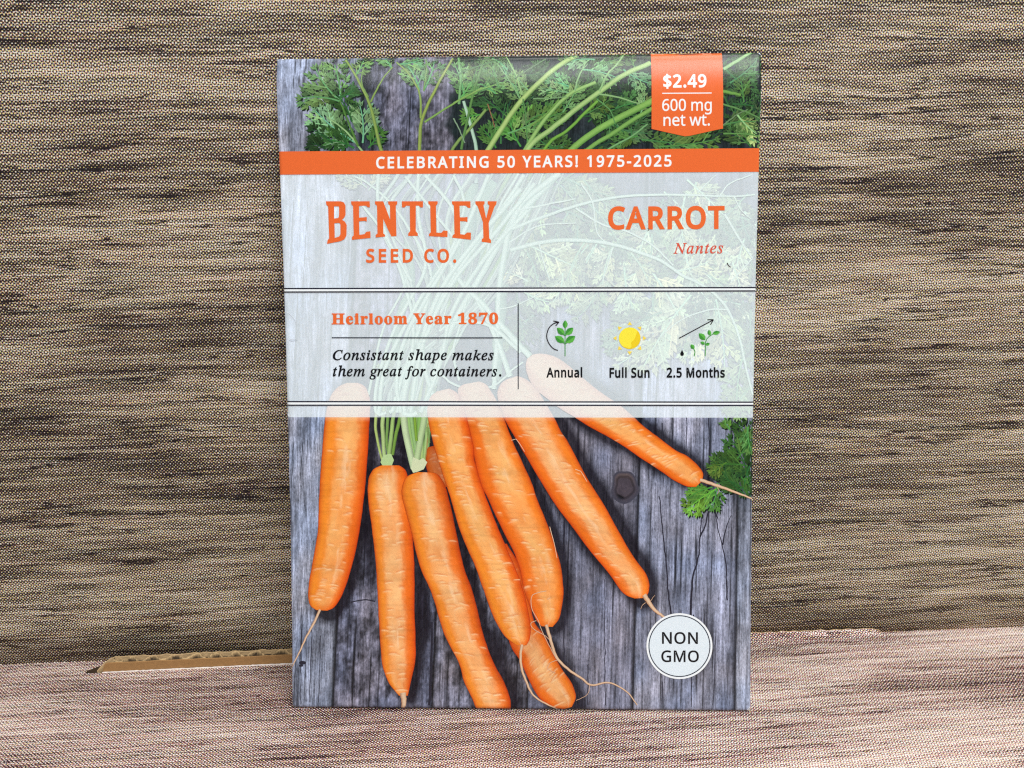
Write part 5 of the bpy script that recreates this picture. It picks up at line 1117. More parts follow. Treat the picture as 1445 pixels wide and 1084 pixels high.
'months': '417,0 -379,0 0,59 150,151 28,28 24,26 21,23 26,33 19,33 12,34 4,37 -7,42 -21,30 -33,18 -40,6 -40,-3 -34,-11 -32,-17 -32,-23 -38,47 23,18 26,17 28,13 31,11 33,6 35,3 34,-2 30,-7 28,-10 34,-22 25,-30 12,-25 7,-27 3,-30 -2,-29 -6,-28 -11,-27 -14,-26 -17,-26 -20,-25 -23,-26 -26,-27 -28,-29 -119,-118 0,-3 289,0|566,43 4,26 11,16 16,9 18,3 20,-3 16,-9 11,-16 4,-26 -4,-25 -11,-16 -16,-10 -20,-3 -18,3 -16,10 -11,16|994,351 37,-2 34,-7 31,-11 27,-15 22,-19 18,-23 13,-27 8,-30 3,-34 -3,-38 -9,-34 -14,-30 -20,-27 -24,-22 -29,-17 -34,-13 -39,-7 -43,-3 -28,1 -28,3 -27,4 -35,10 -30,13 0,67 32,-16 38,-12 41,-7 38,-3 40,3 34,10 29,17 21,24 13,31 4,39 -3,34 -12,29 -19,23 -27,17 -37,10 -45,3 -24,-1 -27,-3 -26,-4 -21,-4 -35,22 21,271 288,0 0,-65 -227,0 -14,-166 16,3 21,3 24,2|1871,0 -188,502 -3,0 1,-18 1,-23 1,-26 1,-28 1,-30 0,-30 0,-347 -66,0 0,573 106,0 177,-470 3,0 180,470 105,0 0,-573 -71,0 0,352 0,28 1,28 1,27 1,25 2,22 1,19 -4,0 -190,-501|2760,216 -2,-35 -4,-31 -8,-29 -11,-26 -13,-24 -16,-20 -29,-26 -34,-18 -26,-8 -28,-5 -29,-2 -41,4 -38,11 -34,18 -29,26 -16,20 -14,24 -11,26 -8,29 -5,31 -2,35 3,45 8,40 13,35 19,31 23,25 27,20 32,14 36,9 39,3 37,-3 35,-9 31,-14 28,-20 23,-25 19,-31 14,-35 8,-40|2435,216 2,-32 4,-30 7,-26 17,-33 25,-24 32,-15 39,-5 40,5 32,15 24,24 17,33 7,26 5,30 1,32 -1,32 -5,29 -8,26 -17,32 -24,24 -32,15 -40,5 -39,-5 -32,-15 -24,-24 -17,-32 -9,-40|3128,438 48,-4 38,-13 31,-20 21,-30 14,-41 4,-50 0,-280 -70,0 0,275 -2,32 -8,26 -13,20 -30,19 -43,7 -43,-5 -33,-13 -23,-23 -15,-30 -9,-39 -3,-46 0,-223 -71,0 0,430 57,0 11,-59 4,0 16,21 20,17 22,13 24,9 27,5|3611,50 16,0 17,3 15,2 12,4 0,-54 -14,-5 -18,-4 -21,-3 -19,-1 -33,3 -30,9 -25,16 -21,24 -9,22 -6,27 -2,32 0,250 -61,0 0,34 61,28 29,91 41,0 0,-98 125,0 0,-55 -125,0 0,-248 5,-34 14,-24 22,-15|3877,431 0,-16 -1,-16 -1,-15 -2,-14 5,0 15,21 19,16 22,13 25,9 26,6 27,2 33,-2 29,-5 25,-9 30,-21 22,-30 10,-26 6,-30 2,-34 0,-280 -70,0 0,275 -2,32 -8,26 -13,20 -30,19 -43,7 -43,-5 -32,-14 -24,-22 -15,-30 -7,-25 -4,-29 -1,-32 0,-222 -70,0 0,609 70,0|4632,119 -5,-39 -16,-31 -25,-25 -34,-18 -27,-8 -31,-4 -34,-2 -41,2 -36,5 -31,9 -26,11 0,64 28,-12 34,-11 37,-8 37,-3 46,4 32,13 18,20 6,26 -2,16 -7,13 -12,13 -20,13 -27,13 -38,16 -39,16 -32,16 -27,17 -19,21 -12,26 -4,32 5,34 15,28 24,22 33,17 39,10 45,3 38,-2 35,-6 33,-9 31,-12 -24,-56 -28,10 -29,9 -30,6 -31,2 -38,-3 -28,-11 -17,-16 -6,-22 3,-16 8,-14 14,-12 21,-12 28,-13 37,-15 38,-15 32,-16 25,-18 19,-21 11,-26',
'non': '532,0 -85,0 -306,476 -3,0 1,-21 2,-23 2,-54 1,-29 0,-29 0,-320 -66,0 0,573 83,0 306,-474 3,0 -1,16 -1,22 -1,27 -1,29 -1,30 -1,26 0,324 68,0|1212,287 -2,-43 -6,-40 -9,-38 -13,-34 -17,-31 -20,-28 -24,-24 -28,-20 -31,-16 -34,-12 -38,-7 -42,-2 -43,2 -39,7 -35,12 -31,16 -28,20 -24,24 -20,28 -16,31 -13,35 -8,37 -6,41 -2,43 4,56 9,52 16,46 23,40 29,35 36,28 43,20 49,12 57,4 54,-4 48,-12 42,-20 36,-28 30,-34 23,-41 16,-46 11,-52|760,287 2,-46 6,-41 12,-37 15,-32 21,-27 26,-21 30,-16 36,-9 40,-3 41,3 35,9 30,16 25,21 21,27 16,32 11,37 6,41 3,46 -5,67 -15,57 -25,46 -36,34 -47,20 -59,7 -41,-3 -36,-9 -30,-16 -26,-21 -21,-26 -15,-32 -12,-37 -6,-41|1817,0 -84,0 -306,476 -3,0 1,-21 2,-23 2,-54 1,-29 0,-29 0,-320 -66,0 0,573 83,0 305,-474 4,0 -1,16 -1,22 -2,27 -1,29 -1,30 0,26 0,324 67,0',
'gmo': '326,302 198,0 0,-280 -31,-10 -31,-7 -31,-6 -33,-4 -36,-2 -39,-1 -56,4 -50,12 -44,20 -37,27 -31,34 -24,41 -18,46 -11,53 -3,57 4,57 12,52 19,47 27,40 34,35 41,27 47,20 53,13 60,4 31,-1 30,-3 30,-5 28,-7 26,-8 25,-10 -27,-63 -32,13 -36,11 -39,7 -40,2 -44,-3 -39,-9 -34,-16 -30,-21 -25,-27 -20,-32 -14,-36 -9,-41 -3,-46 3,-43 7,-41 12,-36 18,-33 23,-27 29,-22 35,-16 41,-10 48,-3 35,1 29,3 25,4 23,5 0,170 -126,0|939,0 -188,502 -3,0 1,-18 1,-23 1,-26 1,-28 1,-30 0,-30 0,-347 -66,0 0,573 106,0 177,-470 3,0 180,470 105,0 0,-573 -71,0 0,352 0,28 1,28 1,27 1,25 2,22 1,19 -4,0 -190,-501|1939,287 -2,-43 -6,-40 -9,-38 -13,-34 -17,-31 -20,-28 -24,-24 -28,-20 -31,-16 -35,-12 -38,-7 -41,-2 -43,2 -39,7 -35,12 -32,16 -27,20 -24,24 -20,28 -16,31 -13,35 -9,37 -5,41 -2,43 3,56 10,52 16,46 23,40 29,35 36,28 42,20 50,12 57,4 54,-4 48,-12 42,-20 36,-28 29,-34 23,-41 17,-46 10,-52|1486,287 2,-46 7,-41 11,-37 16,-32 21,-27 25,-21 31,-16 35,-9 41,-3 40,3 36,9 30,16 25,21 21,27 15,32 11,37 7,41 2,46 -5,67 -15,57 -25,46 -35,34 -48,20 -58,7 -41,-3 -36,-9 -31,-16 -25,-21 -21,-26 -16,-32 -11,-37 -7,-41',
'heirloom': '15,0 0,17 30,5 17,10 10,18 3,31 0,298 -4,27 -9,18 -18,10 -28,5 0,16 226,0 0,-16 -22,-3 -16,-4 -11,-7 -6,-10 -4,-15 -1,-21 0,-128 160,0 0,128 -1,21 -4,15 -6,10 -11,7 -16,4 -22,3 0,16 225,0 0,-16 -29,-5 -17,-10 -9,-17 -3,-28 0,-298 3,-29 9,-19 17,-11 29,-5 0,-17 -225,0 0,17 29,4 18,10 10,18 3,32 0,140 -160,0 0,-140 3,-31 9,-18 18,-10 30,-5 0,-17|717,-10 -37,5 -32,15 -27,25 -21,34 -10,26 -5,30 -2,32 2,30 6,28 10,25 21,33 28,25 33,15 37,5 36,-4 31,-13 25,-21 19,-29 11,-35 4,-43 0,-7 -166,0 10,-69 27,-41 46,-14 25,5 24,15 21,24 15,-13 -36,-46 -44,-28|679,192 86,0 0,23 -2,37 -7,25 -12,15 -20,5 -25,-11 -15,-31 -5,-52|1005,362 -20,4 -16,10 -11,17 -4,19 4,20 11,17 16,11 20,3 20,-3 16,-11 11,-17 3,-20 -4,-19 -11,-17 -16,-10|922,0 0,16 17,3 10,7 6,11 1,19 0,196 -1,20 -4,13 -10,6 -17,2 1,17 127,0 0,-254 2,-18 5,-12 9,-7 16,-3 0,-16|1160,0 0,16 17,3 10,7 6,11 2,19 0,196 -2,21 -4,12 -10,6 -17,2 1,17 125,0 0,-58 19,28 22,21 24,13 22,4 25,-3 18,-11 10,-17 4,-21 -3,-18 -9,-14 -13,-9 -17,-3 -15,2 -11,7 -8,9 -7,10 -8,7 -10,3 -14,-5 -13,-14 -10,-21 -3,-28 0,-136 3,-19 7,-12 15,-6 24,-3 0,-16|1488,0 0,16 17,3 10,7 5,11 2,19 0,342 -1,19 -4,12 -10,7 -17,3 0,16 128,0 0,-399 2,-18 4,-12 9,-7 17,-3 0,-16|1878,-10 -29,2 -26,7 -24,12 -30,26 -22,33 -11,26 -6,28 -2,30 2,30 6,29 11,26 22,33 30,25 24,12 26,7 28,2 41,-5 36,-15 30,-25 23,-33 11,-26 6,-29 2,-31 -2,-31 -6,-29 -11,-25 -23,-33 -29,-25 -36,-16|1878,11 24,7 16,21 5,17 3,25 2,33 1,40 -2,52 -4,39 -6,26 -16,21 -23,7 -25,-7 -16,-21 -6,-26 -4,-39 -1,-52 1,-40 2,-32 3,-26 5,-17 16,-21|2254,-10 -28,2 -26,7 -24,12 -30,26 -23,33 -10,26 -7,28 -2,30 2,30 7,29 10,26 23,33 30,25 24,12 25,7 28,2 42,-5 36,-15 30,-25 22,-33 11,-26 6,-29 3,-31 -3,-31 -6,-29 -11,-25 -22,-33 -30,-25 -36,-16|2254,11 24,7 16,21 6,17 3,25 2,33 0,40 -1,52 -4,39 -7,26 -16,21 -23,7 -25,-7 -15,-21 -7,-26 -3,-39 -2,-52 1,-40 2,-32 4,-26 5,-17 16,-21|2480,0 0,16 17,3 10,7 6,11 1,19 0,197 -1,18 -5,13 -10,7 -17,3 0,16 127,0 0,-45 27,29 31,18 33,6 40,-6 28,-19 15,-32 28,32 33,19 37,6 47,-12 29,-35 10,-59 0,-156 1,-18 5,-12 10,-7 16,-3 0,-16 -159,0 0,16 16,3 10,7 5,12 2,18 0,161 -2,24 -4,17 -10,10 -17,3 -28,-8 -25,-26 0,-181 2,-18 5,-12 9,-7 16,-3 0,-16 -157,0 0,16 16,3 10,7 5,12 2,18 0,161 -2,24 -4,17 -10,10 -17,3 -29,-9 -24,-27 0,-179 2,-18 4,-11 10,-8 15,-3 0,-16|3372,0 0,17 29,5 18,10 9,18 3,31 0,98 -114,208 -17,27 -15,15 -14,6 -14,3 0,17 221,0 0,-17 -12,0 -16,-2 -13,-4 -11,-16 3,-11 6,-13 84,-166 85,140 11,23 4,19 -12,22 -38,8 -3,0 0,17 144,0 0,-17 -16,-4 -14,-10 -13,-13 -14,-19 -114,-189 0,-122 3,-31 9,-18 18,-10 29,-5 0,-17|3890,-10 -37,5 -32,15 -27,25 -21,34 -9,26 -6,30 -2,32 2,30 6,28 10,25 21,33 28,25 34,15 37,5 35,-4 31,-13 25,-21 19,-29 11,-35 4,-43 0,-7 -166,0 10,-69 28,-41 45,-14 25,5 24,15 21,24 15,-13 -36,-46 -44,-28|3853,192 85,0 0,23 -2,37 -6,25 -13,15 -19,5 -25,-11 -15,-31 -5,-52|4332,-10 -39,11 -16,34 -31,-24 -35,-15 -38,-5 -32,5 -23,15 -15,23 -6,29 5,28 15,24 24,21 34,19 45,18 56,17 0,51 -3,25 -9,16 -16,10 -23,4 -33,-6 -11,-16 10,-17 7,-14 2,-12 -3,-16 -10,-13 -15,-8 -17,-3 -19,3 -14,9 -9,15 -3,18 4,23 13,19 19,17 26,13 31,8 36,2 43,-3 34,-8 25,-15 16,-21 10,-27 3,-34 0,-148 1,-14 1,-8 10,-6 16,8 8,-14 -22,-21 -25,-13|4228,34 11,1 12,6 13,9 12,13 0,106 -45,-18 -27,-28 -8,-39 8,-38|4479,0 0,16 17,3 11,7 5,11 2,19 0,196 -2,21 -4,12 -10,6 -17,2 1,17 125,0 0,-58 19,28 22,21 24,13 22,4 25,-3 18,-11 10,-17 4,-21 -3,-18 -9,-14 -13,-9 -17,-3 -15,2 -11,7 -8,9 -7,10 -8,7 -10,3 -14,-5 -13,-14 -10,-21 -3,-28 0,-136 3,-19 7,-12 15,-6 24,-3 0,-16|5068,0 0,36 55,0 16,2 10,7 6,13 2,21 0,337 -24,-28 -22,-23 -20,-14 -21,-5 -15,3 -12,10 -9,16 -3,21 22,6 24,10 27,14 31,21 47,35 75,0 0,-403 2,-18 5,-14 10,-9 17,-2 55,0 0,-36|5602,-7 -35,2 -31,6 -26,10 -32,20 -22,26 -13,31 -4,34 7,40 20,31 20,18 24,16 28,15 -25,17 -21,17 -16,20 -16,31 -6,37 4,31 11,28 20,26 29,20 26,9 30,6 36,2 44,-3 35,-12 28,-18 20,-24 12,-28 4,-32 -6,-36 -18,-28 -19,-16 -22,-15 -26,-14 37,-20 29,-20 20,-21 20,-33 6,-39 -5,-39 -15,-33 -25,-26 -35,-20 -42,-12|5621,283 22,15 14,19 9,23 3,30 -2,19 -6,18 -8,16 -12,13 -16,8 -19,3 -24,-5 -18,-16 -11,-24 -4,-30 5,-31 14,-23 23,-18|5605,32 31,5 24,18 15,27 6,34 -6,30 -18,24 -18,15 -25,15 -31,16 -21,-17 -17,-21 -12,-26 -4,-32 6,-36 15,-28 24,-18|5945,0 179,406 -177,0 -27,-8 -12,-26 -4,-34 -40,0 3,142 320,0 0,-33 -185,-447|6438,-7 -38,4 -33,10 -27,17 -22,24 -17,28 -13,35 -9,39 -5,43 -2,48 2,48 5,43 9,39 13,34 17,28 22,23 27,17 33,10 38,3 37,-3 31,-10 27,-17 21,-23 18,-28 13,-35 10,-39 5,-43 2,-48 -2,-47 -5,-43 -10,-40 -13,-34 -18,-29 -22,-23 -26,-17 -32,-10|6438,37 31,13 18,41 6,40 4,50 1,59 -1,60 -4,49 -6,41 -18,39 -31,14 -31,-14 -18,-39 -7,-41 -4,-49 -2,-60 2,-59 4,-50 7,-40 18,-41',
'nantes': '338,-11 -184,384 -79,-289 -3,-13 -2,-11 -2,-17 3,-14 9,-9 16,-4 26,-3 -4,-13 -152,0 4,13 27,3 20,9 14,18 11,30 88,320 2,8 0,7 -3,15 -9,15 -15,10 -19,3 -5,0 4,14 97,0 171,-357 74,273 4,13 2,11 2,17 -4,14 -9,9 -17,4 -25,2 3,14 153,0 -4,-14 -19,-1 -15,-3 -13,-7 -10,-11 -8,-15 -7,-22 -109,-403|590,-8 -23,5 -18,13 -12,23 -3,31 2,37 9,37 14,37 19,36 24,33 28,30 31,24 31,14 32,4 33,-9 16,-27 8,29 51,0 -61,-219 -7,-28 -2,-18 11,-9 20,11 29,34 10,-8 -35,-45 -32,-26 -29,-9 -21,8 -7,23 3,19 7,32 13,44 -25,-39 -24,-31 -22,-25 -34,-23|622,33 16,4 18,11 18,17 18,22 18,26 16,28 14,30 10,30 7,29 2,27 -8,31 -26,11 -31,-8 -30,-25 -19,-25 -16,-30 -15,-36 -9,-27 -6,-26 -4,-25 -2,-24 8,-30|1144,-9 -13,3 -11,7 -7,11 -2,16 3,21 9,37 15,54 15,55 9,38 3,21 -5,15 -13,6 -14,-3 -16,-9 -17,-13 -19,-18 -18,-20 -18,-23 -16,-23 -14,-24 -17,-37 -17,-47 -17,-58 -54,0 65,221 7,24 2,18 -9,17 -12,4 -18,1 -5,0 2,12 25,3 22,3 19,3 14,4 20,5 10,1 3,-2 0,-6 -40,-131 33,43 32,34 30,27 28,19 25,11 22,4 30,-9 9,-28 0,-13 -2,-13 -3,-15 -4,-15 -39,-134 -4,-13 -2,-11 -3,-15 4,-12 10,-3 23,14 30,43 11,-8 -33,-51 -33,-31|1359,-8 -24,9 -8,25 2,18 4,18 59,221 -46,0 2,14 41,16 38,31 35,48 15,0 -25,-88 57,0 -6,-21 -57,0 -54,-205 -5,-19 -1,-14 12,-14 21,12 31,36 10,-11 -34,-42 -34,-26|1642,-7 -39,7 -29,21 -14,21 -8,26 -3,31 3,32 10,34 16,34 21,32 26,28 29,24 31,19 32,11 31,3 27,-3 20,-10 12,-16 4,-21 -6,-27 -16,-26 -28,-24 -38,-20 -49,-16 -60,-11 -2,-12 -2,-12 -1,-20 7,-40 21,-24 35,-8 32,6 34,18 36,31 10,-10 -22,-24 -22,-20 -23,-15 -36,-14|1617,158 41,9 35,13 28,19 20,22 12,24 4,26 -6,20 -18,7 -21,-4 -22,-14 -22,-22 -20,-28 -17,-34|1958,-8 -25,2 -20,5 -15,5 -12,2 -14,-10 -14,0 15,110 11,-1 6,-40 14,-30 21,-19 27,-6 21,4 17,12 12,19 4,24 -5,24 -17,27 -10,13 -10,14 -11,14 -10,14 -9,15 -8,16 -4,16 -2,16 6,31 17,25 27,17 33,5 24,-1 19,-5 15,-6 13,-2 15,12 12,0 -14,-100 -11,0 -11,47 -22,28 -32,10 -16,-3 -13,-9 -8,-12 -3,-14 6,-24 19,-29 10,-13 11,-14 9,-13 9,-14 10,-16 8,-16 5,-17 2,-16 -4,-26 -9,-23 -16,-20 -20,-15 -25,-10',
'cons': '218,-10 -37,2 -34,8 -30,13 -27,17 -23,22 -18,26 -13,30 -8,34 -2,37 2,32 7,33 11,32 15,31 19,30 22,28 24,26 27,22 28,20 46,23 47,14 47,5 27,-2 31,-6 33,-10 18,-4 13,5 10,12 14,0 -28,-138 -14,0 1,11 0,10 -7,42 -19,32 -30,19 -42,7 -28,-3 -27,-7 -27,-13 -26,-16 -24,-20 -22,-24 -20,-27 -16,-30 -14,-32 -11,-34 -6,-36 -2,-36 4,-46 12,-38 19,-31 27,-23 32,-14 37,-4 58,9 54,28 51,47 13,-12 -29,-31 -29,-26 -31,-19 -32,-14 -35,-8|616,-8 -31,3 -26,10 -22,17 -17,22 -10,27 -3,31 4,38 14,38 13,25 16,23 18,21 21,20 22,17 24,14 36,14 37,4 32,-3 28,-10 22,-17 17,-22 10,-27 3,-31 -3,-34 -11,-34 -17,-33 -22,-32 -27,-27 -30,-23 -32,-17 -32,-11|624,11 27,6 26,15 24,23 21,30 18,34 14,36 8,37 3,34 -6,41 -19,24 -32,8 -33,-8 -32,-23 -20,-24 -18,-28 -16,-33 -13,-34 -7,-34 -2,-32 3,-31 12,-22 18,-14|1124,-9 -14,3 -11,7 -7,11 -2,16 3,21 9,37 15,54 15,55 9,38 3,21 -5,15 -13,6 -14,-3 -16,-9 -17,-13 -18,-18 -19,-20 -18,-23 -16,-23 -14,-24 -17,-37 -17,-47 -16,-58 -55,0 65,221 7,24 2,18 -9,17 -12,4 -18,1 -5,0 2,12 26,3 22,3 18,3 14,4 20,5 11,1 2,-2 0,-6 -40,-131 33,43 32,34 30,27 28,19 26,11 22,4 29,-9 10,-28 -1,-13 -2,-13 -3,-15 -4,-15 -39,-134 -3,-13 -3,-11 -3,-15 4,-12 11,-3 22,14 30,43 11,-8 -33,-51 -33,-31|1383,-8 -25,2 -20,5 -15,5 -12,2 -14,-10 -14,0 15,110 11,-1 6,-40 14,-30 21,-19 27,-6 21,4 18,12 11,19 4,24 -5,24 -17,27 -10,13 -10,14 -10,14 -11,14 -9,15 -8,16 -4,16 -2,16 6,31 17,25 27,17 33,5 24,-1 19,-5 16,-6 12,-2 15,12 12,0 -14,-100 -11,0 -11,47 -22,28 -32,10 -16,-3 -13,-9 -8,-12 -3,-14 6,-24 19,-29 10,-13 11,-14 9,-13 9,-14 10,-16 8,-16 5,-17 2,-16 -4,-26 -9,-23 -16,-20 -20,-15 -25,-10|1716,394 -13,2 -11,8 -8,11 -2,13 2,13 8,11 11,8 13,3 13,-3 12,-8 7,-11 3,-13 -3,-14 -7,-11 -11,-7|1627,-8 -25,9 -8,28 1,11 2,13 4,15 4,18 44,155 3,13 2,10 -3,11 -7,7 -14,4 -19,1 3,12 24,3 21,3 17,3 14,2 19,5 8,1 8,-8 -1,-5 -2,-7 -65,-217 -4,-17 -1,-10 3,-15 11,-5 24,13 33,39 11,-10 -38,-46 -35,-27|1889,-8 -25,2 -21,5 -14,5 -12,2 -15,-10 -13,0 15,110 11,-1 6,-40 14,-30 21,-19 26,-6 22,4 17,12 12,19 4,24 -6,24 -16,27 -10,13 -11,14 -10,14 -10,14 -9,15 -8,16 -5,16 -1,16 6,31 17,25 27,17 33,5 24,-1 19,-5 15,-6 13,-2 15,12 11,0 -13,-100 -11,0 -12,47 -21,28 -33,10 -15,-3 -13,-9 -8,-12 -3,-14 6,-24 19,-29 10,-13 10,-14 10,-13 9,-14 10,-16 8,-16 5,-17 1,-16 -3,-26 -10,-23 -15,-20 -21,-15 -24,-10|2133,-8 -25,9 -8,25 2,18 4,18 59,221 -46,0 3,14 40,16 38,31 35,48 16,0 -26,-88 57,0 -5,-21 -57,0 -55,-205 -4,-19 -2,-14 12,-14 22,12 31,36 10,-11 -35,-42 -34,-26|2376,-8 -23,5 -18,13 -12,23 -3,31 2,37 9,37 14,37 19,36 24,33 28,30 31,24 31,14 32,4 33,-9 16,-27 8,29 51,0 -61,-219 -7,-28 -2,-18 11,-9 20,11 29,34 10,-8 -35,-45 -32,-26 -29,-9 -21,8 -7,23 3,19 7,32 13,44 -25,-39 -24,-31 -22,-25 -34,-23|2408,33 16,4 18,11 18,17 18,22 18,26 16,28 14,30 10,30 7,29 2,27 -8,31 -26,11 -31,-8 -30,-25 -19,-25 -16,-30 -15,-36 -9,-27 -6,-26 -4,-25 -2,-24 8,-30|2930,-9 -13,3 -11,7 -7,11 -2,16 3,21 9,37 15,54 15,55 9,38 3,21 -5,15 -13,6 -14,-3 -16,-9 -17,-13 -19,-18 -18,-20 -18,-23 -16,-23 -14,-24 -17,-37 -17,-47 -17,-58 -54,0 65,221 7,24 2,18 -9,17 -12,4 -18,1 -5,0 2,12 25,3 22,3 19,3 14,4 20,5 10,1 3,-2 0,-6 -40,-131 33,43 32,34 30,27 28,19 25,11 22,4 30,-9 9,-28 0,-13 -2,-13 -3,-15 -4,-15 -39,-134 -4,-13 -2,-11 -3,-15 4,-12 10,-3 23,14 30,43 11,-8 -33,-51 -33,-31|3145,-8 -24,9 -8,25 2,18 4,18 59,221 -46,0 2,14 41,16 38,31 35,48 15,0 -25,-88 57,0 -6,-21 -57,0 -54,-205 -5,-19 -1,-14 12,-14 21,12 31,36 11,-11 -35,-42 -34,-26|3631,-8 -25,2 -20,5 -15,5 -11,2 -15,-10 -14,0 15,110 12,-1 5,-40 14,-30 21,-19 27,-6 21,4 18,12 11,19 4,24 -5,24 -16,27 -11,13 -10,14 -10,14 -10,14 -10,15 -7,16 -5,16 -2,16 6,31 18,25 26,17 33,5 25,-1 18,-5 16,-6 12,-2 15,12 12,0 -14,-100 -11,0 -11,47 -22,28 -32,10 -16,-3 -12,-9 -9,-12 -3,-14 6,-24 19,-29 11,-13 10,-14 10,-13 9,-14 9,-16 8,-16 5,-17 2,-16 -3,-26 -10,-23 -16,-20 -20,-15 -25,-10|4146,-7 -25,5 -19,13 -13,22 -4,27 1,18 2,21 4,24 6,28 15,70 5,19 3,17 2,14 0,12 -7,30 -24,10 -25,-6 -26,-17 -26,-28 -23,-34 -16,-34 -10,-32 -37,-172 -62,0 87,415 5,24 1,12 -12,23 -35,8 -5,0 6,28 123,0 -26,-123 -6,-28 -7,-28 -6,-28 -8,-28 8,0 38,51 42,30 44,10 40,-8 24,-25 8,-42 -1,-12 -3,-17 -3,-20 -5,-24 -18,-80 -4,-19 -2,-18 -2,-17 0,-16 5,-24 18,-8 21,3 22,12 12,-19 -28,-22 -27,-12|4334,-8 -23,5 -18,13 -12,23 -3,31 2,37 9,37 14,37 19,36 24,33 28,30 31,24 31,14 32,4 33,-9 16,-27 8,29 51,0 -61,-219 -7,-28 -2,-18 11,-9 20,11 29,34 10,-8 -35,-45 -32,-26 -29,-9 -21,8 -7,23 3,19 7,32 13,44 -25,-39 -24,-31 -23,-25 -34,-23|4366,33 16,4 18,11 18,17 18,22 18,26 16,28 13,30 11,30 7,29 2,27 -8,31 -26,11 -31,-8 -30,-25 -19,-25 -16,-30 -15,-36 -9,-27 -6,-26 -4,-25 -2,-24 8,-30|4570,-149 3,12 27,4 17,7 12,15 8,24 84,322 3,14 2,13 -2,12 -6,7 -13,3 -23,1 4,13 23,2 20,3 16,3 14,3 19,5 12,2 6,-6 -2,-11 -16,-49 37,37 38,22 39,7 34,-6 26,-18 16,-29 6,-37 -2,-27 -6,-27 -10,-28 -13,-26 -15,-25 -18,-24 -21,-22 -22,-18 -24,-16 -37,-15 -39,-5 -29,3 -22,9 -8,-35 -7,-29 -5,-22 -5,-23 -2,-9 3,-11 10,-8 15,-4 26,-2 -4,-11|4767,9 28,5 26,16 25,23 22,29 19,34 15,37 9,38 3,37 -3,25 -10,18 -15,11 -20,4 -34,-8 -30,-25 -18,-25 -15,-31 -12,-35 -24,-98 -3,-13 -1,-11 9,-23|5135,-7 -38,7 -30,21 -13,21 -9,26 -2,31 3,32 10,34 15,34 22,32 25,28 29,24 32,19 31,11 32,3 27,-3 19,-10 12,-16 4,-21 -5,-27 -17,-26 -27,-24 -39,-20 -49,-16 -59,-11 -3,-12 -1,-12 -1,-20 7,-40 21,-24 34,-8 33,6 34,18 36,31 10,-10 -22,-24 -22,-20 -23,-15 -36,-14|5110,158 42,9 35,13 28,19 20,22 12,24 4,26 -6,20 -18,7 -22,-4 -22,-14 -21,-22 -20,-28 -18,-34|5998,-7 -25,9 -8,29 2,22 6,25 39,140 5,22 2,15 -5,15 -14,5 -19,-5 -21,-12 -23,-21 -24,-27 -15,-22 -15,-24 -15,-27 -15,-32 -14,-33 -12,-35 -10,-37 -53,0 60,203 7,31 3,23 -5,13 -13,5 -14,-3 -17,-9 -20,-14 -21,-19 -21,-24 -21,-27 -14,-24 -13,-26 -12,-29 -11,-30 -23,-70 -53,0 62,212 5,17 4,14 2,12 1,8 -3,12 -8,6 -13,4 -21,2 3,13 44,4 31,6 11,3 8,2 10,1 7,-8 -1,-5 -2,-7 -37,-119 39,50 37,39 35,28 32,16 30,6 30,-10 10,-29 -2,-21 -6,-31 -11,-41 36,47 34,37 33,27 31,15 30,6 31,-10 10,-31 -1,-10 -2,-12 -3,-14 -4,-17 -43,-157 -2,-8 -1,-7 12,-15 11,3 12,10 7,7 7,9 8,11 9,12 9,-11 -33,-46 -33,-28|6228,-8 -23,5 -18,13 -11,23 -4,31 3,37 8,37 14,37 19,36 24,33 29,30 30,24 31,14 32,4 33,-9 16,-27 9,29 51,0 -61,-219 -7,-28 -3,-18 12,-9 19,11 30,34 9,-8 -35,-45 -32,-26 -29,-9 -21,8 -6,23 2,19 8,32 12,44 -25,-39 -23,-31 -23,-25 -34,-23|6261,33 16,4 17,11 18,17 18,22 18,26 16,28 14,30 11,30 6,29 3,27 -9,31 -26,11 -31,-8 -30,-25 -18,-25 -17,-30 -14,-36 -9,-27 -7,-26 -4,-25 -1,-24 7,-30|6778,-7 -17,4 -13,12 -13,22 -14,32 -40,98 -43,-32 -36,-129 -55,0 116,414 3,11 1,10 -8,17 -11,2 -16,1 -10,0 4,13 24,3 20,3 17,4 13,3 19,5 10,1 7,-7 -4,-15 -88,-308 111,83 26,23 9,17 -8,10 -24,4 5,12 135,0 -4,-13 -2,0 -25,-4 -29,-13 -32,-21 -82,-62 51,-120 6,-14 8,-12 9,-9 10,-2 24,11 29,32 10,-10 -24,-34 -25,-24 -24,-14|7028,-7 -38,7 -29,21 -14,21 -9,26 -2,31 3,32 10,34 16,34 21,32 25,28 29,24 32,19 31,11 32,3 27,-3 19,-10 13,-16 4,-21 -6,-27 -17,-26 -27,-24 -39,-20 -49,-16 -59,-11 -2,-12 -2,-12 -1,-20 7,-40 21,-24 35,-8 32,6 34,18 36,31 10,-10 -22,-24 -22,-20 -23,-15 -36,-14|7003,158 42,9 35,13 28,19 20,22 12,24 4,26 -6,20 -18,7 -22,-4 -22,-14 -21,-22 -20,-28 -18,-34|7345,-8 -25,2 -21,5 -14,5 -12,2 -15,-10 -13,0 15,110 11,-1 6,-40 14,-30 21,-19 26,-6 22,4 17,12 12,19 4,24 -6,24 -16,27 -10,13 -11,14 -10,14 -10,14 -9,15 -8,16 -5,16 -1,16 6,31 17,25 27,17 33,5 24,-1 19,-5 15,-6 13,-2 15,12 11,0 -13,-100 -11,0 -12,47 -21,28 -33,10 -15,-3 -13,-9 -8,-12 -3,-14 6,-24 19,-29 10,-13 10,-14 10,-13 9,-14 10,-16 8,-16 5,-17 1,-16 -3,-26 -10,-23 -15,-20 -21,-15 -24,-10',
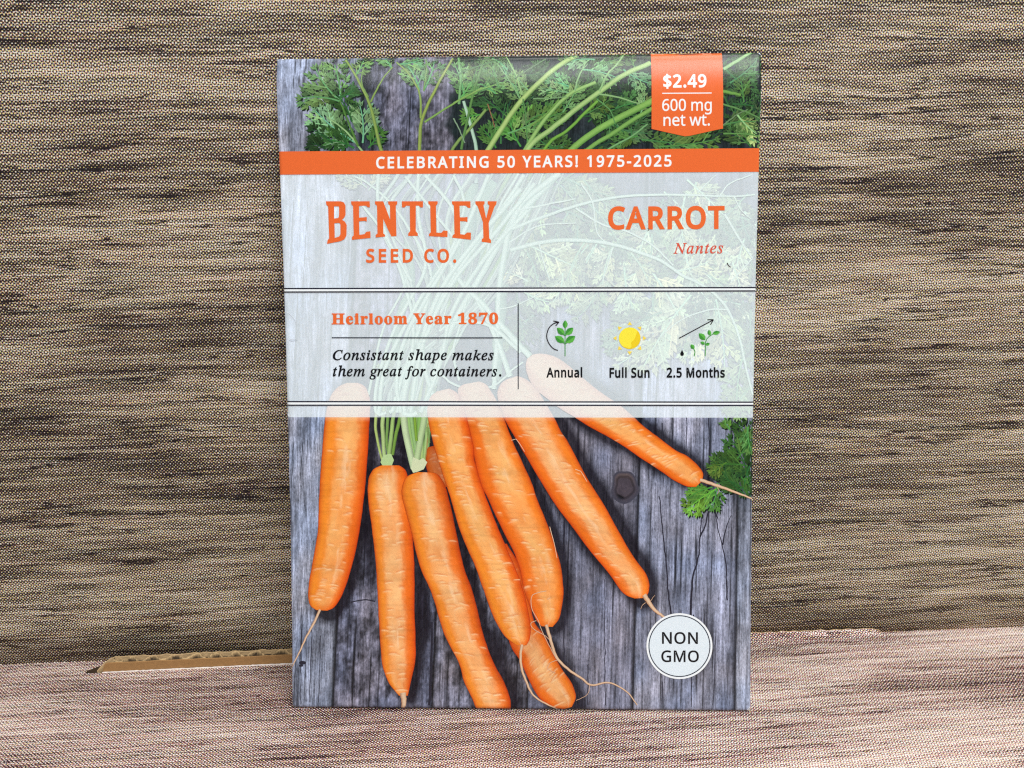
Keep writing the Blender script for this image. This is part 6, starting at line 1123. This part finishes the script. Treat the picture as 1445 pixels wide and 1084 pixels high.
'them': '33,-8 -24,9 -8,25 1,18 5,18 59,221 -47,0 3,14 41,16 37,31 36,48 15,0 -25,-88 57,0 -6,-21 -57,0 -54,-205 -5,-19 -1,-14 12,-14 21,12 31,36 10,-11 -35,-42 -33,-26|531,-7 -25,5 -20,13 -12,22 -4,27 1,18 2,21 4,24 6,28 15,70 4,19 3,17 2,14 1,12 -8,30 -23,10 -25,-6 -26,-17 -26,-28 -23,-34 -17,-34 -10,-32 -36,-172 -62,0 87,415 4,24 2,12 -12,23 -35,8 -5,0 6,28 123,0 -26,-123 -6,-28 -7,-28 -7,-28 -7,-28 7,0 39,51 41,30 45,10 40,-8 24,-25 8,-42 -1,-12 -3,-17 -4,-20 -5,-24 -17,-80 -4,-19 -3,-18 -1,-17 -1,-16 6,-24 18,-8 20,3 23,12 12,-19 -28,-22 -28,-12|758,-7 -39,7 -29,21 -14,21 -8,26 -3,31 3,32 10,34 16,34 21,32 26,28 29,24 31,19 32,11 31,3 27,-3 20,-10 12,-16 4,-21 -6,-27 -16,-26 -28,-24 -38,-20 -49,-16 -60,-11 -2,-12 -2,-12 -1,-20 7,-40 21,-24 35,-8 32,6 34,18 36,31 10,-10 -22,-24 -22,-20 -22,-15 -37,-14|733,158 42,9 34,13 28,19 20,22 12,24 4,26 -6,20 -18,7 -21,-4 -22,-14 -22,-22 -20,-28 -17,-34|1406,-7 -25,9 -8,29 2,22 6,25 39,140 5,22 2,15 -5,15 -15,5 -18,-5 -21,-12 -23,-21 -24,-27 -15,-22 -16,-24 -14,-27 -15,-32 -14,-33 -12,-35 -10,-37 -53,0 59,203 8,31 3,23 -5,13 -14,5 -13,-3 -17,-9 -20,-14 -21,-19 -22,-24 -20,-27 -14,-24 -13,-26 -12,-29 -11,-30 -23,-70 -53,0 62,212 5,17 4,14 2,12 1,8 -3,12 -8,6 -14,4 -20,2 3,13 43,4 31,6 11,3 9,2 9,1 8,-8 -1,-5 -2,-7 -37,-119 39,50 37,39 35,28 32,16 30,6 30,-10 10,-29 -2,-21 -6,-31 -11,-41 36,47 34,37 33,27 31,15 30,6 30,-10 10,-31 0,-10 -2,-12 -4,-14 -4,-17 -43,-157 -1,-8 -1,-7 12,-15 11,3 12,10 7,7 7,9 8,11 8,12 10,-11 -33,-46 -33,-28|1864,-153 -33,2 -28,8 -23,12 -23,25 -8,31 10,36 29,33 49,30 -22,15 -8,18 4,13 12,14 37,37 -27,20 -16,24 -6,30 5,31 14,30 22,25 29,20 34,13 38,4 25,-3 29,-8 26,-9 14,-2 44,0 0,-30 -47,0 4,-14 1,-16 -5,-33 -14,-29 -22,-25 -28,-19 -33,-12 -36,-5 -14,1 -14,2 -16,-15 -5,-14 12,-17 39,-16 33,-10 27,-12 22,-13 22,-25 7,-34 -5,-31 -15,-28 -24,-23 -32,-17 -25,-8 -28,-5|1913,129 20,4 19,13 16,19 13,25 8,29 3,30 -3,23 -9,16 -14,11 -18,3 -20,-4 -18,-13 -17,-20 -14,-24 -8,-29 -3,-30 11,-40|1876,-132 56,8 34,24 11,40 -3,15 -10,14 -14,11 -17,10 -19,8 -19,7 -24,8 -18,5 -34,-25 -20,-27 -7,-30 9,-38 28,-23|2114,0 59,209 7,31 3,19 -2,13 -7,7 -13,3 -21,2 2,13 24,4 20,3 17,3 14,3 19,5 9,1 6,-8 -35,-129 49,76 39,46 31,15 12,-2 9,-7 6,-10 2,-14 -2,-17 -9,-13 -11,-10 -15,-3 -10,2 -10,6 -7,9 -3,11 -32,-39 -29,-46 -26,-53 -23,-61 -19,-69|2479,-7 -38,7 -29,21 -14,21 -8,26 -3,31 3,32 10,34 16,34 21,32 25,28 30,24 31,19 32,11 31,3 27,-3 20,-10 12,-16 4,-21 -6,-27 -16,-26 -28,-24 -38,-20 -49,-16 -60,-11 -2,-12 -2,-12 -1,-20 7,-40 21,-24 35,-8 32,6 34,18 36,31 10,-10 -22,-24 -22,-20 -23,-15 -36,-14|2455,158 41,9 35,13 28,19 20,22 12,24 4,26 -6,20 -18,7 -21,-4 -23,-14 -21,-22 -20,-28 -18,-34|2768,-8 -23,5 -18,13 -12,23 -3,31 2,37 9,37 14,37 19,36 24,33 28,30 31,24 31,14 32,4 33,-9 16,-27 8,29 51,0 -61,-219 -7,-28 -2,-18 11,-9 20,11 29,34 10,-8 -35,-45 -32,-26 -29,-9 -21,8 -7,23 3,19 7,32 13,44 -25,-39 -24,-31 -23,-25 -34,-23|2800,33 16,4 18,11 18,17 18,22 17,26 17,28 13,30 11,30 7,29 2,27 -8,31 -26,11 -31,-8 -30,-25 -19,-25 -16,-30 -15,-36 -9,-27 -6,-26 -4,-25 -2,-24 8,-30|3133,-8 -24,9 -8,25 1,18 5,18 59,221 -46,0 2,14 41,16 37,31 36,48 15,0 -25,-88 57,0 -6,-21 -57,0 -54,-205 -5,-19 -1,-14 12,-14 21,12 31,36 10,-11 -34,-42 -34,-26|3493,-153 -17,3 -14,8 -9,12 -3,14 6,22 19,7 17,-5 5,-16 -2,-11 -3,-8 8,-7 17,6 14,20 6,15 6,19 6,22 6,27 58,308 -65,0 5,21 64,0 8,36 12,44 17,36 22,29 25,21 27,13 29,4 24,-4 19,-10 13,-15 4,-19 -8,-23 -24,-8 -19,7 -6,20 1,6 1,6 3,8 -5,10 -13,4 -24,-10 -19,-28 -14,-48 -17,-79 79,0 -4,-21 -79,0 -27,-133 -11,-53 -11,-48 -11,-42 -12,-36 -11,-31 -12,-25 -24,-38 -27,-23|3886,-8 -31,3 -27,10 -22,17 -17,22 -10,27 -3,31 5,38 13,38 13,25 16,23 19,21 20,20 22,17 24,14 37,14 37,4 32,-3 27,-10 23,-17 16,-22 10,-27 4,-31 -4,-34 -11,-34 -17,-33 -22,-32 -26,-27 -30,-23 -32,-17 -33,-11|3893,11 27,6 26,15 24,23 21,30 18,34 14,36 9,37 3,34 -7,41 -19,24 -31,8 -33,-8 -32,-23 -21,-24 -18,-28 -16,-33 -12,-34 -8,-34 -2,-32 4,-31 11,-22 18,-14|4158,0 58,209 8,31 3,19 -3,13 -7,7 -13,3 -20,2 2,13 23,4 21,3 17,3 14,3 19,5 9,1 6,-8 -35,-129 48,76 40,46 30,15 12,-2 10,-7 6,-10 2,-14 -3,-17 -8,-13 -12,-10 -14,-3 -11,2 -9,6 -7,9 -3,11 -33,-39 -29,-46 -26,-53 -22,-61 -19,-69|4748,-8 -41,8 -32,23 -15,23 -9,29 -3,34 4,33 9,33 15,32 21,30 25,27 29,22 32,17 32,10 33,3 29,-3 21,-11 13,-16 5,-19 -3,-16 -6,-12 -11,-8 -14,-3 -22,7 -7,20 3,13 7,11 4,5 2,5 -5,8 -18,2 -35,-7 -32,-21 -20,-21 -17,-25 -14,-29 -11,-31 -7,-29 -2,-29 4,-34 13,-27 20,-17 26,-6 35,6 35,20 36,33 10,-11 -45,-44 -47,-26|5093,-8 -31,3 -27,10 -22,17 -17,22 -9,27 -4,31 5,38 13,38 13,25 16,23 19,21 20,20 22,17 24,14 37,14 37,4 32,-3 27,-10 23,-17 16,-22 10,-27 4,-31 -4,-34 -11,-34 -17,-33 -22,-32 -26,-27 -30,-23 -32,-17 -33,-11|5100,11 27,6 26,15 24,23 21,30 18,34 14,36 9,37 3,34 -7,41 -19,24 -31,8 -33,-8 -32,-23 -21,-24 -18,-28 -16,-33 -12,-34 -8,-34 -2,-32 4,-31 11,-22 18,-14|5600,-9 -14,3 -10,7 -7,11 -2,16 3,21 9,37 14,54 15,55 9,38 3,21 -4,15 -13,6 -14,-3 -16,-9 -18,-13 -18,-18 -19,-20 -17,-23 -17,-23 -14,-24 -16,-37 -17,-47 -17,-58 -54,0 65,221 6,24 3,18 -9,17 -12,4 -18,1 -6,0 2,12 26,3 22,3 18,3 15,4 20,5 10,1 3,-2 0,-6 -41,-131 34,43 32,34 30,27 28,19 25,11 22,4 29,-9 10,-28 -1,-13 -1,-13 -3,-15 -4,-15 -39,-134 -4,-13 -3,-11 -2,-15 3,-12 11,-3 23,14 29,43 11,-8 -32,-51 -34,-31|5815,-8 -24,9 -9,25 2,18 5,18 59,221 -47,0 3,14 40,16 38,31 35,48 16,0 -26,-88 57,0 -5,-21 -57,0 -54,-205 -5,-19 -1,-14 12,-14 21,12 31,36 10,-11 -35,-42 -34,-26|6058,-8 -23,5 -18,13 -11,23 -4,31 3,37 8,37 14,37 19,36 24,33 28,30 31,24 31,14 32,4 33,-9 16,-27 9,29 51,0 -61,-219 -8,-28 -2,-18 12,-9 19,11 30,34 9,-8 -35,-45 -32,-26 -29,-9 -21,8 -7,23 3,19 8,32 12,44 -25,-39 -24,-31 -22,-25 -34,-23|6090,33 17,4 17,11 18,17 18,22 18,26 16,28 14,30 10,30 7,29 2,27 -8,31 -26,11 -31,-8 -30,-25 -19,-25 -16,-30 -15,-36 -9,-27 -6,-26 -4,-25 -1,-24 7,-30|6513,394 -13,2 -11,8 -8,11 -3,13 3,13 8,11 11,8 13,3 13,-3 11,-8 8,-11 2,-13 -2,-14 -8,-11 -11,-7|6423,-8 -24,9 -9,28 1,11 3,13 3,15 5,18 43,155 3,13 2,10 -2,11 -8,7 -13,4 -19,1 2,12 24,3 21,3 18,3 13,2 19,5 9,1 7,-8 0,-5 -2,-7 -66,-217 -4,-17 -1,-10 4,-15 10,-5 25,13 33,39 10,-10 -37,-46 -36,-27|6830,-9 -14,3 -11,7 -6,11 -3,16 3,21 9,37 15,54 15,55 9,38 3,21 -4,15 -13,6 -14,-3 -16,-9 -18,-13 -18,-18 -19,-20 -17,-23 -17,-23 -14,-24 -17,-37 -16,-47 -17,-58 -54,0 65,221 6,24 2,18 -8,17 -12,4 -19,1 -5,0 2,12 26,3 22,3 18,3 15,4 20,5 10,1 3,-2 0,-6 -41,-131 34,43 31,34 31,27 28,19 25,11 22,4 29,-9 10,-28 -1,-13 -2,-13 -2,-15 -5,-15 -39,-134 -3,-13 -3,-11 -2,-15 3,-12 11,-3 23,14 29,43 11,-8 -33,-51 -33,-31|7100,-7 -38,7 -30,21 -13,21 -9,26 -2,31 3,32 10,34 15,34 22,32 25,28 29,24 32,19 31,11 32,3 27,-3 19,-10 12,-16 5,-21 -6,-27 -17,-26 -27,-24 -39,-20 -49,-16 -59,-11 -3,-12 -1,-12 -1,-20 7,-40 21,-24 35,-8 32,6 34,18 36,31 10,-10 -22,-24 -22,-20 -23,-15 -36,-14|7075,158 42,9 35,13 28,19 20,22 12,24 4,26 -6,20 -18,7 -22,-4 -22,-14 -21,-22 -20,-28 -18,-34|7326,0 59,209 7,31 3,19 -2,13 -7,7 -13,3 -21,2 2,13 24,4 20,3 17,3 14,3 19,5 9,1 6,-8 -35,-129 48,76 40,46 31,15 12,-2 9,-7 6,-10 2,-14 -3,-17 -8,-13 -12,-10 -14,-3 -11,2 -9,6 -7,9 -3,11 -32,-39 -30,-46 -25,-53 -23,-61 -19,-69|7681,-8 -26,2 -20,5 -15,5 -11,2 -15,-10 -13,0 14,110 12,-1 6,-40 14,-30 20,-19 27,-6 21,4 18,12 11,19 4,24 -5,24 -16,27 -11,13 -10,14 -10,14 -10,14 -10,15 -7,16 -5,16 -2,16 6,31 18,25 27,17 33,5 24,-1 19,-5 15,-6 12,-2 16,12 11,0 -13,-100 -12,0 -11,47 -22,28 -32,10 -15,-3 -13,-9 -9,-12 -3,-14 7,-24 18,-29 11,-13 10,-14 10,-13 9,-14 10,-16 7,-16 5,-17 2,-16 -3,-26 -10,-23 -16,-20 -20,-15 -25,-10|7981,-9 -16,2 -13,8 -9,14 -3,21 3,21 9,14 13,8 16,2 16,-2 13,-8 10,-14 3,-21 -3,-21 -10,-14 -13,-8',
}

# ------------------------------------------------------------------ flat graphics printed over the picture
ink_orange = print_mat('ink_orange', speck=.05, flat=(230, 106, 50))
ink_navy = print_mat('ink_navy', speck=.0, flat=(24, 24, 44))
ink_black = print_mat('ink_black', speck=.0, flat=(14, 14, 18))
ink_white = print_mat('ink_white', speck=.015, flat=(240, 244, 246))
ink_badge = print_mat('ink_pale_blue', speck=.02, flat=(222, 233, 240))
veil = print_mat('ink_pale_veil', speck=.015, flat=(232, 240, 246), alpha=.12)
halo_ink = print_mat('ink_white_band', speck=.01, flat=(238, 244, 246))


def band_obj(name, ytl, ytr, ybl, ybr, off, mat, parent, uL=0.0, uR=W, ny_=None):
    t0, t1 = vrow(ytl, ytr)
    b0, b1 = vrow(ybl, ybr)
    nx_ = 100
    hgt = abs(t0 - b0)
    ny_ = ny_ or max(2, int(hgt / .9) + 2)
    u = np.unique(np.concatenate([np.linspace(uL, uR, nx_), [x for x in (.15, .3, .5, W - .5, W - .3, W - .15) if uL < x < uR]]))
    f = np.linspace(0, 1, ny_)[:, None]
    tv = (b0 + (b1 - b0) * u / W)[None] * (1 - f) + (t0 + (t1 - t0) * u / W)[None] * f
    uv = np.stack([np.repeat(u[None], ny_, 0).ravel(), tv.ravel()], 1)
    return mesh_obj(name, P3(uv, off), gridf(len(u), ny_), mat, parent, None, uv / 100, True)


banner = band_obj('orange_banner', 217.0, 212.4, 249.6, 245.6, 0.150, ink_orange, packet)
label = band_obj('pale_label', 249.6, 245.6, 591.4, 592.2, 0.150, veil, packet)
for (a_, b_, c_, d_) in ((410.2, 408.8, 415.1, 413.5), (569.4, 570.3, 574.5, 574.8)):
    band_obj('white_rule', a_ - 1.2, b_ - 1.2, c_ + 1.2, d_ + 1.2, 0.155, halo_ink, packet)
    for y1_, y2_ in ((a_, b_), (c_, d_)):
        band_obj('navy_rule', y1_ - 1.0, y2_ - 1.0, y1_ + 1.0, y2_ + 1.0, 0.160, ink_navy, packet, ny_=3)


def fill(name, polys, mat, parent, off):
    """fill closed outlines (artwork units, holes allowed) as one thin printed mesh"""
    coords, faces = [], []
    for P in polys:
        faces.append(list(range(len(coords), len(coords) + len(P))))
        coords += [Vector(tuple(p)) for p in P]
    al = np.concatenate([np.asarray(P, float) for P in polys])
    lo_, hi_ = al.min(0), al.max(0)
    coords += [Vector((x, y)) for x in np.arange(lo_[0] + 3.3, hi_[0], 7.7) for y in np.arange(lo_[1] + 3.1, hi_[1], 7.3)]   # keeps the letters on the bent sheet
    v, e, f, _, _, _ = delaunay_2d_cdt(coords, [], faces, 0, 1e-5, False)
    vv = np.array([tuple(p) for p in v])
    f = [t for t in f if len(t) >= 3]
    cen = np.array([vv[list(t)].mean(0) for t in f])
    inside = np.zeros(len(cen), int)
    for P in polys:
        P = np.asarray(P, float)
        Q = np.roll(P, -1, 0)
        for (ax_, ay_), (bx_, by_) in zip(P, Q):
            if ay_ != by_:
                hit = ((ay_ > cen[:, 1]) != (by_ > cen[:, 1])) & (cen[:, 0] < (bx_ - ax_) * (cen[:, 1] - ay_) / (by_ - ay_) + ax_)
                inside ^= hit.astype(int)
    f = [t for t, k_ in zip(f, inside) if k_]
    uv = S([tuple(p) for p in v])
    return mesh_obj(name, P3(uv, off), f, mat, parent, None, uv / 100)


def embolden(P, d):
    P = np.asarray(P, float)
    a_, b_, c_ = np.roll(P, 1, 0), P, np.roll(P, -1, 0)
    e1, e2 = b_ - a_, c_ - b_
    e1 /= np.maximum(np.linalg.norm(e1, axis=1)[:, None], 1e-9)
    e2 /= np.maximum(np.linalg.norm(e2, axis=1)[:, None], 1e-9)
    n1, n2 = np.stack([e1[:, 1], -e1[:, 0]], 1), np.stack([e2[:, 1], -e2[:, 0]], 1)
    m_ = n1 + n2
    m_ /= np.maximum(np.linalg.norm(m_, axis=1)[:, None], 1e-6)
    k = 1 / np.maximum((m_ * n1).sum(1), .55)
    return P + m_ * (d * k)[:, None]


def decode(s):
    out_ = []
    for part in s.split('|'):
        p = np.array([[int(x) for x in w.split(',')] for w in part.split(' ')], float)
        out_.append(np.cumsum(p, 0))
    return out_


def sarea(P):
    return 0.5 * np.sum(P[:, 0] * np.roll(P[:, 1], -1) - np.roll(P[:, 0], -1) * P[:, 1])


def text(name, key, x0, x1, yl, yr, cap, capu, bold, mat, parent, off=0.166, shear=0.0):
    """x0..x1 extent, baseline yl -> yr, cap height in artwork units, capu = cap height in font units"""
    polys = decode(TEXT[key])
    if capu == 455:   # slab face: larger small letters than the source outlines
        for p in polys:
            if p[:, 1].max() < 400:
                p[:, 1] = np.where(p[:, 1] > 0, p[:, 1] * 1.09, p[:, 1])
    big = max(polys, key=lambda p: abs(sarea(p)))
    sg = 1 if sarea(big) > 0 else -1
    polys = [embolden(p, bold * sg) for p in polys]
    al = np.concatenate(polys)
    a_, b_ = al[:, 0].min(), al[:, 0].max()
    out_ = []
    for p in polys:
        x = x0 + (p[:, 0] - a_) / (b_ - a_) * (x1 - x0)
        y = yl + (yr - yl) * (x - x0) / (x1 - x0) - p[:, 1] * cap / capu
        out_.append(np.stack([x, y], 1))
    return fill(name, out_, mat, parent, off)


text('lettering', 'celebrating', 531, 947.5, 240.4, 237.6, 15.2, 573, 24, ink_white, banner)
B5 = 5.352
bent = ['55,92 165,92 190,100 203,125 203,195 193,215 176,231 198,245 212,270 210,350 195,378 165,393 64,413 68,385 80,372 72,130 58,118', '117,130 117,222 148,218 155,200 155,138 150,130', '120,258 122,368 155,358 165,340 165,265 155,255',
        '245,92 385,92 387,137 370,137 358,125 305,127 305,215 345,213 363,210 363,245 345,240 305,243 308,345 345,340 360,322 390,318 392,368 252,383 252,362 265,348 260,128 247,115',
        '425,92 487,92 540,232 538,125 525,112 525,92 593,92 593,112 582,125 587,355 548,357 487,225 488,335 502,345 502,358 430,365 430,345 444,335 440,125 425,112',
        '628,92 787,92 787,138 768,138 755,125 733,125 733,318 748,335 748,353 676,353 676,335 690,318 688,125 662,125 648,138 628,138',
        '827,92 898,92 898,110 885,125 888,328 925,330 942,312 973,315 972,362 832,355 832,340 846,325 842,125 827,110',
        '1005,92 1145,92 1146,142 1128,142 1110,125 1063,125 1065,213 1100,213 1123,210 1123,248 1100,243 1067,243 1068,340 1100,344 1120,327 1149,328 1148,382 1008,367 1010,350 1025,338 1020,125 1007,112',
        '1182,92 1252,92 1252,110 1243,122 1264,222 1288,125 1275,110 1275,92 1343,92 1340,115 1328,130 1283,255 1287,370 1300,385 1300,407 1230,397 1230,378 1243,368 1240,250 1200,130 1183,112']
bp_ = [[(450 + float(w.split(',')[0]) / B5, 270 + float(w.split(',')[1]) / B5) for w in g_.split(' ')] for g_ in bent]
fill('brand_lettering', bp_, ink_orange, label, 0.166)
text('lettering', 'seedco', 517, 644, 372.8, 372.8, 15.6, 507, 30, ink_orange, label)
text('lettering', 'carrot', 858, 1022.3, 325.6, 324.6, 29.4, 573, 30, ink_orange, label)
ink_red = print_mat('ink_red_orange', speck=.03, flat=(216, 88, 66))
text('lettering', 'nantes', 950, 1020.4, 360.8, 360.2, 14.2, 455, 8, ink_red, label)
text('lettering', 'heirloom', 468.3, 703, 460.2, 459.8, 14.6, 455, 14, ink_orange, label)
text('lettering', 'cons', 470, 697, 510.6, 510.8, 13.2, 455, 14, ink_black, label)
text('lettering', 'them', 470, 707.6, 533.5, 533.6, 13.2, 455, 14, ink_black, label)
text('lettering', 'annual', 771, 821.6, 535.0, 535.0, 12.8, 573, 30, ink_black, label)
text('lettering', 'sun', 860, 916.6, 535.3, 535.3, 12.8, 573, 30, ink_black, label)
text('lettering', 'months', 940.6, 1022.6, 535.1, 535.1, 12.8, 573, 30, ink_black, label)
fill('thin_rule', [[(468.6, 478.7), (709, 478.9), (709, 480.3), (468.6, 480.1)]], ink_navy, label, .166)
fill('thin_rule', [[(730.6, 431), (732.0, 431), (732.0, 552), (730.6, 552)]], ink_navy, label, .166)

# icons
ink_icon = print_mat('ink_icon_green', speck=.02)
IX = lambda pts: [(750 + x / 4.983, 440 + y / 4.983) for x, y in pts]


def leaf_icon(mb, a_, b_, w):
    a_, b_ = np.array(IX([a_])[0]), np.array(IX([b_])[0])
    d = b_ - a_
    n = np.array([-d[1], d[0]]) * w
    P = [a_, a_ + d * .25 + n * .8, a_ + d * .55 + n, a_ + d * .82 + n * .55, b_, a_ + d * .82 - n * .55, a_ + d * .55 - n, a_ + d * .25 - n * .8]
    g1, g2 = srgb((92, 176, 70)), srgb((62, 142, 56))
    mb.add(S(P), [(0, 1, 2, 3, 4)], g1)
    mb.add(S(P), [(0, 4, 5, 6, 7)], g2)


mb = MB(.166)
for a_, b_ in (((237, 132), (237, 73)), ((232, 176), (179, 126)), ((240, 176), (294, 126)), ((232, 230), (165, 186)), ((239, 230), (308, 186))):
    leaf_icon(mb, a_, b_, .30)
strip(mb, IX([(236, 326), (236, 200), (237, 120)]), 1.3, 1.1, srgb((66, 150, 62)), off=.165)
for s_ in ((-1, 1)):
    strip(mb, IX([(236, 240), (236 + s_ * 22, 226)]), 1.0, .9, srgb((66, 150, 62)), off=.165)
    strip(mb, IX([(236, 185), (236 + s_ * 18, 168)]), 1.0, .9, srgb((66, 150, 62)), off=.165)
mb.build('plant_icon', ink_icon, label)
mb = MB(.166)
for a_, b_, w in (((1222, 212), (1176, 166), .32), ((1254, 182), (1246, 141), .34), ((1272, 168), (1326, 156), .26), ((1218, 242), (1187, 226), .34), ((1222, 246), (1254, 238), .34)):
    leaf_icon(mb, a_, b_, w)
strip(mb, IX([(1220, 326), (1222, 260), (1224, 220), (1245, 190), (1285, 165)]), 1.3, 1.0, srgb((66, 150, 62)), off=.165)
mb.build('seedling_icon', ink_icon, label)
mb = MB(.166)
leaf_icon(mb, (1143, 276), (1119, 243), .36)
strip(mb, IX([(1143, 326), (1149, 292), (1138, 268)]), 1.4, 1.1, srgb((66, 150, 62)), off=.165)
mb.build('sprout_icon', ink_icon, label)
mb = MB(.166)
strip(mb, IX([(185, 286), (150, 270), (118, 228), (107, 182), (122, 130), (155, 98), (192, 87)]), 1.4, 1.4, srgb((26, 16, 24)), n=26)
strip(mb, IX([(154, 79), (193, 87)]), 1.4, 1.4, srgb((26, 16, 24)))
strip(mb, IX([(193, 87), (170, 113)]), 1.4, 1.4, srgb((26, 16, 24)), off=.167)
mb.build('arrow_icon', ink_icon, label)
mb = MB(.166)
strip(mb, IX([(1036, 201), (1278, 71)]), 1.3, 1.4, srgb((26, 16, 24)), n=12)
strip(mb, IX([(1236, 70), (1279, 70)]), 1.4, 1.4, srgb((26, 16, 24)))
strip(mb, IX([(1279, 70), (1258, 105)]), 1.4, 1.4, srgb((26, 16, 24)), off=.167)
mb.build('arrow_icon', ink_icon, label)
a_ = np.linspace(-.25 * math.pi, 1.25 * math.pi, 15)
drop = [(1058 + 13 * math.cos(x), 310 + 14 * math.sin(x)) for x in a_] + [(1058, 281)]
fill('seed_icon', [IX(drop)], ink_black, label, .166)
# sun icon
yel = srgb((246, 230, 66))
mb = MB(.166)
a_ = np.linspace(0, 2 * math.pi, 41)[:-1]
sc_ = np.array([888.5, 480.1])
mb.add(S(np.vstack([[sc_], sc_ + 15.3 * np.column_stack([np.cos(a_), np.sin(a_)])])), [(0, i + 1, (i + 1) % 40 + 1) for i in range(40)], yel)
disc = [(sc_[0] + 15.3 * math.cos(x), sc_[1] + 15.3 * math.sin(x)) for x in np.linspace(-.75, 2.3, 18)]
disc += [(880 + 2, 492.5), (889, 488), (896, 480), (898.5, 472)]
mb.add(S(disc), [tuple(range(len(disc)))], srgb((236, 206, 40)), .1675)
for k in range(8):
    x = k * math.pi / 4
    d = np.array([math.cos(x), math.sin(x)])
    n = np.array([-d[1], d[0]])
    mb.add(S([sc_ + d * 18.6 - n * 3.3, sc_ + d * 23.4, sc_ + d * 18.6 + n * 3.3]), [(0, 1, 2)], srgb((244, 218, 90)))
mb.build('sun_icon', ink_icon, label)

# price ribbon hanging from the top edge
tl = S([(919.2, 74)])[0]
nxr, nyr = 16, 30
xs_ = np.linspace(919.2, 1020, nxr)
G = []
for j in range(nyr):
    f = j / (nyr - 1)
    for x in xs_:
        yb_ = 184.8 + 11.2 * (1 - abs(x - 968.0) / 50.4 if abs(x - 968) < 50.4 else 0)
        G.append((x + (0.6 * (1 - f)), 60 * (1 - f) ** 1 + yb_ * f))
uvp = S(G)
uvp[:, 1] = np.minimum(uvp[:, 1], H)
# fine rows over the rolled top edge
ribn = mesh_obj('price_ribbon', P3(uvp, 0.095 + 0.063 * np.clip((H - uvp[:, 1] - 0.2) / 1.2, 0, 1)), gridf(nxr, nyr), ink_orange, packet, None, uvp / 100, True)
text('price_lettering', 'price', 936, 997, 126.2, 125.6, 17.6, 573, 26, ink_white, ribn, .182)
text('lettering', 'weight', 934.2, 1004, 159.6, 159.2, 16.2, 573, 9, ink_white, ribn, .182)
text('lettering', 'net', 936, 1001.4, 180.7, 180.2, 16.2, 573, 9, ink_white, ribn, .182)
fill('thin_rule', [[(934.4, 134.2), (1004, 133.8), (1004, 135.2), (934.4, 135.6)]], ink_white, ribn, .182)

# round badge
bc = np.array([958.6, 914.2])
bx = MB(.165)
a_ = np.linspace(0, 2 * math.pi, 73)[:-1]
for r0, r1 in ((0, 15.5), (15.5, 31), (31, 46.5)):
    pass
rr = np.linspace(0, 1, 6)[1:]
pts = [bc] + [bc + 46.4 * r_ * np.array([math.cos(x), math.sin(x)]) for r_ in rr for x in a_]
F = [(0, 1 + i, 1 + (i + 1) % 72) for i in range(72)] + [(1 + k * 72 + i, 1 + (k + 1) * 72 + i, 1 + (k + 1) * 72 + (i + 1) % 72, 1 + k * 72 + (i + 1) % 72) for k in range(4) for i in range(72)]
uvb = S(pts)
badge = mesh_obj('round_badge', P3(uvb, .152), F, ink_badge, packet, None, uvb / 100)
fill('badge_ring', [[(bc[0] + 43.6 * math.cos(x), bc[1] + 43.6 * math.sin(x)) for x in a_], [(bc[0] + 42.2 * math.cos(x), bc[1] + 42.2 * math.sin(x)) for x in a_]], ink_navy, badge, .160)
fill('badge_rim', [[(bc[0] + 46.5 * math.cos(x), bc[1] + 46.5 * math.sin(x)) for x in a_], [(bc[0] + 44.2 * math.cos(x), bc[1] + 44.2 * math.sin(x)) for x in a_]], ink_white, badge, .157)
text('lettering', 'non', 934, 984.6, 910.7, 910.7, 15.8, 573, 16, ink_black, badge)
text('lettering', 'gmo', 933, 986, 936.4, 936.4, 15.6, 573, 16, ink_black, badge)

# wear: chipped corners, nicks on the left edge, crease lines, specks
wh = srgb((232, 238, 246))
wear_ink = print_mat('ink_worn_white', speck=.03)
for poly in ([(1054, 1004), (1056.5, 1001), (1058.5, 999.5), (1060, 1001), (1060, 1006), (1056, 1006)], [(388, 84), (397, 83.2), (398, 85.2), (389, 86)], [(405, 586), (410, 586.6), (411, 589), (404, 590)], [(1073, 205), (1076, 204), (1076, 212), (1072.5, 211)], [(1070, 72.0), (1075, 71.4), (1077, 74), (1076, 78), (1073, 75)]):
    w_ = MB(.20)
    w_.add(S(poly), [tuple(range(len(poly)))], wh)
    w_.build('worn_nick', wear_ink, packet)
for pts, w0, w1, c_ in (([(401, 442), (410, 446), (416, 453), (420, 462)], .9, .4, (226, 232, 240)), ([(404, 482), (412, 484), (420, 483)], .9, .4, (190, 198, 210)), ([(404, 479.6), (412, 481.6), (419, 480.8)], .7, .4, (232, 238, 246))):
    w_ = MB(.20)
    strip(w_, pts, w0, w1, srgb(c_), na=3)
    w_.build('crease', wear_ink, packet)
for pts, w0, w1, c_ in (([(1026, 374), (1028, 378), (1031, 380)], 1.6, .8, (70, 66, 70)), ([(914, 325), (916, 327.5), (913.5, 329)], 1.4, .8, (110, 100, 96))):
    w_ = MB(.20)
    strip(w_, pts, w0, w1, srgb(c_), na=3)
    w_.build('speck', wear_ink, packet)
